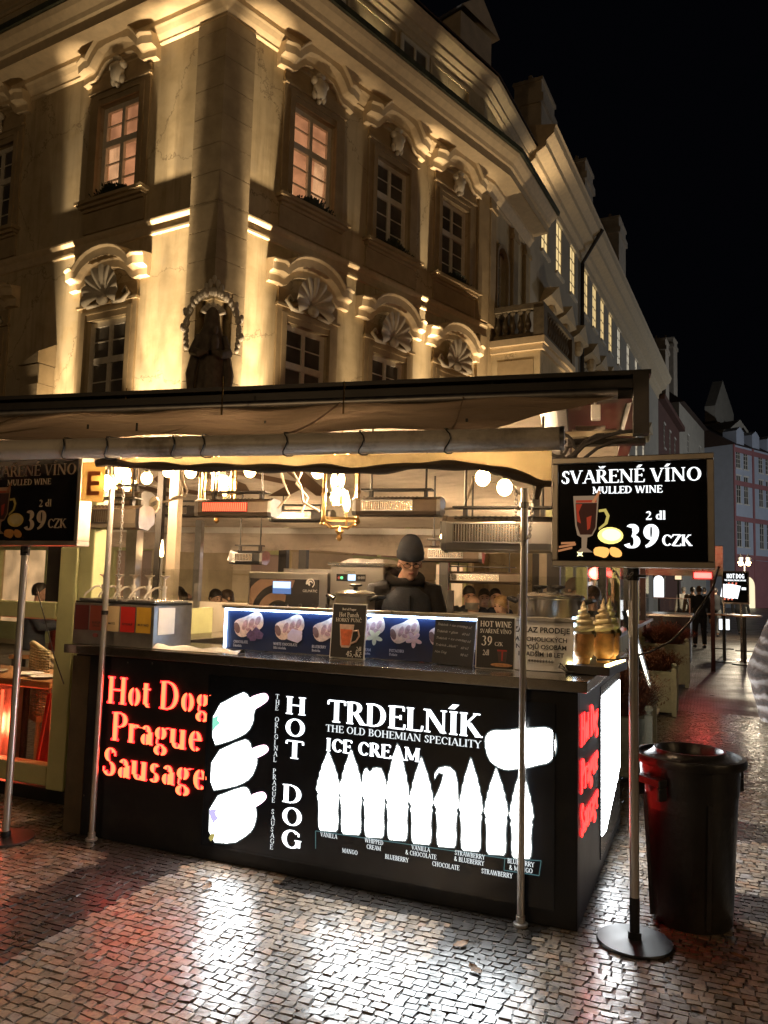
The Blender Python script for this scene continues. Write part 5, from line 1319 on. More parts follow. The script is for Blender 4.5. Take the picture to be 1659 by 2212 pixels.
def wicker_chair(x, y, label, rz):
    o = sthing('wicker_chair', label, 'chair', x, y, 0, rz=rz)
    s_ = MB()
    s_.box(-.27, .27, -.26, .26, .40, .45)
    for a in ((-.25, -.24), (.25, -.24), (-.25, .24), (.25, .24)): s_.cyl((a[0], a[1], 0), (a[0], a[1], .4), .02, n=8)
    s_.build('seat', M['wicker'], o)
    b_ = MB()
    for k in range(26):
        z = .45 + k * .021; wd = .30 * math.cos(max(0, (z - .75)) * 2.0) 
        b_.tube([(wd * math.sin(a), .26 - .10 * (1 - math.cos(a)) , z) for a in [rad(-75 + 150 * i / 12) for i in range(13)]], .0075, 5)
    for k in range(9):
        a = rad(-70 + 140 * k / 8); b_.tube([(.30 * math.sin(a), .26 - .10 * (1 - math.cos(a)), .45), (.27 * math.sin(a), .26 - .10 * (1 - math.cos(a)), .8), (.21 * math.sin(a), .26 - .08 * (1 - math.cos(a)), .99)], .007, 5)
    b_.tube([(.30 * math.sin(a) , .26 - .3 * (1 - math.cos(a)), .72 + .3 * math.cos(a)) for a in [rad(-90 + 180 * i / 14) for i in range(15)]], .022, 8)
    b_.build('backrest', M['wicker'], o, smooth=True)
    for sg in (-1, 1):
        a_ = MB(); a_.tube([(sg * .30, .2, .72), (sg * .32, 0, .70), (sg * .31, -.24, .67), (sg * .27, -.26, .4)], .022, 8)
        for k in range(7): a_.tube([(sg * .305, -.2 + k * .06, .45), (sg * .32, -.18 + k * .06, .69)], .006, 5)
        a_.build('armrest', M['wicker'], o, smooth=True)
    return o
wicker_chair(-4.62, 1.35, 'beige wicker armchair behind the lower glass of the windscreen', rad(150))
wicker_chair(-4.0, 1.6, 'wicker armchair with a red blanket beside the green post', rad(-150))
bk = MB(); vs = []
for i in range(9):
    for k in range(14):
        t = k / 13; vs.append((-.14 + .28 * i / 8, .10 * math.cos(t * 6) * 0 + (.0 if t < .5 else .05) + .01 * math.sin(i * 2 + k), (.55 + .52 * t * 2) if t < .5 else (1.07 - .6 * (t - .5) * 2)))
bk.add(vs, [(i * 14 + k, (i + 1) * 14 + k, (i + 1) * 14 + k + 1, i * 14 + k + 1) for i in range(8) for k in range(13)])
tag(bk.build('blanket', M['redcloth'], loc=S(-3.92, 1.15, 0), rot=(0, 0, SROT + .3), smooth='all'), 'red blanket hung over the wicker armchair by the green post', 'blanket')
tb_ = sthing('bistro_table', 'varnished wooden table with plates behind the windscreen', 'table', -4.5, 0.95, 0)
b = MB(); b.box(-.75, .45, -.3, .3, .74, .80); b.build('tabletop', M['wood'], tb_, bevel=.01)
b = MB(); b.cyl((-.1, 0, .02), (-.1, 0, .74), .03, n=10); b.lathe([(.25, 0), (.25, .02), (.04, .03)], 16, (-.1, 0, 0)); b.build('leg', M['black'], tb_, smooth=True)
for k, (a, c_) in enumerate(((-.35, -.12), (.02, -.1), (.25, -.16))):
    p = MB(); p.lathe([(.04, 0), (.11, .012), (.115, .016), (.05, .006)], 20); q = p.build('plate', M['white'], loc=S(-4.5 + a, .95 + c_, .802), smooth=True); tag(q, ['white plate at the left on the wooden table', 'white plate in the middle of the wooden table', 'white plate near the green post on the wooden table'][k], 'plate', 'plates on the wooden table')
rh = sthing('floor_heater', 'upright heater with glowing red tubes behind the windscreen glass', 'heater', -4.72, 0.78, 0)
b = MB(); b.box(-.14, .14, .03, .12, .1, .72); b.build('housing', M['steel_dull'], rh)
for xx in (-.07, .05): b = MB(); b.cyl((xx, .0, .16), (xx, .0, .68), .011, n=8); b.build('glow_tube', M['heat'], rh, smooth=True)
lamp('heater_glow', 'POINT', (0, -.06, .4), 60, (1.0, 0.10, 0.04), .1, rh)
rc = MB(); vs = []
for i in range(12): vs += [(-.02 - .10 * (i / 11) + .02 * math.sin(i * 2.2), .02 * math.sin(i * 1.7), .76 - .001 * i), (-.16 - .05 * (i / 11) + .02 * math.sin(i * 2.2), .02 * math.sin(i * 1.7 + 1), .2)]
rc = MB(); N_ = 10
rc.add([(-.13 + .20 * i / N_, .02 * math.sin(i * 1.8), .72) for i in range(N_ + 1)] + [(-.22 + .20 * i / N_, .03 * math.sin(i * 1.8), .16) for i in range(N_ + 1)], [(i, i + 1, N_ + 2 + i, N_ + 1 + i) for i in range(N_)])
tag(rc.build('red_cloth', M['redcloth'], loc=S(-3.90, 0.62, 0), rot=(0, 0, SROT), smooth='all'), 'red cloth hanging beside the green post behind the lower glass', 'cloth')
# ------------------------------------------------------------------ the food counter
YF, YB, XR, XL = 0.05, 1.92, -0.07, -3.22
st = sthing('food_counter', 'black food counter with glowing hot dog and ice cream panels and a steel top', 'food stall', 0, 0)
b = MB(); b.box(XL, XR, YF, YF + 0.04, 0.0, 1.10); b.box(XR - 0.04, XR, YF + 0.041, YB, 0.0, 1.10); b.box(XL, XL + 0.04, YF + 0.041, YB, 0, 1.10)
b.build('body', M['blackpanel'], st, bevel=0.004)
b = MB(); b.box(XL - 0.02, -3.10, YF - 0.004, YF - 0.001, 0.0, 1.09); b.build('side_strip', M['hem'], st)
b = MB(); b.box(XL + .05, XR - .05, YF + .3, YB, 0.02, 0.05); b.build('floor_panel', M['darkmetal'], st)
M['steeltop'] = mat('worn_steel_top', (0.50, 0.47, 0.43), 0.22, 1.0, 0.15, 6, dirt=(3, (0.3, 0.26, 0.22)))
b = MB(); b.box(XL - 0.06, -2.02, 0.0, 0.62, 1.108, 1.162); b.box(-2.018, XR + 0.05, 0.003, 0.62, 1.106, 1.160); b.box(-0.55, XR + 0.05, 0.621, YB, 1.107, 1.161); b.box(XL - .06, -2.9, .621, YB, 1.107, 1.161)
b.build('countertop', M['steeltop'], st, bevel=0.004)
b = MB(); b.box(-2.9, -0.56, 1.0, 1.85, 0.86, 0.90); b.box(-2.9, -0.56, 1.02, 1.05, 0.05, .859); b.build('back_worktop', M['steel_dull'], st)
# back splash: grey panels with clear glass above
yb = YB - 0.04
_, zt = spx(700, 1322, yb); _, zg = spx(700, 1245, yb)
b = MB(); b.box(-4.4, XR, yb, yb + 0.02, 0.05, 1.40); b.build('back_panel', M['grey_plaster'], st)
b = MB(); b.box(-4.4, XR, yb + .004, yb + 0.012, 1.401, 1.68); b.build('back_glass', M['pane'], st)
for px_ in (427, 975):
    b = MB(); x, _ = spx(px_, 1300, yb); b.box(x - .022, x + .022, yb - .03, yb - .001, 0.05, 1.56); b.build('back_post', M['steel_dull'], st)
b = MB(); b.box(XR - .012, XR - .006, .7, YB - .06, 1.162, 1.52); b.build('side_glass', M['pane'], st)
b = MB()
for px_, py_ in ((355, 1612), (340, 1797), (322, 1980)): pass
for a_, c_ in ((175, 1478), (277, 1457), (340, 1420), (323, 2000)): 
    pass
for px_, py_ in ((194, 1428), (277, 1430 + 1), (188, 1530), (182, 1718), (330, 1433)):
    x, z = spx(px_, py_, YF); b = MB(); b.cyl((x, YF, z), (x, YF - .004, z), .006, n=8); b.build('screw', M['chrome'], st)

# ---- glowing fronts
def fx(px, py, y=None): return spx(px, py, YF if y is None else y)
def crop(c, x0, y0, sc): return ((x0 + c[0] / sc) * 0.54861, (y0 + c[1] / sc) * 0.54861)
M['redhalo'] = glow('red_letter_edge', (1.0, 0.010, 0.012), 13)
M['redcore'] = glow('orange_letter_core', (1.0, 0.12, 0.04), 4.5)
def ftext(mb, txt, a, right, top, y=YF - 0.004, **kw):
    x, z = fx(*a); xr, _ = fx(*right); _, zt_ = fx(*top)
    letters(mb, txt, x, z, zt_ - z, y, width=(xr - x), **kw); return x, z, zt_ - z
for txt, a, r, t in (('Hot Dog', (231, 1518), (456, 1530), (232, 1460)), ('Prague', (240, 1598), (438, 1612), (244, 1537)), ('Sausage', (220, 1672), (449, 1692), (222, 1612))):
    halo, core = MB(), MB()
    ftext(halo, txt, a, r, t, YF - 0.0045, thick=17, thin=7, bold=1, stencil=True)
    ftext(core, txt, a, r, t, YF - 0.0075, thick=17, thin=7, bold=-4, stencil=True)
    lt = halo.build('red_lettering', M['redhalo'], st); core.build('letter_core', M['redcore'], lt)
# hot dog and ice cream light box: a thin framed panel with glowing pictures
lb = MB()
xa, za = fx(456, 1468); xb, _ = fx(1195, 1520); zb = fx(453, 1838)[1]
lb.box(xa, xb, YF - 0.006, YF - 0.001, 0.09, 1.03)
for q in ((xa - .012, xa, .08, 1.04), (xb, xb + .012, .08, 1.04)): lb.box(q[0], q[1], YF - 0.010, YF - 0.001, q[2], q[3])
lb.box(xa, xb, YF - 0.010, YF - 0.001, 1.03, 1.042); lb.box(xa, xb, YF - 0.010, YF - 0.001, .078, .09)
M['boxface'] = mat('dark_blue_light_box', (0.012, 0.016, 0.026), 0.22, 0, 0.2, 4)
lbo = lb.build('light_box', M['boxface'], st)
C1 = lambda c: fx(*crop(c, 300, 2550, 1.659)); C2 = lambda c: fx(*crop(c, 1200, 2650, 1.508))
YG = YF - 0.009
M['pinkglow'] = glow('pink_light', (1.0, 0.62, 0.78), 4.2); M['greenglow'] = glow('green_light', (0.25, 0.75, 0.55), 1.2); M['violetglow'] = glow('violet_light', (0.5, 0.45, 0.85), 1.3); M['olivglow'] = glow('olive_light', (.5, .42, .12), 0.9)
M['w_edge'] = glow('picture_glow_edge', (1.0, .95, .82), .75); M['w_rim'] = glow('picture_glow_rim', (.55, .85, 1.0), .16)  # dim tinted borders, putting a soft glow round the pictures into emission
def inset(P, e):
    n = len(P); out = []
    for i in range(n):
        a, b, c = P[i - 1], P[i], P[(i + 1) % n]
        d1, d2_ = (b[0] - a[0], b[1] - a[1]), (c[0] - b[0], c[1] - b[1]); l1, l2 = math.hypot(*d1) or 1e-6, math.hypot(*d2_) or 1e-6
        nx, nz = -(d1[1] / l1 + d2_[1] / l2), d1[0] / l1 + d2_[0] / l2; q = math.hypot(nx, nz) or 1; k = min(1.6, 2 / q) if q > .3 else 1
        out.append((b[0] + nx / q * e * k, b[1] + nz / q * e * k))
    return out
def plate(name, pts, m_, conv, par, y=YG, d=.002, smooth=0):
    P = [conv(p) for p in pts]
    for _ in range(smooth):
        P = [q for i in range(len(P)) for q in ((P[i][0] * .75 + P[(i + 1) % len(P)][0] * .25, P[i][1] * .75 + P[(i + 1) % len(P)][1] * .25), (P[i][0] * .25 + P[(i + 1) % len(P)][0] * .75, P[i][1] * .25 + P[(i + 1) % len(P)][1] * .75))]
    A = sum(P[i][0] * P[(i + 1) % len(P)][1] - P[(i + 1) % len(P)][0] * P[i][1] for i in range(len(P)))
    if A < 0: P = P[::-1]
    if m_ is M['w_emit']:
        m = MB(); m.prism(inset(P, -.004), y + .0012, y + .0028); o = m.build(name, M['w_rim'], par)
        m = MB(); m.prism(P, y + .0004, y + .0011); m.build('glow_edge', M['w_edge'], o)
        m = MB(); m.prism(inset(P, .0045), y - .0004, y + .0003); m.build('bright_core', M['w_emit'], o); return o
    m = MB(); m.prism(P, y, y + d); return m.build(name, m_, par)
buns = [([(900, 390), (1090, 288), (1120, 298), (1140, 330), (1180, 395), (1165, 430), (1165, 480), (1130, 550), (1060, 590), (980, 620), (893, 642)], [(1120, 330), (1230, 291), (1258, 308), (1262, 335), (1245, 358), (1160, 410), (1120, 420)]),
        ([(890, 690), (1100, 592), (1140, 610), (1152, 660), (1190, 715), (1185, 770), (1150, 850), (1080, 895), (980, 920), (880, 935)], [(1130, 665), (1230, 627), (1262, 648), (1260, 680), (1190, 720), (1130, 730)]),
        ([(877, 985), (1090, 903), (1130, 915), (1146, 962), (1180, 1035), (1185, 1110), (1160, 1190), (1100, 1240), (1030, 1280), (870, 1268)], [(1125, 968), (1220, 932), (1250, 958), (1245, 992), (1180, 1040), (1125, 1050)])]
for k, (bun, sau) in enumerate(buns):
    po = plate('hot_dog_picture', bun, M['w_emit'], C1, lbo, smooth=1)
    plate('sausage', sau, M['pinkglow'], C1, po, YG - .0012, .001, smooth=2)
    if k == 0: plate('salad', [(900, 455), (945, 430), (930, 470), (950, 490), (918, 520), (900, 545), (897, 500)], M['greenglow'], C1, po, YG - .0012, .001)
    if k == 2: plate('onion', [(878, 1055), (930, 1048), (915, 1080), (935, 1110), (905, 1150), (880, 1110)], M['violetglow'], C1, po, YG - .0012, .001); plate('salad', [(872, 1240), (890, 1210), (915, 1212), (908, 1245), (885, 1262)], M['olivglow'], C1, po, YG - .0012, .001)
# cones
cones = [((145, 935), 460), ((280, 955), 452), ((417, 973), 562), ((555, 990), 418), ((697, 1012), 496), ((845, 1030), 556), ((990, 1053), 502), ((1140, 1075), 560), ((1290, 1097), 560)]
pr = [(-45, 0), (-56, -18), (-60, -70), (-57, -120), (-60, -178), (-66, -205), (-60, -222), (-73, -250), (-66, -275), (-64, -300), (-54, -322), (-53, -345), (-42, -368), (-38, -392), (-25, -420), (-14, -450), (-3, -478)]
for k, ((bx, by), tip) in enumerate(cones):
    sc_ = (by - 215 - tip) / (478 - 215)
    side = [(x * 1.03, y if y > -215 else -215 + (y + 215) * sc_) for x, y in pr]
    if k == 2: side = pr[:8] + [(-74, -300), (-70, -370), (-58, -405), (-45, -412), (-30, -388), (-15, -400), (-8, -412)]
    if k == 5: side = pr[:8] + [(-72, -290), (-52, -330), (-30, -385), (-20, -430), (-45, -440), (-60, -420), (-72, -400), (-70, -440), (-45, -470), (-10, -478)]
    right_ = [(-x, y + 6) for x, y in (pr[:8] + [(p[0], p[1] if p[1] > -215 else -215 + (p[1] + 215) * sc_) for p in pr[8:]])][::-1] if k not in (2, 5) else ([(66, -290), (70, -330), (55, -380), (40, -410), (15, -414)][::-1] + [(-x, y + 6) for x, y in pr[:8]][::-1] if k == 2 else [(20, -475), (52, -445), (66, -380), (70, -300)] + [(-x, y + 6) for x, y in pr[:8]][::-1])
    pts = [(bx + x, by + y) for x, y in side + right_]
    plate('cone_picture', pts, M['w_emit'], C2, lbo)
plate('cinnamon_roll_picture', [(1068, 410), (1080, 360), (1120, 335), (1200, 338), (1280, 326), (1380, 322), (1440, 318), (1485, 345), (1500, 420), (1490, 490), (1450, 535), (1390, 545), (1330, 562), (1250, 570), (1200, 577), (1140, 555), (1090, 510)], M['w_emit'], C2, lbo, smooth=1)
tx = MB()
ftext(tx, 'TRDELNÍK', (708, 1558), (1041, 1582), (708, 1511), YG, thick=17, thin=7)
tx.build('white_lettering', M['w_big'], lbo); tx = MB()
ftext(tx, 'ICE CREAM', (705, 1621), (909, 1637), (705, 1593), YG, thick=19, thin=9)
tx.build('white_lettering', M['w_big'], lbo); tx = MB()
x, z = fx(619, 1541); s0 = fx(619, 1503)[1] - z
for k, ch in enumerate('HOT DOG'):
    if ch != ' ': w_ = strokes(ch)[0] / 100; letters(tx, ch, x + .063 - .068 * (w_ / .8 if w_ < .75 else 1), z - k * 0.1192, s0, YG, width=0.136 * min(1, w_ / .78), thick=17, thin=7)
tx.build('white_lettering', M['w_big'], lbo)
ts = MB()
ftext(ts, 'THE OLD BOHEMIAN SPECIALITY', (705, 1579), (1041, 1607), (705, 1564), YG, thick=14, thin=6)
ts.build('small_lettering', M['w_text'], lbo); ts = MB()
x, z = fx(597, 1509); z_end = fx(586, 1833)[1]; n = 26
for k, ch in enumerate('THE ORIGINAL PRAGUE SAUSAGE'):
    if ch != ' ': letters(ts, ch, x, z - k * (z - z_end) / n, 0.026, YG, width=0.026 * max(.5, strokes(ch)[0] / 75), thick=11, thin=6)
ts.build('small_lettering', M['w_text'], lbo)
for txt, c_, dy in (('VANILLA', (147, 962), 0), ('MANGO', (272, 1058), 0), ('WHIPPED', (415, 998), 0), ('CREAM', (413, 1034), 0), ('BLUEBERRY', (550, 1098), 0), ('VANILLA', (692, 1040), 0), ('& CHOCOLATE', (692, 1076), 0), ('CHOCOLATE', (840, 1142), 0), ('STRAWBERRY', (982, 1078), 0), ('& BLUEBERRY', (978, 1114), 0), ('STRAWBERRY', (1143, 1188), 0), ('BLUEBERRY', (1285, 1125), 0), ('& MANGO', (1285, 1163), 0)):
    cx_, cz = C2((c_[0], c_[1] + 12)); w_ = text_w(txt) * 0.0225
    ts = MB(); letters(ts, txt, cx_ - w_ / 2, cz, 0.0225, YG, thick=13, thin=6); ts.build('small_lettering', M['w_text'], lbo)
M['cyanline'] = glow('dim_cyan_outline', (0.3, 0.75, 0.85), 0.22)
ol = MB()
for a_, c_ in (((68, 935), (68, 1040)), ((68, 935), (1190, 1098)), ((1190, 1098), (1185, 1168)), ((1190, 1098), (1405, 1112)), ((1405, 1112), (1393, 1200)), ((1185, 1168), (1393, 1200))):
    A_, B_ = C2(a_), C2(c_); ol.bar((A_[0], YG + .002, A_[1]), (B_[0], YG + .002, B_[1]), .003, .003)
ol.build('outline', M['cyanline'], lbo)
# right-hand side of the counter: the same lettering and a glowing panel seen at a slant
MSIDE = Matrix.Translation((XR, YF, 0)) @ Matrix.Rotation(rad(90), 4, 'Z')
M['redcore2'] = glow('red_letter_core', (1, .05, .03), 2.6)
for txt, z, h in (('Hot Dog', .83, .155), ('Prague', .61, .155), ('Sausage', .40, .155)):
    h2, c2_ = MB(MSIDE), MB(MSIDE)
    letters(h2, txt, .07, z, h, -.004, width=.62, thick=17, thin=7, bold=1, stencil=True); letters(c2_, txt, .07, z, h, -.007, width=.62, thick=17, thin=7, bold=-3, stencil=True)
    s2_ = h2.build('red_lettering', M['redhalo'], st); c2_.build('letter_core', M['redcore2'], s2_)
sb = MB(MSIDE); sb.box(.80, 1.80, -.006, -.001, .08, 1.04); sbo = sb.build('light_box', M['boxface'], st)
def sp_(name, pts, m_, y=-.009):
    m = MB(MSIDE); m.prism(pts, y, y + .002); return m.build(name, m_, sbo)
sp_('lit_picture', [(.84, .98), (1.78, .98), (1.78, .40), (1.62, .34), (1.30, .26), (1.02, .18), (.84, .20)], M['w_emit'])
for k in range(5): sp_('picture_bar', [(.90 + .17 * k, .92 - .05 * (k % 2)), (.925 + .17 * k, .92 - .05 * (k % 2)), (1.06 + .17 * k, .62), (1.035 + .17 * k, .62)], M['boxface'], -.0125)
for k in range(7): sp_('picture_bar', [(.93 + .12 * k, .55), (.945 + .12 * k, .55), (.95 + .12 * k, .24 + .015 * k), (.93 + .12 * k, .24 + .015 * k)], M['boxface'], -.0125)
# ---- blue lit menu strip with pastry pictures
YM = 0.38
mx0, mz0 = spx(488, 1404, YM); mx1, _ = spx(1238, 1460, YM); mz1 = spx(488, 1313, YM)[1]
mn = sthing('menu_light_box', 'long blue lit menu strip with rolled pastry pictures standing on the steel counter', 'menu board', 0, 0)
M['bluepanel'] = mat('blue_menu_print', (0.004, 0.013, 0.055), 0.4, 0, 0.25, 2.5)
mb = MB(); mb.box(mx0, mx1, YM, YM + .03, 1.164, mz1); mb.build('panel', M['bluepanel'], mn)
mb = MB(); mb.box(mx0 - .015, mx1 + .015, YM - .045, YM + .06, mz1 + .001, mz1 + .022); mb.build('frame', M['steel'], mn, bevel=.003)
M['led'] = glow('cool_led_strip', (0.50, 0.72, 1.0), 26)
mb = MB(); mb.box(mx0, mx1, YM - .030, YM - .018, mz1 - .010, mz1 - .001); mb.build('led_strip', M['led'], mn); mb = MB(); mb.box(mx0 - .012, mx0 - .002, YM - .012, YM, 1.17, mz1 - .012); mb.build('led_strip', M['led'], mn)
mb = MB(); mb.box(mx1 - .002, mx1 + .010, YM - .016, YM + .0, 1.164, mz1 + .03); mb.build('led_strip', M['led'], mn)
M['dough'] = mat('pastry_print', (0.78, 0.60, 0.52), 0.6, 0, 0.25, 40); M['doughdark'] = mat('pastry_brown', (0.52, 0.30, 0.30), 0.6, 0, 0.4, 60); M['pit'] = mat('pastry_hole', (0.20, 0.11, 0.10), .7, 0, .2, 30)
M['choc'] = mat('violet_chocolate', (0.10, 0.06, 0.14), .5, 0, .4, 60); M['wchoc'] = mat('white_chocolate', (0.70, 0.62, 0.80), .5, 0, .08, 40); M['petal'] = mat('vanilla_petal', (.85, .80, .55), .6, 0, .1, 40); M['petal2'] = mat('pink_petal', (.75, .55, .62), .6, 0, .2, 60)
def mpt(p): return spx(p[0], p[1], YM)
def ell(cx, cy, rx, ry, rot=0, n=18): 
    return [(cx + rx * math.cos(t) * math.cos(rot) - ry * math.sin(t) * math.sin(rot), cy + rx * math.cos(t) * math.sin(rot) + ry * math.sin(t) * math.cos(rot)) for t in [2 * math.pi * k / n for k in range(n)]]
def pastry(x0, y0, extra):
    o = plate('pastry_picture', [(x0 + 2, y0 + 20), (x0 + 8, y0 + 12), (x0 + 28, y0 + 6), (x0 + 46, y0 - 4), (x0 + 58, y0 - 4), (x0 + 65, y0 + 8), (x0 + 66, y0 + 24), (x0 + 58, y0 + 34), (x0 + 42, y0 + 40), (x0 + 26, y0 + 50), (x0 + 14, y0 + 50), (x0 + 4, y0 + 40)], M['dough'], mpt, mn, YM - .004, .003, 1)
    plate('pastry_hole', ell(x0 + 9, y0 + 30, 6, 12, -.25), M['pit'], mpt, o, YM - .0055, .001)
    for dx, dy, rx, ry in ((26, 24, 5, 12), (40, 20, 5, 11), (54, 15, 5, 11), (34, 34, 6, 4), (48, 29, 6, 4)): plate('crust', ell(x0 + dx, y0 + dy, rx, ry, .35), M['doughdark'], mpt, o, YM - .0055, .001)
    if extra == 'choc':
        for k, (dx, dy) in enumerate(((38, 44), (50, 38), (58, 46), (44, 50))): plate('topping', [(x0 + dx - 9, y0 + dy), (x0 + dx, y0 + dy - 10), (x0 + dx + 9, y0 + dy - 3), (x0 + dx + 5, y0 + dy + 8), (x0 + dx - 6, y0 + dy + 8)], M['choc'], mpt, o, YM - .0065 - .001 * k, .0008)
    if extra == 'white':
        for k in range(2): plate('topping', [(x0 + 30, y0 + 46 + 8 * k - 8), (x0 + 40, y0 + 26 + 8 * k), (x0 + 62, y0 + 32 + 8 * k), (x0 + 61, y0 + 42 + 8 * k), (x0 + 52, y0 + 52 + 5 * k), (x0 + 30, y0 + 44 + 5 * k)], M['wchoc'], mpt, o, YM - .0065 - .001 * k, .0008)
    if extra in ('flower', 'flower2'):
        for k in range(5): a = k * 1.257 + .4; plate('topping', ell(x0 + (44 if extra == 'flower' else 54) + 9 * math.cos(a), y0 + 42 + 9 * math.sin(a), 9, 4.5, a), M['petal' if extra == 'flower' else 'petal2'], mpt, o, YM - .0065 - .0006 * k, .0005)
    return o
for x0, y0, e_ in ((504, 1326, 'choc'), (592, 1332, 'white'), (674, 1336, ''), (766, 1334, 'flower'), (841, 1340, 'flower2'), (925, 1346, 'choc'), (990, 1352, 'white'), (1075, 1358, 'choc')): pastry(x0, y0, e_)
M['caption'] = mat('pale_caption', (.62, .66, .80), .6, 0, .05)
cp = MB()
for txt, p in (('CHOCOLATE', (505, 1388)), ('Čokoláda', (504, 1396)), ('WHITE CHOCOLATE', (591, 1393)), ('Bílá čokoláda', (591, 1401)), ('BLUEBERRY', (674, 1399)), ('Borůvka', (674, 1407)), ('VANILLA CREAM', (755, 1404)), ('Vanilkový krém', (765, 1412)), ('PISTACHIO', (841, 1408)), ('Pistácie', (841, 1416))):
    x, z = mpt(p); letters(cp, txt, x, z, .0165 if txt.isupper() else .015, YM - .003, thick=16, thin=9)
cp.build('caption', M['caption'], mn)

# ---- signs standing on the counter
def stand_sign(name, label, p_tl, p_br, y, facem, edge=.006, tilt=-5):
    x0, z0 = spx(p_tl[0], p_br[1], y); x1, _ = spx(p_br[0], p_br[1], y); z1 = spx(p_tl[0], p_tl[1], y)[1]
    o = sthing(name, label, 'sign', (x0 + x1) / 2, y, 1.163)
    o.rotation_euler = (rad(tilt), 0, SROT)
    w, h = (x1 - x0) / 2, z1 - 1.163
    m = MB(); m.box(-w, w, 0, .008, 0, h); bd = m.build('board', M['paper'], o)
    m = MB(); m.box(-w + edge, w - edge, -.002, -.0005, edge, h - edge); m.build('face', facem, o)
    m = MB(); m.box(-w * .8, w * .8, .009, .07, 0, .008); m.build('foot', M['paper'], o)
    return o, w, h
M['signblack'] = mat('black_print', (.014, .013, .014), .45, 0, .2)
M['inkwhite'] = mat('white_print', (.80, .78, .74), .6, 0, .03)
hp, w, h = stand_sign('table_sign', 'black hot punch sign with a glass of orange punch standing on the counter', (711, 1302), (786, 1425), .26, M['signblack'])
def ctext(mb, txt, cx, z, hh, **kw):
    wd = kw.get('width') or text_w(txt) * hh; letters(mb, txt, cx - wd / 2, z, hh, -.004, **kw)
m = MB(); LN = lambda: (m.build('lettering', M['inkwhite'], hp), m.v.clear(), m.f.clear()); ctext(m, 'Best of Prague', 0, h * .875, .013, width=w * .8, thick=15, thin=9); LN(); ctext(m, 'Hot Punch', 0, h * .755, .026, width=w * 1.15, thick=12, thin=5); LN(); ctext(m, 'HORKÝ PUNČ', 0, h * .665, .021, width=w * 1.5, thick=12, thin=5); LN(); ctext(m, '2dl', w * .68, h * .155, .023, width=w * .30); LN(); ctext(m, '45,-Kč', w * .42, h * .045, .031, width=w * .9); m.build('lettering', M['inkwhite'], hp)
M['punch'] = mat('orange_punch_print', (.62, .14, .05), .5, 0, .25, 50); M['glassprint'] = mat('glass_print', (.62, .45, .38), .5, 0, .2, 50)
m = MB(); m.prism([(-w * .5, h * .62), (w * .34, h * .62), (w * .30, h * .5), (w * .20, h * .24), (w * .1, h * .20), (-w * .32, h * .20), (-w * .40, h * .24)], -.0035, -.0022); po = m.build('mug_picture', M['glassprint'], hp)
m = MB(); m.prism([(-w * .44, h * .53), (w * .26, h * .53), (w * .14, h * .24), (-w * .32, h * .24)], -.0045, -.0036); m.build('punch', M['punch'], po)
m = MB(); m.tube([(w * .28, -.003, h * .50), (w * .58, -.003, h * .52), (w * .66, -.003, h * .42), (w * .50, -.003, h * .32), (w * .22, -.003, h * .28)], .006, 6); m.build('handle', M['glassprint'], po, smooth=True)
hw, w, h = stand_sign('table_sign', 'black hot wine price sign with 39 CZK beside the right steel pole', (1026, 1330), (1111, 1447), .24, M['signblack'])
m = MB(); LN = lambda: (m.build('lettering', M['inkwhite'], hw), m.v.clear(), m.f.clear()); ctext(m, 'HOT WINE', 0, h * .80, .030, width=w * 1.6, thick=17, thin=8); LN(); ctext(m, 'SVAŘENÉ VÍNO', 0, h * .68, .021, width=w * 1.62); LN(); ctext(m, '39', -w * .42, h * .44, .052, width=w * .60, thick=13); LN(); ctext(m, 'CZK', w * .18, h * .445, .020, width=w * .42); LN(); ctext(m, '2dl', -w * .46, h * .26, .028, width=w * .34); m.build('lettering', M['inkwhite'], hw)
M['winered'] = mat('red_wine_print', (.35, .03, .02), .5, 0, .2); M['darkglass'] = mat('dark_glass_print', (.06, .03, .03), .3, 0, .3); M['orangep'] = mat('orange_print', (.55, .28, .12), .6, 0, .3, 60)
m = MB(); m.prism([(w * .10, h * .38), (w * .62, h * .38), (w * .56, h * .14), (w * .2, h * .14)], -.0035, -.0022); po = m.build('wine_glass_picture', M['darkglass'], hw)
m = MB(); m.prism([(w * .12, h * .375), (w * .60, h * .375), (w * .60, h * .345), (w * .12, h * .345)], -.0045, -.0036); m.prism([(w * .34, h * .34), (w * .42, h * .34), (w * .40, h * .17), (w * .34, h * .17)], -.0045, -.0036); m.build('wine', M['winered'], po)
m = MB(); m.prism(ell(w * .35, h * .09, w * .55, h * .035), -.0035, -.0022); m.build('orange_slice', M['orangep'], po)
cb_, w, h = stand_sign('chalkboard', 'small black chalkboard with handwritten prices leaning on the blue menu strip', (932, 1338), (1021, 1437), .32, mat('slate', (.022, .022, .022), .7, 0, .3, 6), .0, -7)
cb_.rotation_euler = (rad(-7), rad(2.5), SROT)
M['chalk'] = mat('chalk_writing', (.36, .36, .36), .9, 0, .2, 60)
for k, (a_, c_) in enumerate((('Trdelník + ice cream', '140 kč'), ('Trdelník + glaze', '60 kč'), ('Trdelník + ice cream', '140 kč'), ('Trdelník „klasik“', '60 kč'), ('Hot Dog', '98 kč'))):
    sans(a_, .019, 'handwriting', M['chalk'], cb_, (-w * .9, -.004, h * (.86 - .155 * k)), shear=.35); sans(c_, .019, 'handwriting', M['chalk'], cb_, (w * .35, -.004, h * (.84 - .155 * k)), shear=.35)
nt_, w, h = stand_sign('notice', 'white paper notice in black Czech capitals about alcohol sale', (1095, 1335), (1238, 1460), .33, M['paper'], .0, -3)
M['ink'] = mat('black_ink', (.02, .02, .022), .7, 0, .1)
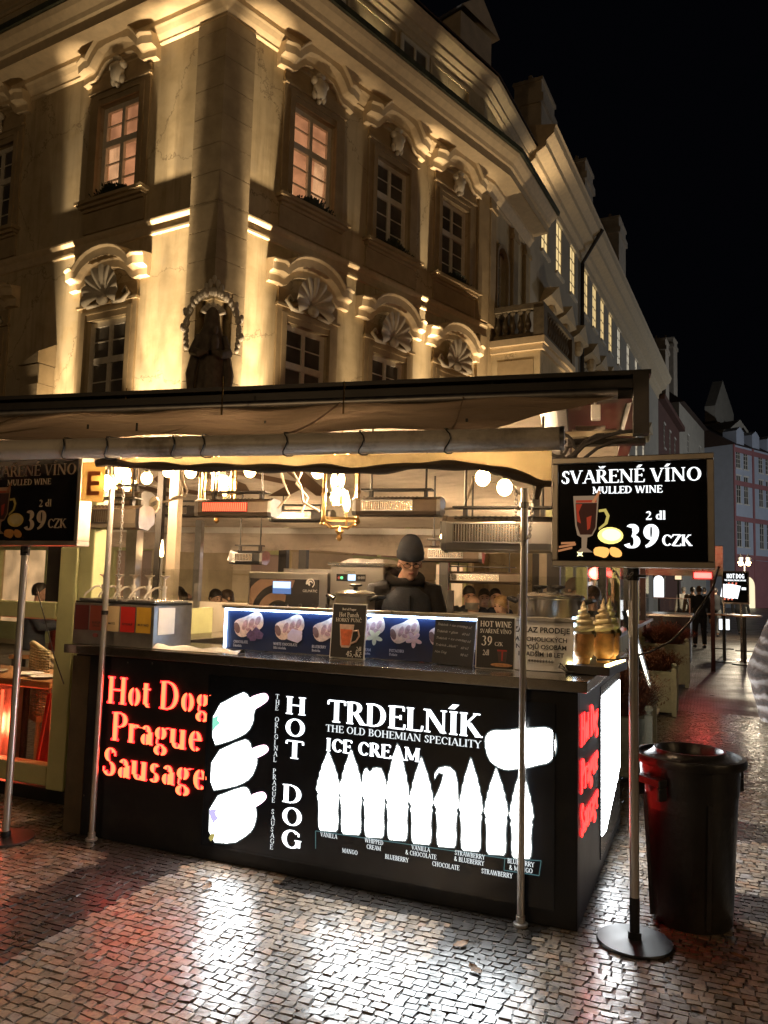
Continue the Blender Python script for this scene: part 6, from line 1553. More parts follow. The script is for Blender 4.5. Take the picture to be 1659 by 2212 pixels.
for txt, z, sz, bo in (('ZÁKAZ PRODEJE', .74, .040, .0009), ('ALKOHOLICKÝCH', .565, .033, .0007), ('NÁPOJŮ OSOBÁM', .42, .033, .0007), ('MLADŠÍM 18 LET', .275, .033, .0007), ('*********', .12, .036, .0006)):
    sans(txt, sz, 'lettering', M['ink'], nt_, (0.006, -.004, h * z), align='CENTER', bold=bo)

# ---- sauce dispenser with five pumps
SD = sthing('sauce_dispenser', 'steel sauce dispenser with five pumps and coloured labels on the left end of the counter', 'sauce dispenser', 0, 0)
dx0, dz0 = spx(140, 1392, .06); dx1, dz1 = spx(334, 1303, .06)
dx0 = max(dx0, -3.27)
b = MB(); b.box(dx0, dx1, .06, .44, 1.164, 1.425); b.build('cabinet', M['steel_dull'], SD, bevel=.004)
b = MB(); b.box(dx0 - .004, dx1 + .004, .075, .43, 1.426, 1.438); b.build('rim', M['black'], SD); b = MB(); b.box(dx0 + .01, dx1 - .02, .085, .42, 1.4385, 1.456); b.build('lid', M['chrome'], SD, bevel=.003)
M['pumpmetal'] = mat('bright_pump_metal', (.85, .80, .72), .25, .45, .04, 6)
labs = [((.10, .018, .016), ''), ((.22, .045, .025), 'BURGER SAUCE'), ((.62, .46, .26), 'MAYO'), ((.45, .02, .015), 'KETCHUP'), ((.50, .28, .03), 'MUSTARD')]
wd = (dx1 - dx0 - .02) / 5
for k, (c_, txt) in enumerate(labs):
    m = MB(); xx = dx0 + .012 + k * wd; m.box(xx, xx + wd - .012, .0575, .0592, 1.255, 1.412); po = m.build('label', mat('sauce_label_%d' % k, c_, .45, 0, .1), SD)
    if txt: 
        for j, wd_ in enumerate(txt.split()): sans(wd_, .019, 'lettering', M['ink'], po, (xx + wd / 2 - .006, .056, 1.298 - .02 * j), align='CENTER', bold=.0004)
    cx_ = dx0 + .06 + k * wd
    p = MB(); p.cyl((cx_, .25, 1.456), (cx_, .25, 1.53), .014, n=12); p.cyl((cx_, .25, 1.53), (cx_, .25, 1.545), .018, n=12); p.cyl((cx_, .25, 1.545), (cx_, .25, 1.585), .008, n=10); p.lathe([(.008, 0), (.014, .012), (.036, .026), (.03, .028), (.01, .024)], 16, (cx_, .25, 1.585))
    dxp = -.07 if k else .03
    po = p.build('pump', M['pumpmetal'], SD, smooth=True)
    p = MB(); sgn = 1
    p.tube([(cx_ - .015, .25, 1.52), (cx_ - .03, .24, 1.535), (cx_ - .05, .22, 1.53), (cx_ - .085, .18, 1.485), (cx_ - .092, .172, 1.462)], .0075, 8); p.build('spout', M['pumpmetal'], po, smooth=True)
    p = MB(); p.ball((cx_ + .045, .2, 1.462), .008, 8, 6); p.ball((cx_ - .03, .32, 1.462), .008, 8, 6); p.build('knob', M['chrome'], po, smooth='all')
m = MB(); m.box(dx1 + .001, dx1 + .003, .10, .26, 1.245, 1.41); m.build('paper_sheet', M['paper'], SD)
m = MB(); x, z = spx(206, 1372, .0575); m.prism(ell(x, z, .022, .013), .0555, .0592); m.build('emblem', mat('dull_red_emblem', (.20, .05, .05), .5), SD)
# rag
rg = MB(); vs = []; n = 24
ra, _ = spx(330, 1404, .12); rb, _ = spx(520, 1410, .10)
for i in range(n + 1):
    for k in range(7):
        t, u = i / n, k / 6
        vs.append((ra + (rb - ra) * t, .06 + .10 * u * (1 - .35 * math.sin(t * 3)), 1.166 + .018 * abs(math.sin(t * 9 + u * 2)) * math.sin(math.pi * u) + .012 * math.sin(math.pi * u)))
rg.add(vs, [(i * 7 + k, (i + 1) * 7 + k, (i + 1) * 7 + k + 1, i * 7 + k + 1) for i in range(n) for k in range(6)])
tag(rg.build('rag', M['paper'], loc=SO, rot=(0, 0, SROT), smooth='all'), 'crumpled white rag lying on the steel counter edge', 'cloth')
# ---- machines
YI = 1.25
ix0, _ = spx(534, 1300, YI); ix1, iz1 = spx(708, 1238, YI)
IM = sthing('ice_cream_machine', 'wide soft ice cream machine with black front, swirl print and small screen', 'ice cream machine', 0, 0)
b = MB(); b.box(ix0, ix1, YI + .004, YI + .5, 0.90, iz1); b.build('body', M['steel'], IM, bevel=.008)
b = MB(); b.box(ix0 + .02, ix1 - .07, YI - .004, YI + .003, 1.20, iz1 - .05); fr_ = b.build('front', M['signblack'], IM)
M['copperprint'] = mat('copper_swirl_print', (.30, .19, .13), .45, .3, .3, 4)
cx_, cz_ = spx(655, 1310, YI); cx_ = ix0 + .26; cz_ = 1.36
for r0, r1, a0, a1 in ((.235, .30, 60, 182), (.11, .16, 60, 200)):
    pts = [(cx_ + r1 * math.cos(rad(a)), cz_ + r1 * .95 * math.sin(rad(a))) for a in range(a0, a1, 6)] + [(cx_ + r0 * math.cos(rad(a)) + .02, cz_ + r0 * .95 * math.sin(rad(a)) - .01) for a in range(a1 - 6, a0 - 1, -6)]
    pts = [(max(ix0 + .022, min(x, ix1 - .08)), min(max(z, 1.21), iz1 - .055)) for x, z in pts]
    m = MB(); m.prism(pts[::-1], YI - .0065, YI - .0045); m.build('swirl_print', M['copperprint'], fr_)
sx0, sz0 = spx(590, 1282, YI); sx1, sz1 = spx(630, 1256, YI)
M['screen'] = glow('blue_white_screen', (.55, .75, 1.0), 1.6); M['screenblue'] = glow('dark_blue_screen', (.08, .22, .55), .8)
m = MB(); m.box(sx0, sx1, YI - .009, YI - .0045, sz0, sz1); so_ = m.build('screen', M['screenblue'], IM); m = MB(); m.box(sx0 + .003, sx1 - .003, YI - .0105, YI - .0095, sz0 + (sz1 - sz0) * .45, sz1 - .003); m.build('icons', M['screen'], so_)
lx, lz = spx(671, 1260, YI)
m = MB()
for r0, r1, a0, a1 in ((.026, .036, -60, 210), (.010, .020, 0, 270)):
    pts = [(lx + r1 * math.cos(rad(a)), lz + r1 * math.sin(rad(a))) for a in range(a0, a1, 15)] + [(lx + .004 + r0 * math.cos(rad(a)), lz + r0 * math.sin(rad(a))) for a in range(a1 - 15, a0 - 1, -15)]
    m.prism(pts[::-1], YI - .0065, YI - .0045)
m.build('emblem', M['inkwhite'], fr_); sans('GELMATIC', .026, 'lettering', M['inkwhite'], fr_, (lx, YI - .006, lz - .065), align='CENTER')
for k in range(5):
    x, z = spx(585 + 29 * k, 1308, YI - .1); m = MB(); m.cyl((x, YI - .06, z - .06), (x, YI - .06, z + .01), .014, .011, 10); m.box(x - .012, x + .012, YI - .08, YI - .005, z - .07, z - .045); m.cyl((x, YI - .06, z - .11), (x, YI - .06, z - .0605), .017, n=10); m.build('tap', M['black'], IM, smooth=True)
m = MB(); m.box(ix0 + .25, ix1 - .02, YI + .1, YI + .45, iz1 + .001, iz1 + .03); m.build('lid', M['steel_dull'], IM)
YK = 1.22
kx0, _ = spx(711, 1300, YK); kx1, kz1 = spx(830, 1224, YK)
KM = sthing('soft_serve_machine', 'upright steel soft serve machine with control strip beside the vendor', 'ice cream machine', 0, 0)
b = MB(); b.box(kx0, kx1, YK, YK + .55, .90, kz1); b.build('body', M['steel'], KM, bevel=.008)
b = MB(); b.box(kx0 - .01, kx1 + .01, YK - .02, YK + .56, kz1 + .001, kz1 + .022); 
for k in range(2): b.add([(kx0 + .05 + .19 * k, YK + .05, kz1 + .023), (kx0 + .21 + .19 * k, YK + .05, kz1 + .023), (kx0 + .21 + .19 * k, YK + .4, kz1 + .023), (kx0 + .05 + .19 * k, YK + .4, kz1 + .023), (kx0 + .10 + .19 * k, YK + .12, kz1 + .06), (kx0 + .17 + .19 * k, YK + .12, kz1 + .06), (kx0 + .17 + .19 * k, YK + .33, kz1 + .06), (kx0 + .10 + .19 * k, YK + .33, kz1 + .06)], [(0, 1, 5, 4), (1, 2, 6, 5), (2, 3, 7, 6), (3, 0, 4, 7), (4, 5, 6, 7)])
b.build('lid', M['chrome'], KM)
cx0, cz0 = spx(727, 1255, YK); cx1, cz1 = spx(790, 1241, YK)
b = MB(); b.box(cx0, cx1, YK - .004, YK - .001, cz0, cz1); cpn = b.build('control_strip', M['signblack'], KM)
x0_, z0_ = spx(752, 1254, YK); x1_, z1_ = spx(769, 1241, YK); b = MB(); b.box(x0_, x1_, YK - .006, YK - .0045, z0_, z1_); b.build('screen', M['screen'], cpn)
M['greenled'] = glow('green_button', (.1, 1, .3), 2.0); M['redled'] = glow('dim_red_button', (1, .15, .1), .5)
for px_, mm in ((733, 'redled'), (739, 'greenled'), (747, 'black'), (776, 'steel_dull'), (782, 'steel_dull'), (787, 'steel_dull')): x, z = spx(px_, 1248, YK); b = MB(); b.cyl((x, YK - .0045, z), (x, YK - .008, z), .010, n=10); b.build('button', M[mm], cpn)
sans('CARPIGIANI', .016, 'lettering', M['ink'], KM, (spx(756, 1236, YK)[0], YK - .003, spx(756, 1237, YK)[1]), align='CENTER')
def pot(px0, px1, pyt, y, zb, label, knobs, m_='steel'):
    x0, zt_ = spx(px0, pyt, y); x1, _ = spx(px1, pyt, y); r = (x1 - x0) / 2
    o = sthing('cooking_pot', label, 'pot', (x0 + x1) / 2, y, zb)
    h = zt_ - zb
    p = MB(); p.lathe([(r * .94, 0), (r * .97, .01), (r * .97, h - .012), (r * 1.015, h - .008), (r * 1.015, h)], 36); p.build('body', M[m_], o, smooth=True)
    l = MB(); l.lathe([(r * 1.0, h + .001), (r * 1.03, h + .006), (r * .95, h + .016), (r * .5, h + .03), (.01, h + .034)], 36); l.build('lid', M['chrome'], o, smooth=True)
    for kx in knobs:
        k = MB(); k.lathe([(.016, h + .030), (.014, h + .045), (.040, h + .056), (.044, h + .066), (.034, h + .070)], 16, (kx, 0, 0)); k.build('knob', M['black'], o, smooth=True)
    for sg in (-1, 1):
        k = MB(); k.tube([(sg * r * .97, -.06, h - .03), (sg * (r + .045), -.055, h - .012), (sg * (r + .05), .055, h - .012), (sg * r * .97, .06, h - .03)], .013, 8); k.build('handle', M['black'], o, smooth=True)
    return o
pot(1119, 1262, 1288, .86, 1.162, 'large steel pot with black knobs beside the right steel pole', (-.06, .045))
pot(729, 808, 1283, .80, 1.0, 'smaller steel pot with a black lid knob behind the hot punch sign', (0,))
b = MB(); b.box(-2.0, -1.2, .66, 1.0, .96, .999); b.build('shelf', M['steel_dull'], st)
# ---- ice cream cone display on its lit base
DX, DY = -.055, .50
DP = sthing('display_base', 'dark display base with two bright warm light bars on the right end of the counter', 'display stand', DX, DY, 1.162, rz=rad(-6))
b = MB(); b.box(-.10, .125, -.20, .24, 0, .045); b.build('base', M['darkmetal'], DP, bevel=.004)
M['warmled'] = glow('warm_light_bar', (1.0, .80, .32), 11)
for x0_, x1_ in ((-.092, -.070), (.098, .118)): b = MB(); b.box(x0_, x1_, -.19, .22, .0455, .056); b.build('light_bar', M['warmled'], DP)
M['cream_ice'] = mat('vanilla_swirl', (.72, .60, .36), .45, 0, .08, 20); M['roll'] = mat('golden_pastry_roll', (.42, .20, .06), .6, 0, .35, 26, .4, 60)
M['cream_stripe'] = mat('striped_swirl', (.62, .62, .30), .45, 0, .1, 20)
def soft_cone(x, y, label, m_, h0=.13, s=1.0):
    o = thing('ice_cream_cone', label, 'ice cream cone', DP.matrix_basis @ Vector((x, y, .046)), SROT, 'model ice cream cones on the lit base')
    b = MB(); b.lathe([(.030, 0), (.036, .012), (.034, .026), (.050, .04), (.056, .07), (.054, .10), (.058, .13), (.054, .155), (.046, .156)], 22); b.build('pastry_roll', M['roll'], o, smooth=True)
    b = MB(); turns = 5.0; N = 110; vs = []; n = 12
    for i in range(N + 1):
        t = i / N; a = 2 * math.pi * turns * t; R = .045 * (1 - t) ** .8; r = .022 * (1 - t * .8) + .002
        c_ = Vector((R * math.cos(a), R * math.sin(a), .155 + .155 * t ** .9 * s)); 
        for k in range(n): q = 2 * math.pi * k / n; rad_ = Vector((math.cos(a), math.sin(a), 0)); vs.append(c_ + rad_ * (r * math.cos(q)) + Vector((0, 0, r * math.sin(q) * .9)))
    b.add(vs, [(i * n + k, i * n + (k + 1) % n, (i + 1) * n + (k + 1) % n, (i + 1) * n + k) for i in range(N) for k in range(n)])
    b.lathe([(.045, .14), (.04, .18), (.022, .26), (.004, .30 * s + .02)], 14)
    b.tube([(0, 0, .29 * s), (.004, 0, .312 * s), (.001, .003, .328 * s)], [.011, .006, .001], 8)
    b.build('swirl', m_, o, smooth='all')
soft_cone(-.03, -.11, 'model ice cream cone with cream coloured swirl at the front of the lit base', M['cream_ice'])
soft_cone(.04, .03, 'model ice cream cone half hidden in the middle of the lit base', M['cream_ice'], s=1.05)
soft_cone(.045, .15, 'model ice cream cone with green striped swirl at the back of the lit base', M['cream_stripe'], s=1.06)
cb2 = MB(); x, y_ = -.14, .30; cb2.tube([S(-.15, .25, 1.175), S(-.17, .24, 1.20), S(-.19, .26, 1.215), S(-.20, .27, 1.195), S(-.16, .28, 1.172), S(-.10, .34, 1.17), S(-.12, .40, 1.18), S(-.05, .32, 1.168)], .004, 6); tag(cb2.build('cable', M['black'], smooth=True), 'short black cable curled on the counter by the lit display base', 'cable')

# ---- steel poles of the awning with chains
def steel_pole(px_, py_, y, label, ztop):
    x, _ = spx(px_, py_, y)
    o = sthing('steel_pole', label, 'pole', x, y, 0, 'steel poles holding the awning')
    b = MB(); b.cyl((0, 0, 0), (0, 0, ztop), .0175, n=16); b.lathe([(.035, 0), (.035, .012), (.022, .016), (.022, .045), (.0176, .047)], 18); b.build('tube', M['polesteel'], o, smooth=True)
    b = MB(); b.lathe([(.0178, 1.36), (.021, 1.362), (.021, 1.385), (.0178, 1.387)], 16) if ztop > 2.12 else b.lathe([(.0178, ztop - .10), (.024, ztop - .098), (.024, ztop - .07), (.0178, ztop - .068)], 16); b.build('collar', M['black'] if ztop > 2.12 else M['steel_dull'], o, smooth=True)
    return o, x
def chain(name, label, pts, r=.010):
    b = MB()
    pts = [Vector(p) for p in pts]
    d = [0]
    for a_, c_ in zip(pts, pts[1:]): d.append(d[-1] + (c_ - a_).length)
    n = int(d[-1] / (r * 2.6))
    def at_(s):
        for k in range(len(pts) - 1):
            if s <= d[k + 1]: return pts[k].lerp(pts[k + 1], (s - d[k]) / max(1e-6, d[k + 1] - d[k]))
        return pts[-1]
    for i in range(n):
        c_ = at_((i + .5) * d[-1] / n); e_ = (at_(min(d[-1], (i + .9) * d[-1] / n)) - at_((i + .1) * d[-1] / n)).normalized()
        u = e_.cross(Vector((0, 1, 0)) if i % 2 else Vector((1, 0, .3))).normalized()
        b.tube([c_ + e_ * (r * 1.9 * math.cos(t)) + u * (r * math.sin(t)) for t in [2 * math.pi * k / 8 for k in range(8)]], r * .28, 5, closed=True)
    return tag(b.build(name, M['steel_dull'], smooth=True), label, 'chain')
_, xl = steel_pole(216, 1500, .0, 'left steel pole in front of the sauce dispenser and red lettering', 2.24)
_, xr_ = steel_pole(1129, 1500, .0, 'right steel pole in front of the ice cream panel', 2.09)
chain('chain', 'thin chain hanging down along the left steel pole', [S(xl + .05, .05, 2.18), S(xl + .045, .05, 1.45)], .008)
chain('chain', 'thin chain looped round the right steel pole below the bulbs', [S(xr_ - .05, .03, 2.10), S(xr_ - .045, .02, 1.93), S(xr_ - .03, -.02, 1.84), S(xr_, -.03, 1.81), S(xr_ + .03, -.02, 1.85), S(xr_ + .035, .02, 1.95), S(xr_ + .03, .03, 2.06)], .008)
# ------------------------------------------------------------------ price boards on poles
M['alu'] = mat('aluminium_frame', (0.42, 0.38, 0.33), 0.38, 0.9, 0.12, 9)
M['boardblack'] = mat('black_acrylic', (0.010, 0.010, 0.012), 0.14, 0, 0.2, 3)
M['boardtext'] = glow('lit_board_letters', (0.95, 0.98, 1.0), 1.7); M['dimtext'] = mat('unlit_board_letters', (0.50, 0.42, 0.32), 0.5, 0, 0.1)
def wine_board(x, y, zb, zt, lit, label, xl, xr):
    o = sthing('price_board', label, 'sign', x, y, 0)
    w0, w1 = xl - x, xr - x
    fw = .030
    f = MB()
    f.box(w0, w1, -.05, .05, zb, zb + fw); f.box(w0, w1, -.05, .05, zt - fw, zt); f.box(w0, w0 + fw, -.05, .05, zb + fw, zt - fw); f.box(w1 - fw, w1, -.05, .05, zb + fw, zt - fw)
    f.build('frame', M['alu'], o, bevel=.004)
    b = MB(); b.box(w0 + fw, w1 - fw, -.034, .034, zb + fw, zt - fw); b.build('panel', M['boardblack'], o)
    iw, ih = (w1 - w0 - 2 * fw), (zt - zb - 2 * fw); X = lambda u: w0 + fw + iw * u; Z = lambda v: zb + fw + ih * v
    yy = -.037
    tm = M['boardtext'] if lit else M['dimtext']
    t = MB(); letters(t, 'SVAŘENÉ VÍNO', X(.015), Z(.795), ih * .135, yy, width=iw * .955, thick=16, thin=6.5); t.build('lettering', tm, o)
    t = MB(); letters(t, 'MULLED WINE', X(.24), Z(.685), ih * .072, yy, width=iw * .475, thick=17, thin=8); t.build('lettering', tm, o)
    t = MB(); letters(t, '2 dl', X(.60), Z(.415), ih * .085, yy, width=iw * .135, thick=17, thin=8); t.build('lettering', tm, o)
    t = MB(); letters(t, '39', X(.455), Z(.13), ih * .245, yy, width=iw * .25, thick=20, thin=8); t.build('lettering', tm, o)
    t = MB(); letters(t, 'CZK', X(.705), Z(.155), ih * .11, yy, width=iw * .195, thick=18, thin=9); t.build('lettering', tm, o)
    def pm(name, pts, m_, par, dy=0.0, sm=0):
        P = [(X(u), Z(v)) for u, v in pts]
        for _ in range(sm): P = [q for i in range(len(P)) for q in ((P[i][0] * .75 + P[(i + 1) % len(P)][0] * .25, P[i][1] * .75 + P[(i + 1) % len(P)][1] * .25), (P[i][0] * .25 + P[(i + 1) % len(P)][0] * .75, P[i][1] * .25 + P[(i + 1) % len(P)][1] * .75))]
        A = sum(P[i][0] * P[(i + 1) % len(P)][1] - P[(i + 1) % len(P)][0] * P[i][1] for i in range(len(P)))
        if A < 0: P = P[::-1]
        m = MB(); m.prism(P, yy - .0015 - dy, yy - .0003 - dy); return m.build(name, m_, par)
    G = (lambda n, c, s: glow(n, c, s)) if lit else (lambda n, c, s: mat(n + '_unlit', tuple(q * .5 for q in c), .5, 0, .15, 30))
    gl = G('glass_picture', (.55, .36, .22), .40); wi = G('wine_picture', (.05, .006, .005), .4); wr = G('wine_red_picture', (.60, .05, .02), .45); yl = G('lemon_picture', (1, .80, .22), 1.6); og = G('orange_picture', (1, .48, .12), 1.3); cn_ = G('cinnamon_picture', (.50, .20, .08), .8); pl_y = G('handle_picture', (.75, .60, .15), .7); ck = G('pale_orange_picture', (1, .88, .45), 2.0)
    m = pm('wine_glass_picture', [(.105, .665), (.285, .665), (.278, .52), (.268, .33), (.24, .255), (.205, .235), (.20, .13), (.245, .085), (.13, .085), (.165, .13), (.165, .235), (.135, .26), (.12, .36), (.112, .52)], gl, o)
    pm('wine', [(.122, .59), (.272, .59), (.262, .34), (.235, .265), (.155, .265), (.132, .36)], wi, m, .0015); pm('wine_highlight', [(.125, .58), (.17, .58), (.145, .50), (.16, .38), (.135, .40)], wr, m, .0028); pm('wine_highlight', [(.20, .44), (.235, .46), (.225, .33), (.205, .31)], wr, m, .0028)
    pm('wine_rim', [(.125, .62), (.27, .62), (.27, .595), (.125, .595)], wr, m, .0028)
    hd = [(.285, .52), (.335, .53), (.36, .46), (.345, .375), (.285, .31), (.285, .335), (.325, .385), (.338, .45), (.322, .50), (.285, .495)]
    pm('glass_handle', hd, pl_y, m, .0015)
    pm('cinnamon_stick', [(.235, .60), (.285, .715), (.30, .705), (.255, .59)], cn_, o, .004); 
    l = pm('lemon_picture', ell(.365, .255, .088, .085, -.3), yl, o, .003); pm('lemon_flesh', ell(.372, .262, .066, .060, -.3), ck, l, .0045)
    pm('orange_picture', [(.25, .13), (.30, .145), (.36, .125), (.355, .065), (.33, .025), (.285, .045), (.25, .06)], og, o, .003, 1); pm('orange_picture', [(.36, .14), (.41, .135), (.445, .09), (.44, .04), (.39, .035), (.36, .07)], og, o, .003, 1)
    for q in ((.005, .125, .125, .155), (.0, .085, .10, .12), (.02, .165, .12, .17)): pm('cinnamon_stick', [(q[0], q[1]), (q[2], q[3]), (q[2], q[3] + .022), (q[0], q[1] + .022)], cn_, o, .003)
    pm('anise_star', [(.155 + (.03 if k % 2 else .012) * math.cos(k * .3927 * 2), .065 + (.035 if k % 2 else .014) * math.sin(k * .3927 * 2)) for k in range(8)], ck if lit else gl, o, .0045)
    p = MB(); p.cyl((0, .0, .02), (0, .0, zb - .002), .0215, n=18); p.build('pole', M['polesteel'], o, smooth=True)
    p = MB(); p.cyl((0, 0, zb - .06), (0, 0, zb - .003), .028, n=16); p.cyl((.02, -.03, zb - .04), (.06, -.03, zb - .04), .007, n=8); p.build('clamp', M['black'], o, smooth=True)
    p = MB(); p.lathe([(.165, 0), (.17, .006), (.165, .014), (.03, .020), (.03, .05)], 40); p.build('base', M['black'], o, smooth=True)
    return o, X, Z
RX, RY = .185, .06
rx0, rz1 = spx(1193, 985, RY - .05); rx1, rz0 = spx(1545, 1222, RY - .05)
wb, X_, Z_ = wine_board(RX, RY, 1.705, 2.238, True, 'lit black mulled wine price board on a pole at the right end of the counter', rx0 + .0, rx1)
p = MB(); p.cyl((0, 0, .021), (0, 0, .20), .0225, n=18); p.build('pole_sleeve', M['black'], wb)
p = MB(); p.quad((-.022, -.012, 1.38), (-.002, -.0245, 1.38), (-.002, -.0245, 1.55), (-.022, -.012, 1.55)); p.build('sticker', M['paper'], wb)
chain('chain', 'thin chain hanging under the lit mulled wine board', [S(RX - .10, RY, 1.70), S(RX - .06, RY - .02, 1.655), S(RX - .02, RY - .03, 1.66), S(RX + .0, RY - .035, 1.68)], .007)
LX, LY = -3.425, -.22
lx1, _ = spx(171, 1100, LY - .05)
wb2, _, _ = wine_board(LX, LY, 1.775, 2.345, False, 'unlit dark mulled wine price board cut off at the left edge', LX - .37, lx1)
# cable from the board down to the display base, thin cable at the left
c = MB(); Rw = RX + .34
P0 = [(1552, 1225), (1548, 1240), (1540, 1270), (1515, 1310), (1490, 1345), (1450, 1385), (1405, 1408), (1362, 1420), (1325, 1426), (1290, 1425)]
c.tube([S(spx(a_, b_, .02 + k * .035)[0], .02 + k * .035, spx(a_, b_, .02 + k * .035)[1]) for k, (a_, b_) in enumerate(P0)], .0055, 7)
tag(c.build('cable', M['black'], smooth=True), 'black cable sagging from the lit wine board down to the counter', 'cable')
c = MB(); c.tube([S(*((lambda q: (q[0], -.15 + .03 * k, q[1]))(spx(a_, b_, -.15 + .03 * k)))) for k, (a_, b_) in enumerate(((78, 1268), (95, 1330), (118, 1420), (138, 1478)))], .004, 6)
tag(c.build('cable', M['black'], smooth=True), 'thin black cable slanting from the unlit wine board to the counter', 'cable')
# ------------------------------------------------------------------ people
M['skin'] = mat('skin', (0.56, 0.34, 0.24), 0.5, 0, 0.08, 20); M['skin2'] = mat('skin_ruddy', (0.66, 0.40, 0.29), 0.5, 0, 0.1, 20)
def cloth(name, c): return mat(name, c, 0.85, 0, 0.2, 14, 0.35, 60)
CL = {'navy': cloth('navy_cloth', (.045, .055, .075)), 'black': cloth('black_cloth', (.014, .014, .016)), 'grey': cloth('grey_cloth', (.13, .13, .13)), 'white': cloth('white_cloth', (.55, .52, .47)), 'red': cloth('red_cloth', (.30, .05, .04)), 'brown': cloth('brown_cloth', (.12, .07, .045)), 'jeans': cloth('jeans_cloth', (.06, .075, .10))}
HR = {'dark': mat('dark_hair', (.018, .012, .009), .5, 0, .3, 30), 'brown': mat('brown_hair', (.07, .04, .022), .5, 0, .3, 30), 'blond': mat('blond_hair', (.34, .20, .08), .5, 0, .25, 30), 'grey': mat('grey_hair', (.20, .18, .16), .6, 0, .25, 30)}
M['eye'] = mat('dark_eye', (.02, .015, .012), .2, 0, .1); M['lip'] = mat('lips', (.36, .13, .10), .45, 0, .1)
def solid(mb, name, material, parent, voxel, smooth_it=4):
    me = bpy.data.meshes.new(name); me.from_pydata(mb.v, [], mb.f); me.validate()
    o = bpy.data.objects.new(name, me); COL.objects.link(o)
    md = o.modifiers.new('r', 'REMESH'); md.mode = 'VOXEL'; md.voxel_size = voxel; md.use_smooth_shade = True
    sm = o.modifiers.new('s', 'SMOOTH'); sm.factor = .5; sm.iterations = smooth_it
    bpy.context.view_layer.update()
    m2 = bpy.data.meshes.new_from_object(o.evaluated_get(bpy.context.evaluated_depsgraph_get()))
    o.modifiers.clear(); o.data = m2; bpy.data.meshes.remove(me)
    m2.name = name; m2.materials.clear(); m2.materials.append(material)
    m2.polygons.foreach_set('use_smooth', [True] * len(m2.polygons))
    if parent is not None: o.parent = parent
    return o
def hand(mb, wrist, d, up, s=1.0, curl=.5):
    d = Vector(d).normalized(); up = Vector(up); up = (up - d * up.dot(d)).normalized(); r = d.cross(up)
    w = Vector(wrist); p = w + d * .05 * s
    mb.tube([w, w + d * .03 * s, w + d * .085 * s], [.026 * s, .034 * s, .036 * s], 10)
    mb.ball(p + d * .015, (.04 * s, .04 * s, .02 * s), 8, 6, Matrix((r, d, up)).transposed())
    for k, L in enumerate((.068, .078, .072, .056)):
        b = w + d * .085 * s + r * ((k - 1.5) * .021 * s); c = curl * 1.1
        q1 = b + (d * math.cos(c * .5) - up * math.sin(c * .5)) * L * .5 * s; q2 = q1 + (d * math.cos(c * 1.4) - up * math.sin(c * 1.4)) * L * .55 * s
        mb.tube([b - d * .01, b, q1, q2], [.010 * s, .010 * s, .009 * s, .0075 * s], 7)
    b = w + d * .03 * s - r * .03 * s; mb.tube([b, b + (d * .7 - r * .7) * .035 * s, b + (d * .95 - r * .4) * .065 * s - up * .012], [.012 * s, .011 * s, .008 * s], 7)
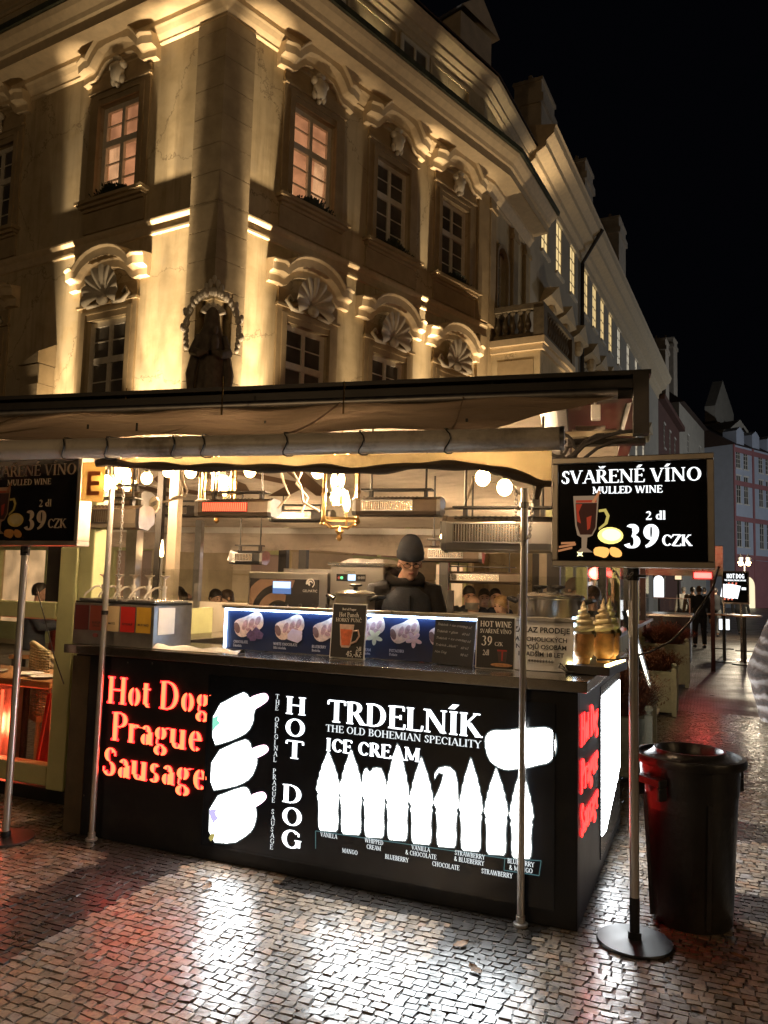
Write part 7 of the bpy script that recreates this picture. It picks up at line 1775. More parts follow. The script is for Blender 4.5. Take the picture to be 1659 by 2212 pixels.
def person(label, loc, rz, J, skin='skin', top='navy', bottom='jeans', hair='dark', style='short', voxel=.011, cat='person', group=None, hs=1.0, extra=None, whole=True):
    """J: joint positions in the person's own frame (facing -y); head turns by J['yaw'], J['pitch'], J['roll']."""
    o = thing('person', label, cat, loc, rz, group)
    V = lambda k: Vector(J[k])
    Rh = (Matrix.Rotation(J.get('yaw', 0), 3, 'Z') @ Matrix.Rotation(J.get('pitch', 0), 3, 'X') @ Matrix.Rotation(J.get('roll', 0), 3, 'Y'))
    hc = V('head'); H = lambda x, y, z: hc + Rh @ (Vector((x, y, z)) * hs)
    b = MB()
    def hb(c, r): b.ball(H(*c), tuple(q * hs for q in r), 14, 10, Rh)
    hb((0, .012, .022), (.076, .095, .094)); hb((0, -.022, -.05), (.058, .066, .066)); hb((0, -.068, -.098), (.026, .02, .018)); hb((0, -.078, .034), (.05, .018, .011))
    b.tube([H(0, -.088, .022), H(0, -.104, -.012), H(0, -.108, -.022), H(0, -.088, -.030)], [.008 * hs, .011 * hs, .014 * hs, .008 * hs], 8)
    for sg in (-1, 1): hb((sg * .078, .016, -.012), (.010, .022, .032)); hb((sg * .036, -.062, -.022), (.024, .024, .022)); hb((sg * .014, -.098, -.026), (.009, .010, .008))
    hb((0, -.083, -.060), (.024, .010, .012))
    b.tube([H(0, .02, -.06), V('neck') + Vector((0, 0, .02)), V('neck') - Vector((0, 0, .05))], [.052 * hs, .054, .07], 14)
    sh = (V('lsh') + V('rsh')) / 2; pv = V('pelvis')
    def torso(mb, e):
        up = (sh - pv); L = up.length; n = 26; rings = []
        side = (V('lsh') - V('rsh')); hw = side.length / 2; side.normalize(); fw = side.cross(up.normalized())
        for t, w, d in ((-.10, .150, .115), (.0, .168, .125), (.25, .150, .110), (.5, .158, .118), (.75, .175, .122), (.92, hw * .98, .105), (1.03, hw * .72, .085), (1.10, .075, .07)):
            c = pv + up * t; rings.append([c + side * ((w + e) * math.cos(a)) + fw * ((d + e) * math.sin(a)) for a in [2 * math.pi * k / n for k in range(n)]])
        mb.loft(rings)
    torso(b, 0)
    for s_ in ('l', 'r'):
        b.tube([V(s_ + 'sh') + (sh - V(s_ + 'sh')) * .25, V(s_ + 'sh'), (V(s_ + 'sh') + V(s_ + 'el')) / 2, V(s_ + 'el'), (V(s_ + 'el') * .6 + V(s_ + 'ha') * .4), V(s_ + 'ha')], [.06, .056, .048, .039, .037, .026], 12)
        dd = V(s_ + 'ha') - V(s_ + 'el'); hand(b, V(s_ + 'ha'), dd, Vector((0, -.2, 1)) if abs(dd.normalized().z) < .8 else Vector((0, 1, 0)), 1.0, J.get('curl', .5))
        if whole: b.tube([pv + (V(s_ + 'hip') - pv) * .6, V(s_ + 'hip'), (V(s_ + 'hip') + V(s_ + 'kn')) / 2, V(s_ + 'kn'), V(s_ + 'kn') * .65 + V(s_ + 'ft') * .35, V(s_ + 'ft')], [.09, .088, .076, .055, .054, .036], 12)
    solid(b, 'body', M[skin], o, voxel)
    # jacket with collar and cuffs
    j = MB(); torso(j, .022)
    for s_ in ('l', 'r'):
        e_ = V(s_ + 'ha') + (V(s_ + 'el') - V(s_ + 'ha')) * .06
        j.tube([V(s_ + 'sh') + (sh - V(s_ + 'sh')) * .35, V(s_ + 'sh'), (V(s_ + 'sh') + V(s_ + 'el')) / 2, V(s_ + 'el'), (V(s_ + 'el') + e_) / 2, e_], [.082, .080, .070, .060, .056, .042], 14)
        if not J.get('sit') and whole: j.tube([pv + (V(s_ + 'hip') - pv) * .5, V(s_ + 'hip') + Vector((0, 0, -.05))], [.13, .115], 14)
    nk = V('neck'); j.tube([nk - Vector((0, 0, .05)), nk - Vector((0, 0, .0)), nk + Vector((0, 0, .022))], [.10, .082, .073], 14)
    solid(j, 'jacket', CL[top] if isinstance(top, str) else top, o, voxel * 1.15, 3)
    if whole:
        t = MB()
        for s_ in ('l', 'r'): t.tube([pv + (V(s_ + 'hip') - pv) * .5, V(s_ + 'hip'), V(s_ + 'kn'), V(s_ + 'ft') + (V(s_ + 'kn') - V(s_ + 'ft')) * .08], [.115, .108, .080, .062], 12)
        t.ball(pv, (.165, .125, .12), 12, 8); solid(t, 'trousers', CL[bottom], o, voxel * 1.15, 3)
        for s_ in ('l', 'r'):
            f = MB(); p = V(s_ + 'ft'); f.loft([[(p.x + w * math.cos(a), p.y + y, max(0.0, p.z - .075 + h * (1 + math.sin(a)) / 2)) for a in [2 * math.pi * k / 12 for k in range(12)]] for y, w, h in ((.06, .03, .06), (.03, .042, .09), (-.05, .046, .085), (-.13, .048, .055), (-.18, .03, .035))]); f.build('shoe', CL['black'], o, smooth=True)
    # face details
    for sg in (-1, 1):
        e = MB(); e.ball(H(sg * .031, -.083, .008), (.011 * hs, .006 * hs, .0065 * hs), 8, 6, Rh); e.build('eye', M['eye'], o, smooth='all')
    e = MB(); e.ball(H(0, -.0905, -.060), (.021 * hs, .006 * hs, .006 * hs), 10, 6, Rh); e.build('mouth', M['lip'], o, smooth='all')
    if style != 'bald':
        e = MB()
        for sg in (-1, 1): e.tube([H(sg * .014, -.093, .030), H(sg * .032, -.090, .036), H(sg * .050, -.074, .028)], [.0035, .0045, .003], 6)
        e.build('eyebrow', HR[hair], o, smooth=True)
    h = MB()
    if style in ('short', 'long', 'fringe', 'bald'):
        n, m = 20, 12; vs = []; fs = []
        rs_ = random.Random(hash(label) % 999)
        for i in range(m + 1):
            for k in range(n):
                ph = math.pi * .5 * (1 - i / m) * 1.0; th_ = 2 * math.pi * k / n
                front = max(0, math.cos(th_ - (-math.pi / 2)))
                low = {'short': -.055, 'long': -.10, 'fringe': -.10, 'bald': -.05}[style]
                zb = low + front ** .7 * {'short': .115, 'long': .15, 'fringe': .125, 'bald': .09}[style]
                zt_ = .118 if style != 'bald' else .03
                z = zb + (zt_ - zb) * (i / m)
                zz = (z - .022) / .100; r = math.sqrt(max(0.0, 1 - min(1, zz * zz))) if z > .022 else 1.0 - .08 * min(1, (.022 - z) / .08)
                x, y = .084 * r * math.cos(th_), .014 + .104 * r * math.sin(th_)
                jt = 1 + .03 * math.sin(9 * th_ + i) 
                vs.append(H(x * jt, y * jt, z + .004))
        fs = [(i * n + k, i * n + (k + 1) % n, (i + 1) * n + (k + 1) % n, (i + 1) * n + k) for i in range(m) for k in range(n)]
        if style != 'bald': fs.append(tuple(m * n + k for k in range(n)))
        h.add(vs, fs)
        if style == 'long':
            for k in range(13):
                a = rad(-20 + 220 * k / 12); h.tube([H(.078 * math.cos(a), .014 + .095 * math.sin(a), .02), H(.092 * math.cos(a), .02 + .105 * math.sin(a), -.06), H(.088 * math.cos(a), .02 + .10 * math.sin(a), -.17)], [.028 * hs, .030 * hs, .012 * hs], 8)
        h.build('hair', HR[hair], o, smooth='all')
    if extra: extra(o, H, Rh, V)
    return o
def seated(yaw=0, pitch=0, roll=0, lean=0, lha=(.18, -.42, .80), rha=(-.18, -.42, .80)):
    return dict(pelvis=(0, .0, .52), neck=(0, -.02 - lean, 1.08), head=(0, -.05 - lean * 1.3, 1.24), lsh=(.19, -lean, 1.02), rsh=(-.19, -lean, 1.02), lel=(.26, -.16 - lean, .78), rel=(-.26, -.16 - lean, .78), lha=lha, rha=rha, lhip=(.10, -.02, .52), rhip=(-.10, -.02, .52), lkn=(.13, -.44, .52), rkn=(-.13, -.44, .52), lft=(.13, -.42, .08), rft=(-.13, -.42, .08), yaw=yaw, pitch=pitch, roll=roll, sit=1)
def standing(yaw=0, pitch=0, step=.12, lha=(.30, -.08, .82), rha=(-.30, -.08, .82)):
    return dict(pelvis=(0, 0, .98), neck=(0, -.01, 1.50), head=(0, -.03, 1.645), lsh=(.20, 0, 1.43), rsh=(-.20, 0, 1.43), lel=(.27, .03, 1.13), rel=(-.27, .03, 1.13), lha=lha, rha=rha, lhip=(.10, 0, .94), rhip=(-.10, 0, .94), lkn=(.11, -step * .7, .50), rkn=(-.11, step * .1, .50), lft=(.11, -step, .08), rft=(-.11, step, .08), yaw=yaw, pitch=pitch)
# vendor ----------------------------------------------------------------
vx, vz = spx(893, 1216, 1.30)
def vendor_extra(o, H, Rh, V):
    b = MB(); vs = []; n = 24
    prof = [(.092, .106, .034), (.098, .112, .038), (.099, .113, .080), (.094, .108, .086), (.091, .104, .105), (.084, .096, .13), (.072, .083, .157), (.056, .064, .180), (.034, .040, .197), (.004, .006, .203)]
    b.loft([[H(rx * math.cos(t) * (1 + .012 * math.sin(12 * t)), .014 + .01 * (z - .05) / .2 + ry * math.sin(t), z - .002 + (0.012 * math.sin(t) if z < .08 else 0)) for t in [2 * math.pi * k / n for k in range(n)]] for rx, ry, z in prof]); b.build('knitted_cap', CL['navy'], o, smooth='all')
    g = MB()
    for sg in (-1, 1): g.tube([H(sg * (.033 + .024 * math.cos(t)), -.106 + .012 * abs(math.cos(t)) * (1 if math.cos(t) * 1 > 0 else 0), -.004 + .015 * math.sin(t)) for t in [2 * math.pi * k / 16 for k in range(16)]], .0022, 5, closed=True); g.tube([H(sg * .058, -.092, .0), H(sg * .080, -.02, .006), H(sg * .084, .02, .0)], .0022, 5)
    g.tube([H(-.010, -.108, .0), H(.010, -.108, .0)], .0022, 5); g.build('glasses', M['black'], o, smooth=True)
    hd = MB(); nk = V('neck')
    hd.tube([nk + Vector((.115 * math.cos(t), .035 + .105 * math.sin(t), -.012 + .055 * (1 + math.sin(t)) * .55)) for t in [2 * math.pi * k / 18 for k in range(18)]], [.042 + .012 * math.sin(2 * math.pi * k / 18) for k in range(18)], 10, closed=True)
    hd.tube([nk + Vector((.085 * math.cos(t), .085 + .07 * math.sin(t), .055)) for t in [math.pi * k / 10 for k in range(11)]], .045, 8)
    hd.build('hood', CL['black'], o, smooth='all')
    vt = MB(); pv, sh = V('pelvis'), (V('lsh') + V('rsh')) / 2; up = sh - pv; n = 28
    vt.loft([[pv + up * t + Vector(((w) * math.cos(a), d * math.sin(a), 0)) for a in [2 * math.pi * k / n for k in range(n)]] for t, w, d in ((-.1, .19, .16), (.2, .188, .155), (.5, .192, .16), (.75, .20, .162), (.92, .195, .15), (1.04, .135, .115), (1.09, .10, .09))])
    vt.build('vest', CL['navy'], o, smooth='all')
    z = MB(); z.box(-.135, -.045, -.175, -.158, 1.235, 1.258); z.build('reflective_tag', M['white'], o); z = MB(); z.box(.075, .105, -.170, -.150, 1.05, 1.13); z.build('red_patch', mat('red_patch', (.6, .05, .04), .6), o)
    z = MB(); z.box(-.004, .004, -.168, -.155, .95, 1.40); z.build('zip', M['black'], o)
Jv = standing(yaw=rad(-8), pitch=rad(12), step=.02, lha=(.20, -.30, 1.02), rha=(-.16, -.33, 1.05)); Jv['lel'] = (.28, -.06, 1.12); Jv['rel'] = (-.29, -.05, 1.14); Jv['head'] = (.02, -.065, 1.63)
person('man in a dark knitted cap, glasses and navy vest looking down behind the counter', S(vx - .07, 1.32, vz - 1.63), SROT + rad(36), Jv, 'skin2', 'black', 'black', 'dark', 'none', .0075, extra=vendor_extra)
# diners on the terrace --------------------------------------------------
def floor_(z): return z - 1.24
DN = [(384, 1284, 5.2, rad(-20), dict(pitch=rad(-10), roll=rad(-22)), 'red', 'dark', 'long', 'laughing woman with long dark hair and tilted head behind the sauce pumps'),
      (404, 1297, 6.0, rad(150), dict(), 'black', 'grey', 'bald', 'balding man seen from behind beside the laughing woman'),
      (466, 1291, 5.4, rad(75), dict(pitch=rad(20), lean=.1), 'black', 'dark', 'short', 'man with dark hair bent over his table right of the steel post'),
      (489, 1291, 5.8, rad(-40), dict(pitch=rad(12)), 'brown', 'brown', 'fringe', 'woman with a brown fringe beside the ice cream machine'),
      (140, 1285, 4.4, rad(30), dict(pitch=rad(8)), 'red', 'blond', 'long', 'blond woman behind the glass windscreen at the left'),
      (88, 1278, 4.0, rad(120), dict(), 'navy', 'dark', 'short', 'dark haired man seen from behind through the left windscreen'),
      (1013, 1285, 6.2, rad(35), dict(pitch=rad(25), lean=.08), 'black', 'dark', 'short', 'dark haired man looking down at the table right of the vendor'),
      (1046, 1290, 6.8, rad(20), dict(pitch=rad(15)), 'white', 'dark', 'short', 'man in a pale top partly hidden between two other diners'),
      (1070, 1290, 6.6, rad(30), dict(pitch=rad(5)), 'black', 'dark', 'short', 'man with cropped black hair in the back row right of the vendor'),
      (1082, 1308, 5.2, rad(-15), dict(pitch=rad(12)), 'white', 'blond', 'fringe', 'blond woman with a fringe just left of the right steel pole'),
      (1022, 1308, 5.0, rad(170), dict(), 'black', 'grey', 'bald', 'bald man seen from behind in front of the dark haired man'),
      (1243, 1275, 4.0, rad(70), dict(pitch=rad(22), lean=.12), 'black', 'brown', 'short', 'man with brown hair leaning forward behind the large pot'),
      (1274, 1290, 4.4, rad(-70), dict(pitch=rad(10)), 'navy', 'brown', 'short', 'person facing the leaning man beside the big pot')]
for k, (px_, py_, y, rz, kw, top, hair, style, lb) in enumerate(DN):
    x, z = spx(px_, py_, y)
    J = seated(**kw)
    hx, hy = J['head'][0], J['head'][1]
    a = SROT + rz
    base = S(x, y, floor_(z)) - Vector((hx * math.cos(a) - hy * math.sin(a), hx * math.sin(a) + hy * math.cos(a), 0))
    person(lb, base, a, J, 'skin2' if k % 3 == 0 else 'skin', top, 'jeans', hair, style, .013, group='diners seated on the terrace', whole=False)
    ch = thing('bench', ('wooden seat under the ' + lb.split(' behind')[0].split(' beside')[0].split(' seen')[0].split(' right')[0].split(' partly')[0].split(' with cropped')[0])[:80] + (' near the pot' if k > 10 else ''), 'bench', Vector((base.x, base.y, 0)), a, 'seats of the terrace diners')
    b = MB(); zz = max(.2, base.z + .42); b.box(-.24, .24, -.2, .22, zz - .05, zz); b.build('seat', M['wood'], ch)
    [MB().box(sx_ * .2 - .02, sx_ * .2 + .02, sy_ - .02, sy_ + .02, 0, zz - .051).build('leg', M['darkmetal'], ch) for sx_ in (-1, 1) for sy_ in (-.15, .17)]
# passers-by in the street ------------------------------------------------
PS = [(1546, 1432 - 57, 1292, rad(170), 'black', 'grey', 'dark', 'short', 'passer-by in a black jacket and grey trousers walking away past the pink house'),
      (1497, 1377, 1296, rad(185), 'brown', 'black', 'dark', 'short', 'passer-by in a dark brown coat near the far tall tables'),
      (1600, 1372, 1298, rad(160), 'black', 'black', 'dark', 'long', 'dark clad woman walking near the lit arched doorway'),
      (1478, 1368, 1296, rad(200), 'white', 'black', 'grey', 'short', 'passer-by with a white top standing by the far food stall'),
      (1522, 1368, 1300, rad(150), 'navy', 'black', 'dark', 'short', 'passer-by in navy standing behind the tall bistro table'),
      (1512, 1400, 1298, rad(190), 'black', 'black', 'brown', 'short', 'dark figure walking in the shade beyond the planters')]
for k, (px_, pyf, pyh, rz, top, bot, hair, style, lb) in enumerate(PS):
    x, y = sgz(px_, pyf)
    person(lb, S(x, y, 0), SROT + rz, standing(step=.22 if k % 2 == 0 else .1), 'skin', top, bot, hair, style, .016, group='passers-by further up the street')
# passer-by in the striped coat at the right edge ------------------------
def stripe_coat():
    m, t, bs = nt('striped_fluffy_coat')
    co = t.nodes.new('ShaderNodeTexCoord'); sp = t.nodes.new('ShaderNodeSeparateXYZ'); lk(t, co.outputs['Object'], sp.inputs[0])
    n = noise(t, 5, 3, .6, co.outputs['Object'])
    ad = t.nodes.new('ShaderNodeMath'); ad.operation = 'MULTIPLY_ADD'; ad.inputs[1].default_value = .16; lk(t, n.outputs['Fac'], ad.inputs[0]); lk(t, sp.outputs['Z'], ad.inputs[2])
    mu = t.nodes.new('ShaderNodeMath'); mu.operation = 'MULTIPLY'; mu.inputs[1].default_value = 1 / .085; lk(t, ad.outputs[0], mu.inputs[0])
    fr = t.nodes.new('ShaderNodeMath'); fr.operation = 'FRACT'; lk(t, mu.outputs[0], fr.inputs[0])
    r = ramp(t, fr.outputs[0], [(0.0, (.02, .013, .01)), (.30, (.05, .03, .02)), (.5, (.17, .145, .13)), (.68, (.21, .19, .18)), (.84, (.05, .03, .02)), (1.0, (.02, .012, .009))])
    lk(t, r.outputs[0], bs.inputs['Base Color']); bs.inputs['Roughness'].default_value = .9
    n2 = noise(t, 70, 4, .7, co.outputs['Object']); bump(t, bs, n2.outputs['Fac'], .9, .03)
    return m
Js = standing(yaw=rad(-10), step=.25, lha=(.34, -.06, .86), rha=(-.34, -.10, .86)); Js['lel'] = (.33, .05, 1.14); Js['rel'] = (-.33, .04, 1.14)
q = CAM + ray(1784, 1500) * (5.1 / math.hypot(ray(1784, 1500).x, ray(1784, 1500).y)); 
def coat_extra(o, H, Rh, V):
    c = MB(); sm_ = stripe_coat(); n = 36; rings = []
    for i in range(46):
        z = .72 + .80 * i / 45; pf = 1 + .02 * abs(math.sin(math.pi * (z - .72) / .115)); w = (.27 if z < 1.3 else .27 - (z - 1.3) * .62) * pf; rings.append([(w * math.cos(a), (.20 if z < 1.3 else .20 - (z - 1.3) * .4) * pf * math.sin(a), z) for a in [2 * math.pi * k / n for k in range(n)]])
    c.loft(rings); c.build('coat', sm_, o, smooth='all')
    for s_ in ('l', 'r'):
        a = MB(); P, Q, R_ = V(s_ + 'sh'), V(s_ + 'el'), V(s_ + 'ha'); pts, rr = [], []
        for i in range(34):
            t = i / 33; p = P.lerp(Q, t * 2) if t < .5 else Q.lerp(R_, t * 2 - 1); pts.append(p); rr.append((.115 - .025 * t) * (1 + .035 * abs(math.sin(math.pi * (p.z - .72) / .115))))
        a.tube(pts, rr, 18); a.build('sleeve', sm_, o, smooth='all')
    hb_ = MB(); hb_.ball((0, .06, 1.55), (.16, .15, .12), 14, 10); hb_.build('hood', sm_, o, smooth='all')
    bg = MB(); bg.box(-.42, -.30, -.12, .16, .62, .86); bg.tube([(-.36, -.08, .86), (-.37, -.06, 1.0), (-.37, .09, 1.0), (-.36, .11, .86)], .012, 6); bg.build('handbag', CL['black'], o)
person('person in a fluffy brown and white striped coat cut off at the right edge', Vector((q.x, q.y, 0)), math.atan2(-q.x, q.y) + rad(150), Js, 'skin', 'brown', 'black', 'brown', 'long', .012, extra=coat_extra)
# ------------------------------------------------------------------ bin, planters and the far stalls on the right
M['binplastic'] = mat('black_bin_plastic', (.020, .020, .021), .34, 0, .3, 6, .3, 25, dirt=(3.5, (.045, .04, .035)))
bn = sthing('trash_bin', 'large black plastic barrel bin with an open ring lid beside the counter', 'trash bin', .415, .46)
b = MB(); b.lathe([(.185, 0), (.19, .01), (.222, .60), (.228, .62), (.236, .74), (.236, .75), (.262, .752), (.266, .77), (.260, .79), (.240, .792), (.236, .76), (.20, .30), (.0, .28)], 48, cap=False); b.build('barrel', M['binplastic'], bn, smooth=True)
b = MB(); b.lathe([(.236, .775), (.20, .782), (.175, .80), (.168, .815), (.158, .815), (.145, .79), (.142, .76), (.238, .764)], 48, cap=False); b.build('lid', M['binplastic'], bn, smooth=True)
for sg, az_ in ((-1, rad(228)), (1, rad(48))):
    b = MB(Matrix.Rotation(az_, 4, 'Z')); b.box(.232, .285, -.085, .085, .665, .700); b.box(.232, .285, -.085, -.060, .60, .664); b.box(.232, .285, .060, .085, .60, .664); b.build('handle', M['binplastic'], bn, bevel=.006)
for k in range(4): b = MB(); a = rad(205 + 90 * k); b.bar((.226 * math.cos(a), .226 * math.sin(a), .60), (.192 * math.cos(a), .192 * math.sin(a), .02), .02, .02); b.build('rib', M['binplastic'], bn)
M['planter'] = mat('pale_green_wicker', (.42, .43, .33), .6, 0, .15, 20, .6, 45); M['twig'] = mat('red_brown_twigs', (.17, .065, .035), .8, 0, .4, 12)
def planter(x, y, s, label, lb2, rz=0, seed=1):
    o = sthing('planter', label, 'planter', x, y, 0, 'planters along the terrace', rz); w = .27 * s; h = .55 * s
    b = MB(); 
    for z0 in range(11): b.box(-w + .002 * (z0 % 2), w - .002 * (z0 % 2), -w + .002 * (z0 % 2), w - .002 * (z0 % 2), .05 + z0 * (h - .06) / 11, .05 + (z0 + .8) * (h - .06) / 11)
    b.box(-w + .012, w - .012, -w + .012, w - .012, .04, h - .02); b.build('box', M['planter'], o)
    for sx_ in (-1, 1):
        for sy_ in (-1, 1): b = MB(); b.box(sx_ * w - .03, sx_ * w + .03, sy_ * w - .03, sy_ * w + .03, 0, h + .02); b.lathe([(.018, h + .021), (.015, h + .04), (.034, h + .06), (.036, h + .075), (.022, h + .095), (.0, h + .10)], 10, (sx_ * w, sy_ * w, 0)); b.build('corner_post', M['planter'], o)
    r = random.Random(seed); f = MB()
    for i in range(1500):
        a, q = r.uniform(0, 2 * math.pi), r.random() ** .5; x0, y0 = q * w * .8 * math.cos(a), q * w * .8 * math.sin(a)
        L = r.uniform(.22, .50) * (1 if seed == 1 else .6) * s * (1.1 - .5 * q); dx, dy = x0 * r.uniform(.2, 1.3) + r.uniform(-.1, .1), y0 * r.uniform(.2, 1.3) + r.uniform(-.1, .1); wd = .004
        p0, p1, p2 = Vector((x0, y0, h - .03)), Vector((x0 + dx * .5, y0 + dy * .5, h + L * .6)), Vector((x0 + dx, y0 + dy, h + L)); t_ = Vector((math.cos(a + 1.57), math.sin(a + 1.57), 0)) * wd
        f.add([p0 - t_, p0 + t_, p1 + t_, p1 - t_, p2], [(0, 1, 2, 3), (3, 2, 4)])
        for _ in range(3):
            c = p0.lerp(p2, r.uniform(.35, 1)); e = Vector((r.uniform(-1, 1), r.uniform(-1, 1), r.uniform(.2, 1))) * .035 * s; f.add([c - t_ * 2, c + t_ * 2, c + e], [(0, 1, 2)])
    tag(f.build('shrub', M['twig'], loc=S(x, y, 0), rot=(0, 0, SROT + rz)), lb2, 'plant', 'twiggy shrubs in the planters')
planter(-.23, 3.35, 1.0, 'pale wicker planter box nearest the bin', 'red brown twiggy shrub in the planter nearest the bin', seed=1)
planter(-.20, 7.2, 1.05, 'pale wicker planter box second along the terrace', 'red brown twiggy shrub in the second planter along the terrace', seed=2)
planter(-.20, 10.6, 1.3, 'dim planter box farthest along the terrace', 'dark twiggy shrub in the farthest planter along the terrace', seed=3)
# side glazing of the terrace
gs = sthing('terrace_glazing', 'row of pale green panels with clear glass above along the side of the terrace', 'windscreen', 0, 0)
for k in range(7):
    y0 = 2.3 + k * 1.45; b = MB(); b.box(-.62, -.58, y0, y0 + 1.40, .08, 1.0); 
    for j in range(6): b.box(-.58, -.572, y0 + .03 + j * .23, y0 + .22 + j * .23, .10, .98)
    b.build('panel', M['olive'], gs)
    b = MB(); b.box(-.605, -.595, y0 + .02, y0 + 1.40, 1.06, 2.1); b.build('pane', M['pane'], gs)
    b = MB(); b.box(-.65, -.55, y0 - .05, y0 + .0, .0, 2.15); b.build('post', M['olive'] if k % 2 else M['darkmetal'], gs)
b = MB(); b.box(-.66, -.52, 2.25, 12.45, 1.001, 1.055); b.build('rail', M['steel'], gs); b = MB(); b.box(-.66, -.54, 2.25, 12.45, 2.151, 2.22); b.build('rail', M['olive'], gs)
# far end of the terrace roof with its lettered valance and glowing heaters
y = 13.0
fv = sthing('far_awning', 'cream awning edge with dark serif lettering above the far part of the terrace', 'awning', 0, 0)
xa, za = spx(1270, 1214, y); xb, zb = spx(1562, 1240, y)
b = MB(); b.box(xa, xb, y, y + .02, zb - .05, za + .35); b.build('valance', M['canvas'], fv)
b = MB(); letters(b, 'U PRINCE', spx(1420, 1230, y)[0], spx(1450, 1229, y)[1], .17, y - .004, width=spx(1545, 1229, y)[0] - spx(1420, 1229, y)[0]); b.build('lettering', M['darkmetal'], fv)
b = MB(); b.box(xa, xb, y + .021, y + 3.0, za + .30, za + .36); b.build('roof', M['darkmetal'], fv)
for xx in (xa + .3, xb - .2): b = MB(); b.box(xx - .04, xx + .04, y + .3, y + .38, 0, za + .3); b.build('post', M['darkmetal'], fv)
M['redlamp'] = glow('glowing_red_heater', (1.0, .06, .05), 7)
for px_, py_, yy, lb in ((1321, 1240, 11.0, 'glowing red heater under the far awning behind the board pole'), (1518, 1243, 12.4, 'glowing red heater at the right end of the far awning')):
    x, z = spx(px_, py_, yy); o = sthing('patio_heater', lb, 'heater', x, yy, z, 'red glowing heaters of the far terrace'); b = MB(); b.box(-.16, .16, -.05, .0, -.055, .055); b.build('glow_tube', M['redlamp'], o, bevel=.02); b = MB(); b.box(-.19, .19, .001, .10, -.08, .09); b.cyl((0, .05, .09), (0, .05, .5), .012, n=6); b.build('housing', M['darkmetal'], o)
    lamp('heater_glow', 'POINT', (0, -.25, 0), 26, (1, .08, .06), .12, o)
# bright shop fronts behind
M['coolwin'] = glow('bright_shop_window', (.92, .95, 1.0), 1.9); M['warmwin'] = glow('warm_shop_window', (1.0, .72, .42), 1.2)
for px0, py0, px1, py1, yy, mm, lb, w_ in ((1311, 1296, 1328, 1338, 9.5, 'coolwin', 'bright white backlit panel left of the pair behind the board pole', ''), (1331, 1296, 1346, 1338, 9.5, 'coolwin', 'bright white backlit panel right of the pair behind the board pole', ''), (1412, 1243, 1434, 1290, 20, 'coolwin', 'bright arched shop window far behind the menu lectern', ''), (1458, 1240, 1472, 1252, 20, 'warmwin', 'small warm lit shop panel under the far awning', ''), (1553, 1337, 1576, 1361, 18, 'coolwin', 'bright white glowing box sign below the far hot dog board', '')):
    x0, z1 = spx(px0, py0, yy); x1, z0 = spx(px1, py1, yy)
    o = sthing('shop_front', lb, 'lit sign', (x0 + x1) / 2, yy, 0); w = (x1 - x0) / 2
    b = MB()
    if 'arched' in lb: b.prism([(-w, z0), (w, z0), (w, z1 - w)] + [(w * math.cos(t), z1 - w + w * math.sin(t)) for t in [math.pi * k / 8 for k in range(1, 8)]] + [(-w, z1 - w)], 0, .03)
    else: b.box(-w, w, 0, .04, z0, z1)
    b.build('panel', M[mm], o, bevel=.006); b = MB(); b.box(-w - .03, w + .03, .041, .10, z0 - .03, z1 + .03); b.cyl((0, .07, 0), (0, .07, z0 - .03), .03, n=8); b.build('housing', M['darkmetal'], o)
# bar shelf with bottles
bs_y = 6.0; x0, z0 = spx(1268, 1335, bs_y); x1, z1 = spx(1312, 1265, bs_y)
bsf = sthing('bottle_shelf', 'lit bar shelf unit with bottles seen through the terrace glass', 'shelf', (x0 + x1) / 2, bs_y + .5, 0); w = (x1 - x0) / 2
b = MB(); b.box(-w, w, .12, .14, .3, z1 + .1); b.build('back', M['shopglow'], bsf)
b = MB(); zs = [z0 + (z1 - z0) * k / 3 for k in range(3)]
for zz in zs: b.box(-w, w, -.06, .119, zz - .025, zz)
for xx in (-w - .03, w): b.box(xx, xx + .03, -.06, .14, .0, z1 + .1)
b.build('board', M['wood'], bsf)
BT = [mat('bottle_%s' % n, c, .12, 0, .1) for n, c in (('red', (.35, .03, .03)), ('green', (.03, .12, .04)), ('clear', (.55, .55, .5)), ('amber', (.35, .16, .03)))]
r = random.Random(5); p0 = None
for j, zz in enumerate(zs):
    for k in range(8):
        b = MB(); b.lathe([(.028, 0), (.03, .01), (.03, .15), (.012, .20), (.011, .26)], 10); q = b.build('bottle', BT[(k + j) % 4], loc=S((x0 + x1) / 2 - w + .06 + k * (2 * w - .1) / 7, bs_y + .5, zz + .001), rot=(0, 0, SROT), smooth=True)
        tag(q, ('bottle on the top board of the lit bar shelf', 'bottle on the middle board of the lit bar shelf', 'bottle on the lowest board of the lit bar shelf')[2 - j], 'bottle', ('bottles on the top board', 'bottles on the middle board', 'bottles on the lowest board')[2 - j])
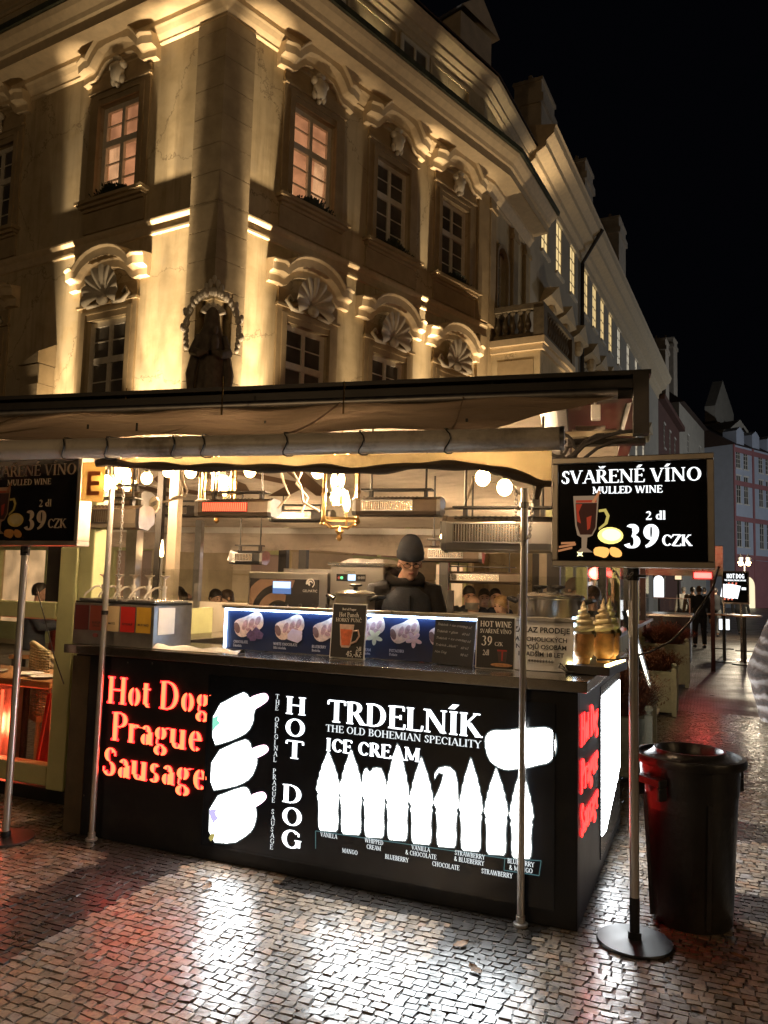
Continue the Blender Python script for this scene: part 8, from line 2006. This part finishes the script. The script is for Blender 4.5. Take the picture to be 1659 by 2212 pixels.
# menu lectern with bright edge light and slanted tray
my = 4.6
ml = sthing('menu_lectern', 'black menu lectern with a bright light bar along its slanted cover', 'menu stand', 0, 0)
def mp(px_, py_, yy=my): x, z = spx(px_, py_, yy); return (x, yy, z)
A_, B_ = mp(1352, 1318), mp(1399, 1480)
b = MB(); b.bar(A_, B_, .05, .36, (0, 1, 0)); b.build('cover', M['black'], ml)
b = MB(); b.bar((A_[0] + .035, my - .185, A_[2]), (B_[0] + .035, my - .185, B_[2]), .022, .012, (0, 1, 0)); b.build('light_bar', M['warmled'] if False else glow('lectern_light', (1, .95, .75), 3.5), ml)
A2, B2 = mp(1334, 1480), mp(1422, 1540)
b = MB(); b.bar(A2, B2, .03, .36, (0, 1, 0)); b.build('tray', M['olive'], ml)
b = MB(); c_ = mp(1345, 1490); b.add([(c_[0] - .06, my - .2, c_[2] + .02), (c_[0] + .06, my - .2, c_[2] - .03), (c_[0] + .12, my - .21, c_[2] - .26), (c_[0] + .0, my - .21, c_[2] - .28)], [(0, 3, 2, 1)]); b.build('paper_sheet', M['paper'], ml)
x_, _ = spx(1372, 1500, my); b = MB(); b.cyl((x_, my + .1, 0), (x_, my + .1, B2[2] + .1), .035, n=12); b.lathe([(.16, 0), (.16, .03), (.05, .05)], 16, (x_, my + .1, 0)); b.build('post', M['black'], ml, smooth=True)
# far snack stall with lit front, hot dog board on a pole and tall tables
fy = 15.0
fs_ = sthing('food_stall', 'small dark food stall with lit pictures further up the street', 'food stall', 0, 0)
x0, z1 = spx(1400, 1365, fy); x1, z0 = spx(1492, 1440, fy)
b = MB(); b.box(x0, x1, fy, fy + 1.8, 0, 1.02); b.build('body', M['blackpanel'], fs_); b = MB(); b.box(x0 - .05, x1 + .05, fy - .04, fy + 1.8, 1.021, 1.07); b.build('countertop', M['steel'], fs_)
b = MB(); b.box(x0 + .1, x1, fy + .3, fy + .312, 1.071, 1.42); b.build('glass_guard', M['pane'], fs_); b = MB(); b.box(x0 + .1, x1, fy + .29, fy + .32, 1.421, 1.44); b.box(x1 - .03, x1, fy + .29, fy + .32, 1.071, 1.42); b.build('guard_frame', mat('pink_lit_rail', (.6, .42, .38), .5), fs_)
for k, (a0, a1, b0, b1) in enumerate(((1422, 1436, 1370, 1402), (1441, 1451, 1372, 1400), (1402, 1412, 1372, 1396), (1458, 1464, 1376, 1392))): p0_, q0_ = spx(a0, b1, fy), spx(a1, b0, fy); b = MB(); b.box(p0_[0], q0_[0], fy - .012, fy - .002, p0_[1], q0_[1]); b.build('lit_picture', M['coolwin'], fs_, bevel=.004)
M['pinkglow2'] = glow('dim_pink_light', (1, .25, .15), .9)
hb_y = 16.4
x0, z1 = spx(1562, 1236, hb_y); x1, z0 = spx(1616, 1302, hb_y); xc = (x0 + x1) / 2
hb = sthing('hot_dog_board', 'lit black hot dog board on a thin pole far up the street', 'sign', xc, hb_y, 0); w = (x1 - x0) / 2
b = MB(); b.box(-w, w, 0, .08, z0, z1); b.build('panel', M['boardblack'], hb); b = MB(); [b.box(*q) for q in ((-w - .03, w + .03, -.01, .09, z0 - .04, z0), (-w - .03, w + .03, -.01, .09, z1, z1 + .03), (-w - .03, -w, -.01, .09, z0, z1), (w, w + .03, -.01, .09, z0, z1))]; b.build('frame', M['alu'], hb)
b = MB(); hh = z1 - z0; letters(b, 'HOT DOG', -w * .72, z1 - hh * .20, hh * .15, -.004, width=w * 1.45, thick=22, thin=12); letters(b, 'THE ORIGINAL PRAGUE SAUSAGE', -w * .9, z1 - hh * .29, hh * .05, -.004, width=w * 1.75, thick=22, thin=14); b.box(w * .5, w * .85, -.006, -.002, z0 + hh * .42, z0 + hh * .50); b.build('lettering', M['boardtext'], hb)
for k in range(3): b = MB(); b.tube([(-w * .85 + k * w * .30, -.006, z0 + hh * .15), (-w * .62 + k * w * .30, -.006, z0 + hh * .58)], [.11, .12], 10); b2 = b.build('hot_dog_picture', M['coolwin'], hb, smooth=True); b2.scale = (1, .06, 1); b = MB(); b.tube([(-w * .92 + k * w * .30, -.02, z0 + hh * .07), (-w * .52 + k * w * .30, -.02, z0 + hh * .66)], .018, 8); b3 = b.build('sausage', M['pinkglow2'], b2, smooth=True)
b = MB(); b.cyl((-.25, .04, 0), (-.25, .04, z0 - .04), .03, n=10); b.build('pole', M['chrome'], hb, smooth=True); b = MB(); b.cyl((.12, .04, 0), (.12, .04, z0 - .04), .035, n=10); b.lathe([(.35, 0), (.35, .02), (.05, .03)], 20, (.1, .04, 0)); b.build('pole', M['chrome'], hb, smooth=True)
for k, (px_, py_) in enumerate(((1565, 1430), (1610, 1436))):
    x, y = sgz(px_, py_); o = sthing('bistro_table', ['tall round bistro table left of the far hot dog board pole', 'tall round bistro table right of the far hot dog board pole'][k], 'table', x, y, 0, 'tall tables by the far stall'); b = MB(); b.lathe([(.02, 1.06), (.36, 1.065), (.36, 1.10), (.0, 1.10)], 24); b.build('tabletop', M['wood'], o, smooth=True); b = MB(); b.cyl((0, 0, .03), (0, 0, 1.06), .035, n=10); b.lathe([(.28, 0), (.28, .02), (.05, .035)], 20); b.tube([(-.2, 0, .30), (.2, 0, .30)], .012, 6); b.build('leg', M['black'], o, smooth=True)
# street lantern on the pink house corner and further lamps of the street, one of them added
x, z = spx(1608, 1213, 26)
sl = sthing('street_lantern', 'lit double wall lantern beside the pink house', 'street lamp', x, 26, z)
b = MB()
for dx in (-.28, .28): b.lathe([(.04, -.02), (.16, .0), (.22, .32), (.12, .40), (.02, .62)], 10, (dx, 0, 0)); 
b.tube([(-.28, 0, -.02), (0, 0, -.25), (.28, 0, -.02)], .03, 6); b.cyl((0, 0, -z / .45 + .02), (0, 0, -.24), .06, .05, 10); b.build('frame', M['darkmetal'], sl, smooth=True)
b = MB(); 
for dx in (-.28, .28): b.lathe([(.10, -.32), (.19, -.04), (.15, -.03)], 10, (dx, 0, .0))
b.build('lamp_glass', M['bulb'], sl, smooth=True)
sl.scale = (.45, .45, .45); lamp('lantern_light', 'POINT', (0, -.6, -.25), 500, (1.0, .84, .6), .25, sl)
def plain_lamp(pos, power, col, label):
    o = thing('lamp_post', label, 'street lamp', pos, 0, 'lamp posts in the street, one of them added'); p = MB(); p.lathe([(.2, 0), (.2, .3), (.09, .5), (.06, 5.2), (.10, 5.3)], 12); p.build('post', M['darkmetal'], o, smooth=True); p = MB(); p.lathe([(.10, 5.3), (.22, 5.6), (.18, 5.9), (.03, 6.0)], 12); p.build('lantern', M['bulb'], o, smooth=True); lamp('lamp_light', 'POINT', (0, 0, 6.35), power, col, .24, o)
plain_lamp(S(6.5, 9.0), 40, (1, .72, .42), 'unseen lamp post added across the street beyond the right edge of the view')  # added lamp out of view, lifts the light on the terrace side
plain_lamp(S(9.5, 34), 130, (.86, .92, 1), 'lamp post further up the street beyond the right edge of the view')
plain_lamp(S(24, 66), 7500, (.86, .92, 1), 'lamp post in front of the pink house beyond the right edge of the view')
# ------------------------------------------------------------------ small litter on the paving
M['deadleaf'] = mat('dead_leaf', (.16, .085, .035), .7, 0, .3, 40)
for k, (x, y, rz, lb) in enumerate(((-.52, -.33, .4, 'dead brown leaf on the dark paving band in front of the right steel pole'), (-.40, -.52, 2.1, 'curled dead leaf on the dark paving band nearest the bottom edge'), (-1.9, -.30, 1.2, 'dead leaf on the pale paving below the hot dog pictures'), (.62, .10, 2.6, 'dead leaf on the paving right of the board base'))):
    b = MB(); n = 9; vs = []
    for i in range(n + 1):
        t = i / n; w = .022 * math.sin(math.pi * t) ** .8 * (1 + .25 * math.sin(t * 19)); vs += [(-.04 + .08 * t, -w, .006 + .012 * t * t + .004), (-.04 + .08 * t, 0, .004 + .012 * t * t), (-.04 + .08 * t, w, .008 + .012 * t * t + .004)]
    b.add(vs, [(3 * i + q, 3 * i + 3 + q, 3 * i + 4 + q, 3 * i + 1 + q) for i in range(n) for q in (0, 1)])
    tag(b.build('dead_leaf', M['deadleaf'], loc=S(x, y, 0), rot=(0, 0, rz), smooth='all'), lb, 'leaf', 'dead leaves on the paving')
x, y = -2.35, -.42
b = MB(); vs = []; r = random.Random(8)
for i in range(5):
    for j in range(5): vs.append((-.04 + .02 * i + r.uniform(-.004, .004), -.04 + .02 * j + r.uniform(-.004, .004), .006 + .014 * r.random()))
b.add(vs, [(i * 5 + j, i * 5 + 5 + j, i * 5 + 6 + j, i * 5 + 1 + j) for i in range(4) for j in range(4)])
tag(b.build('paper_napkin', M['paper'], loc=S(2.0, 1.6, 0), rot=(0, 0, .4), smooth='all'), 'small crumpled white paper napkin on the paving beyond the bin', 'litter')
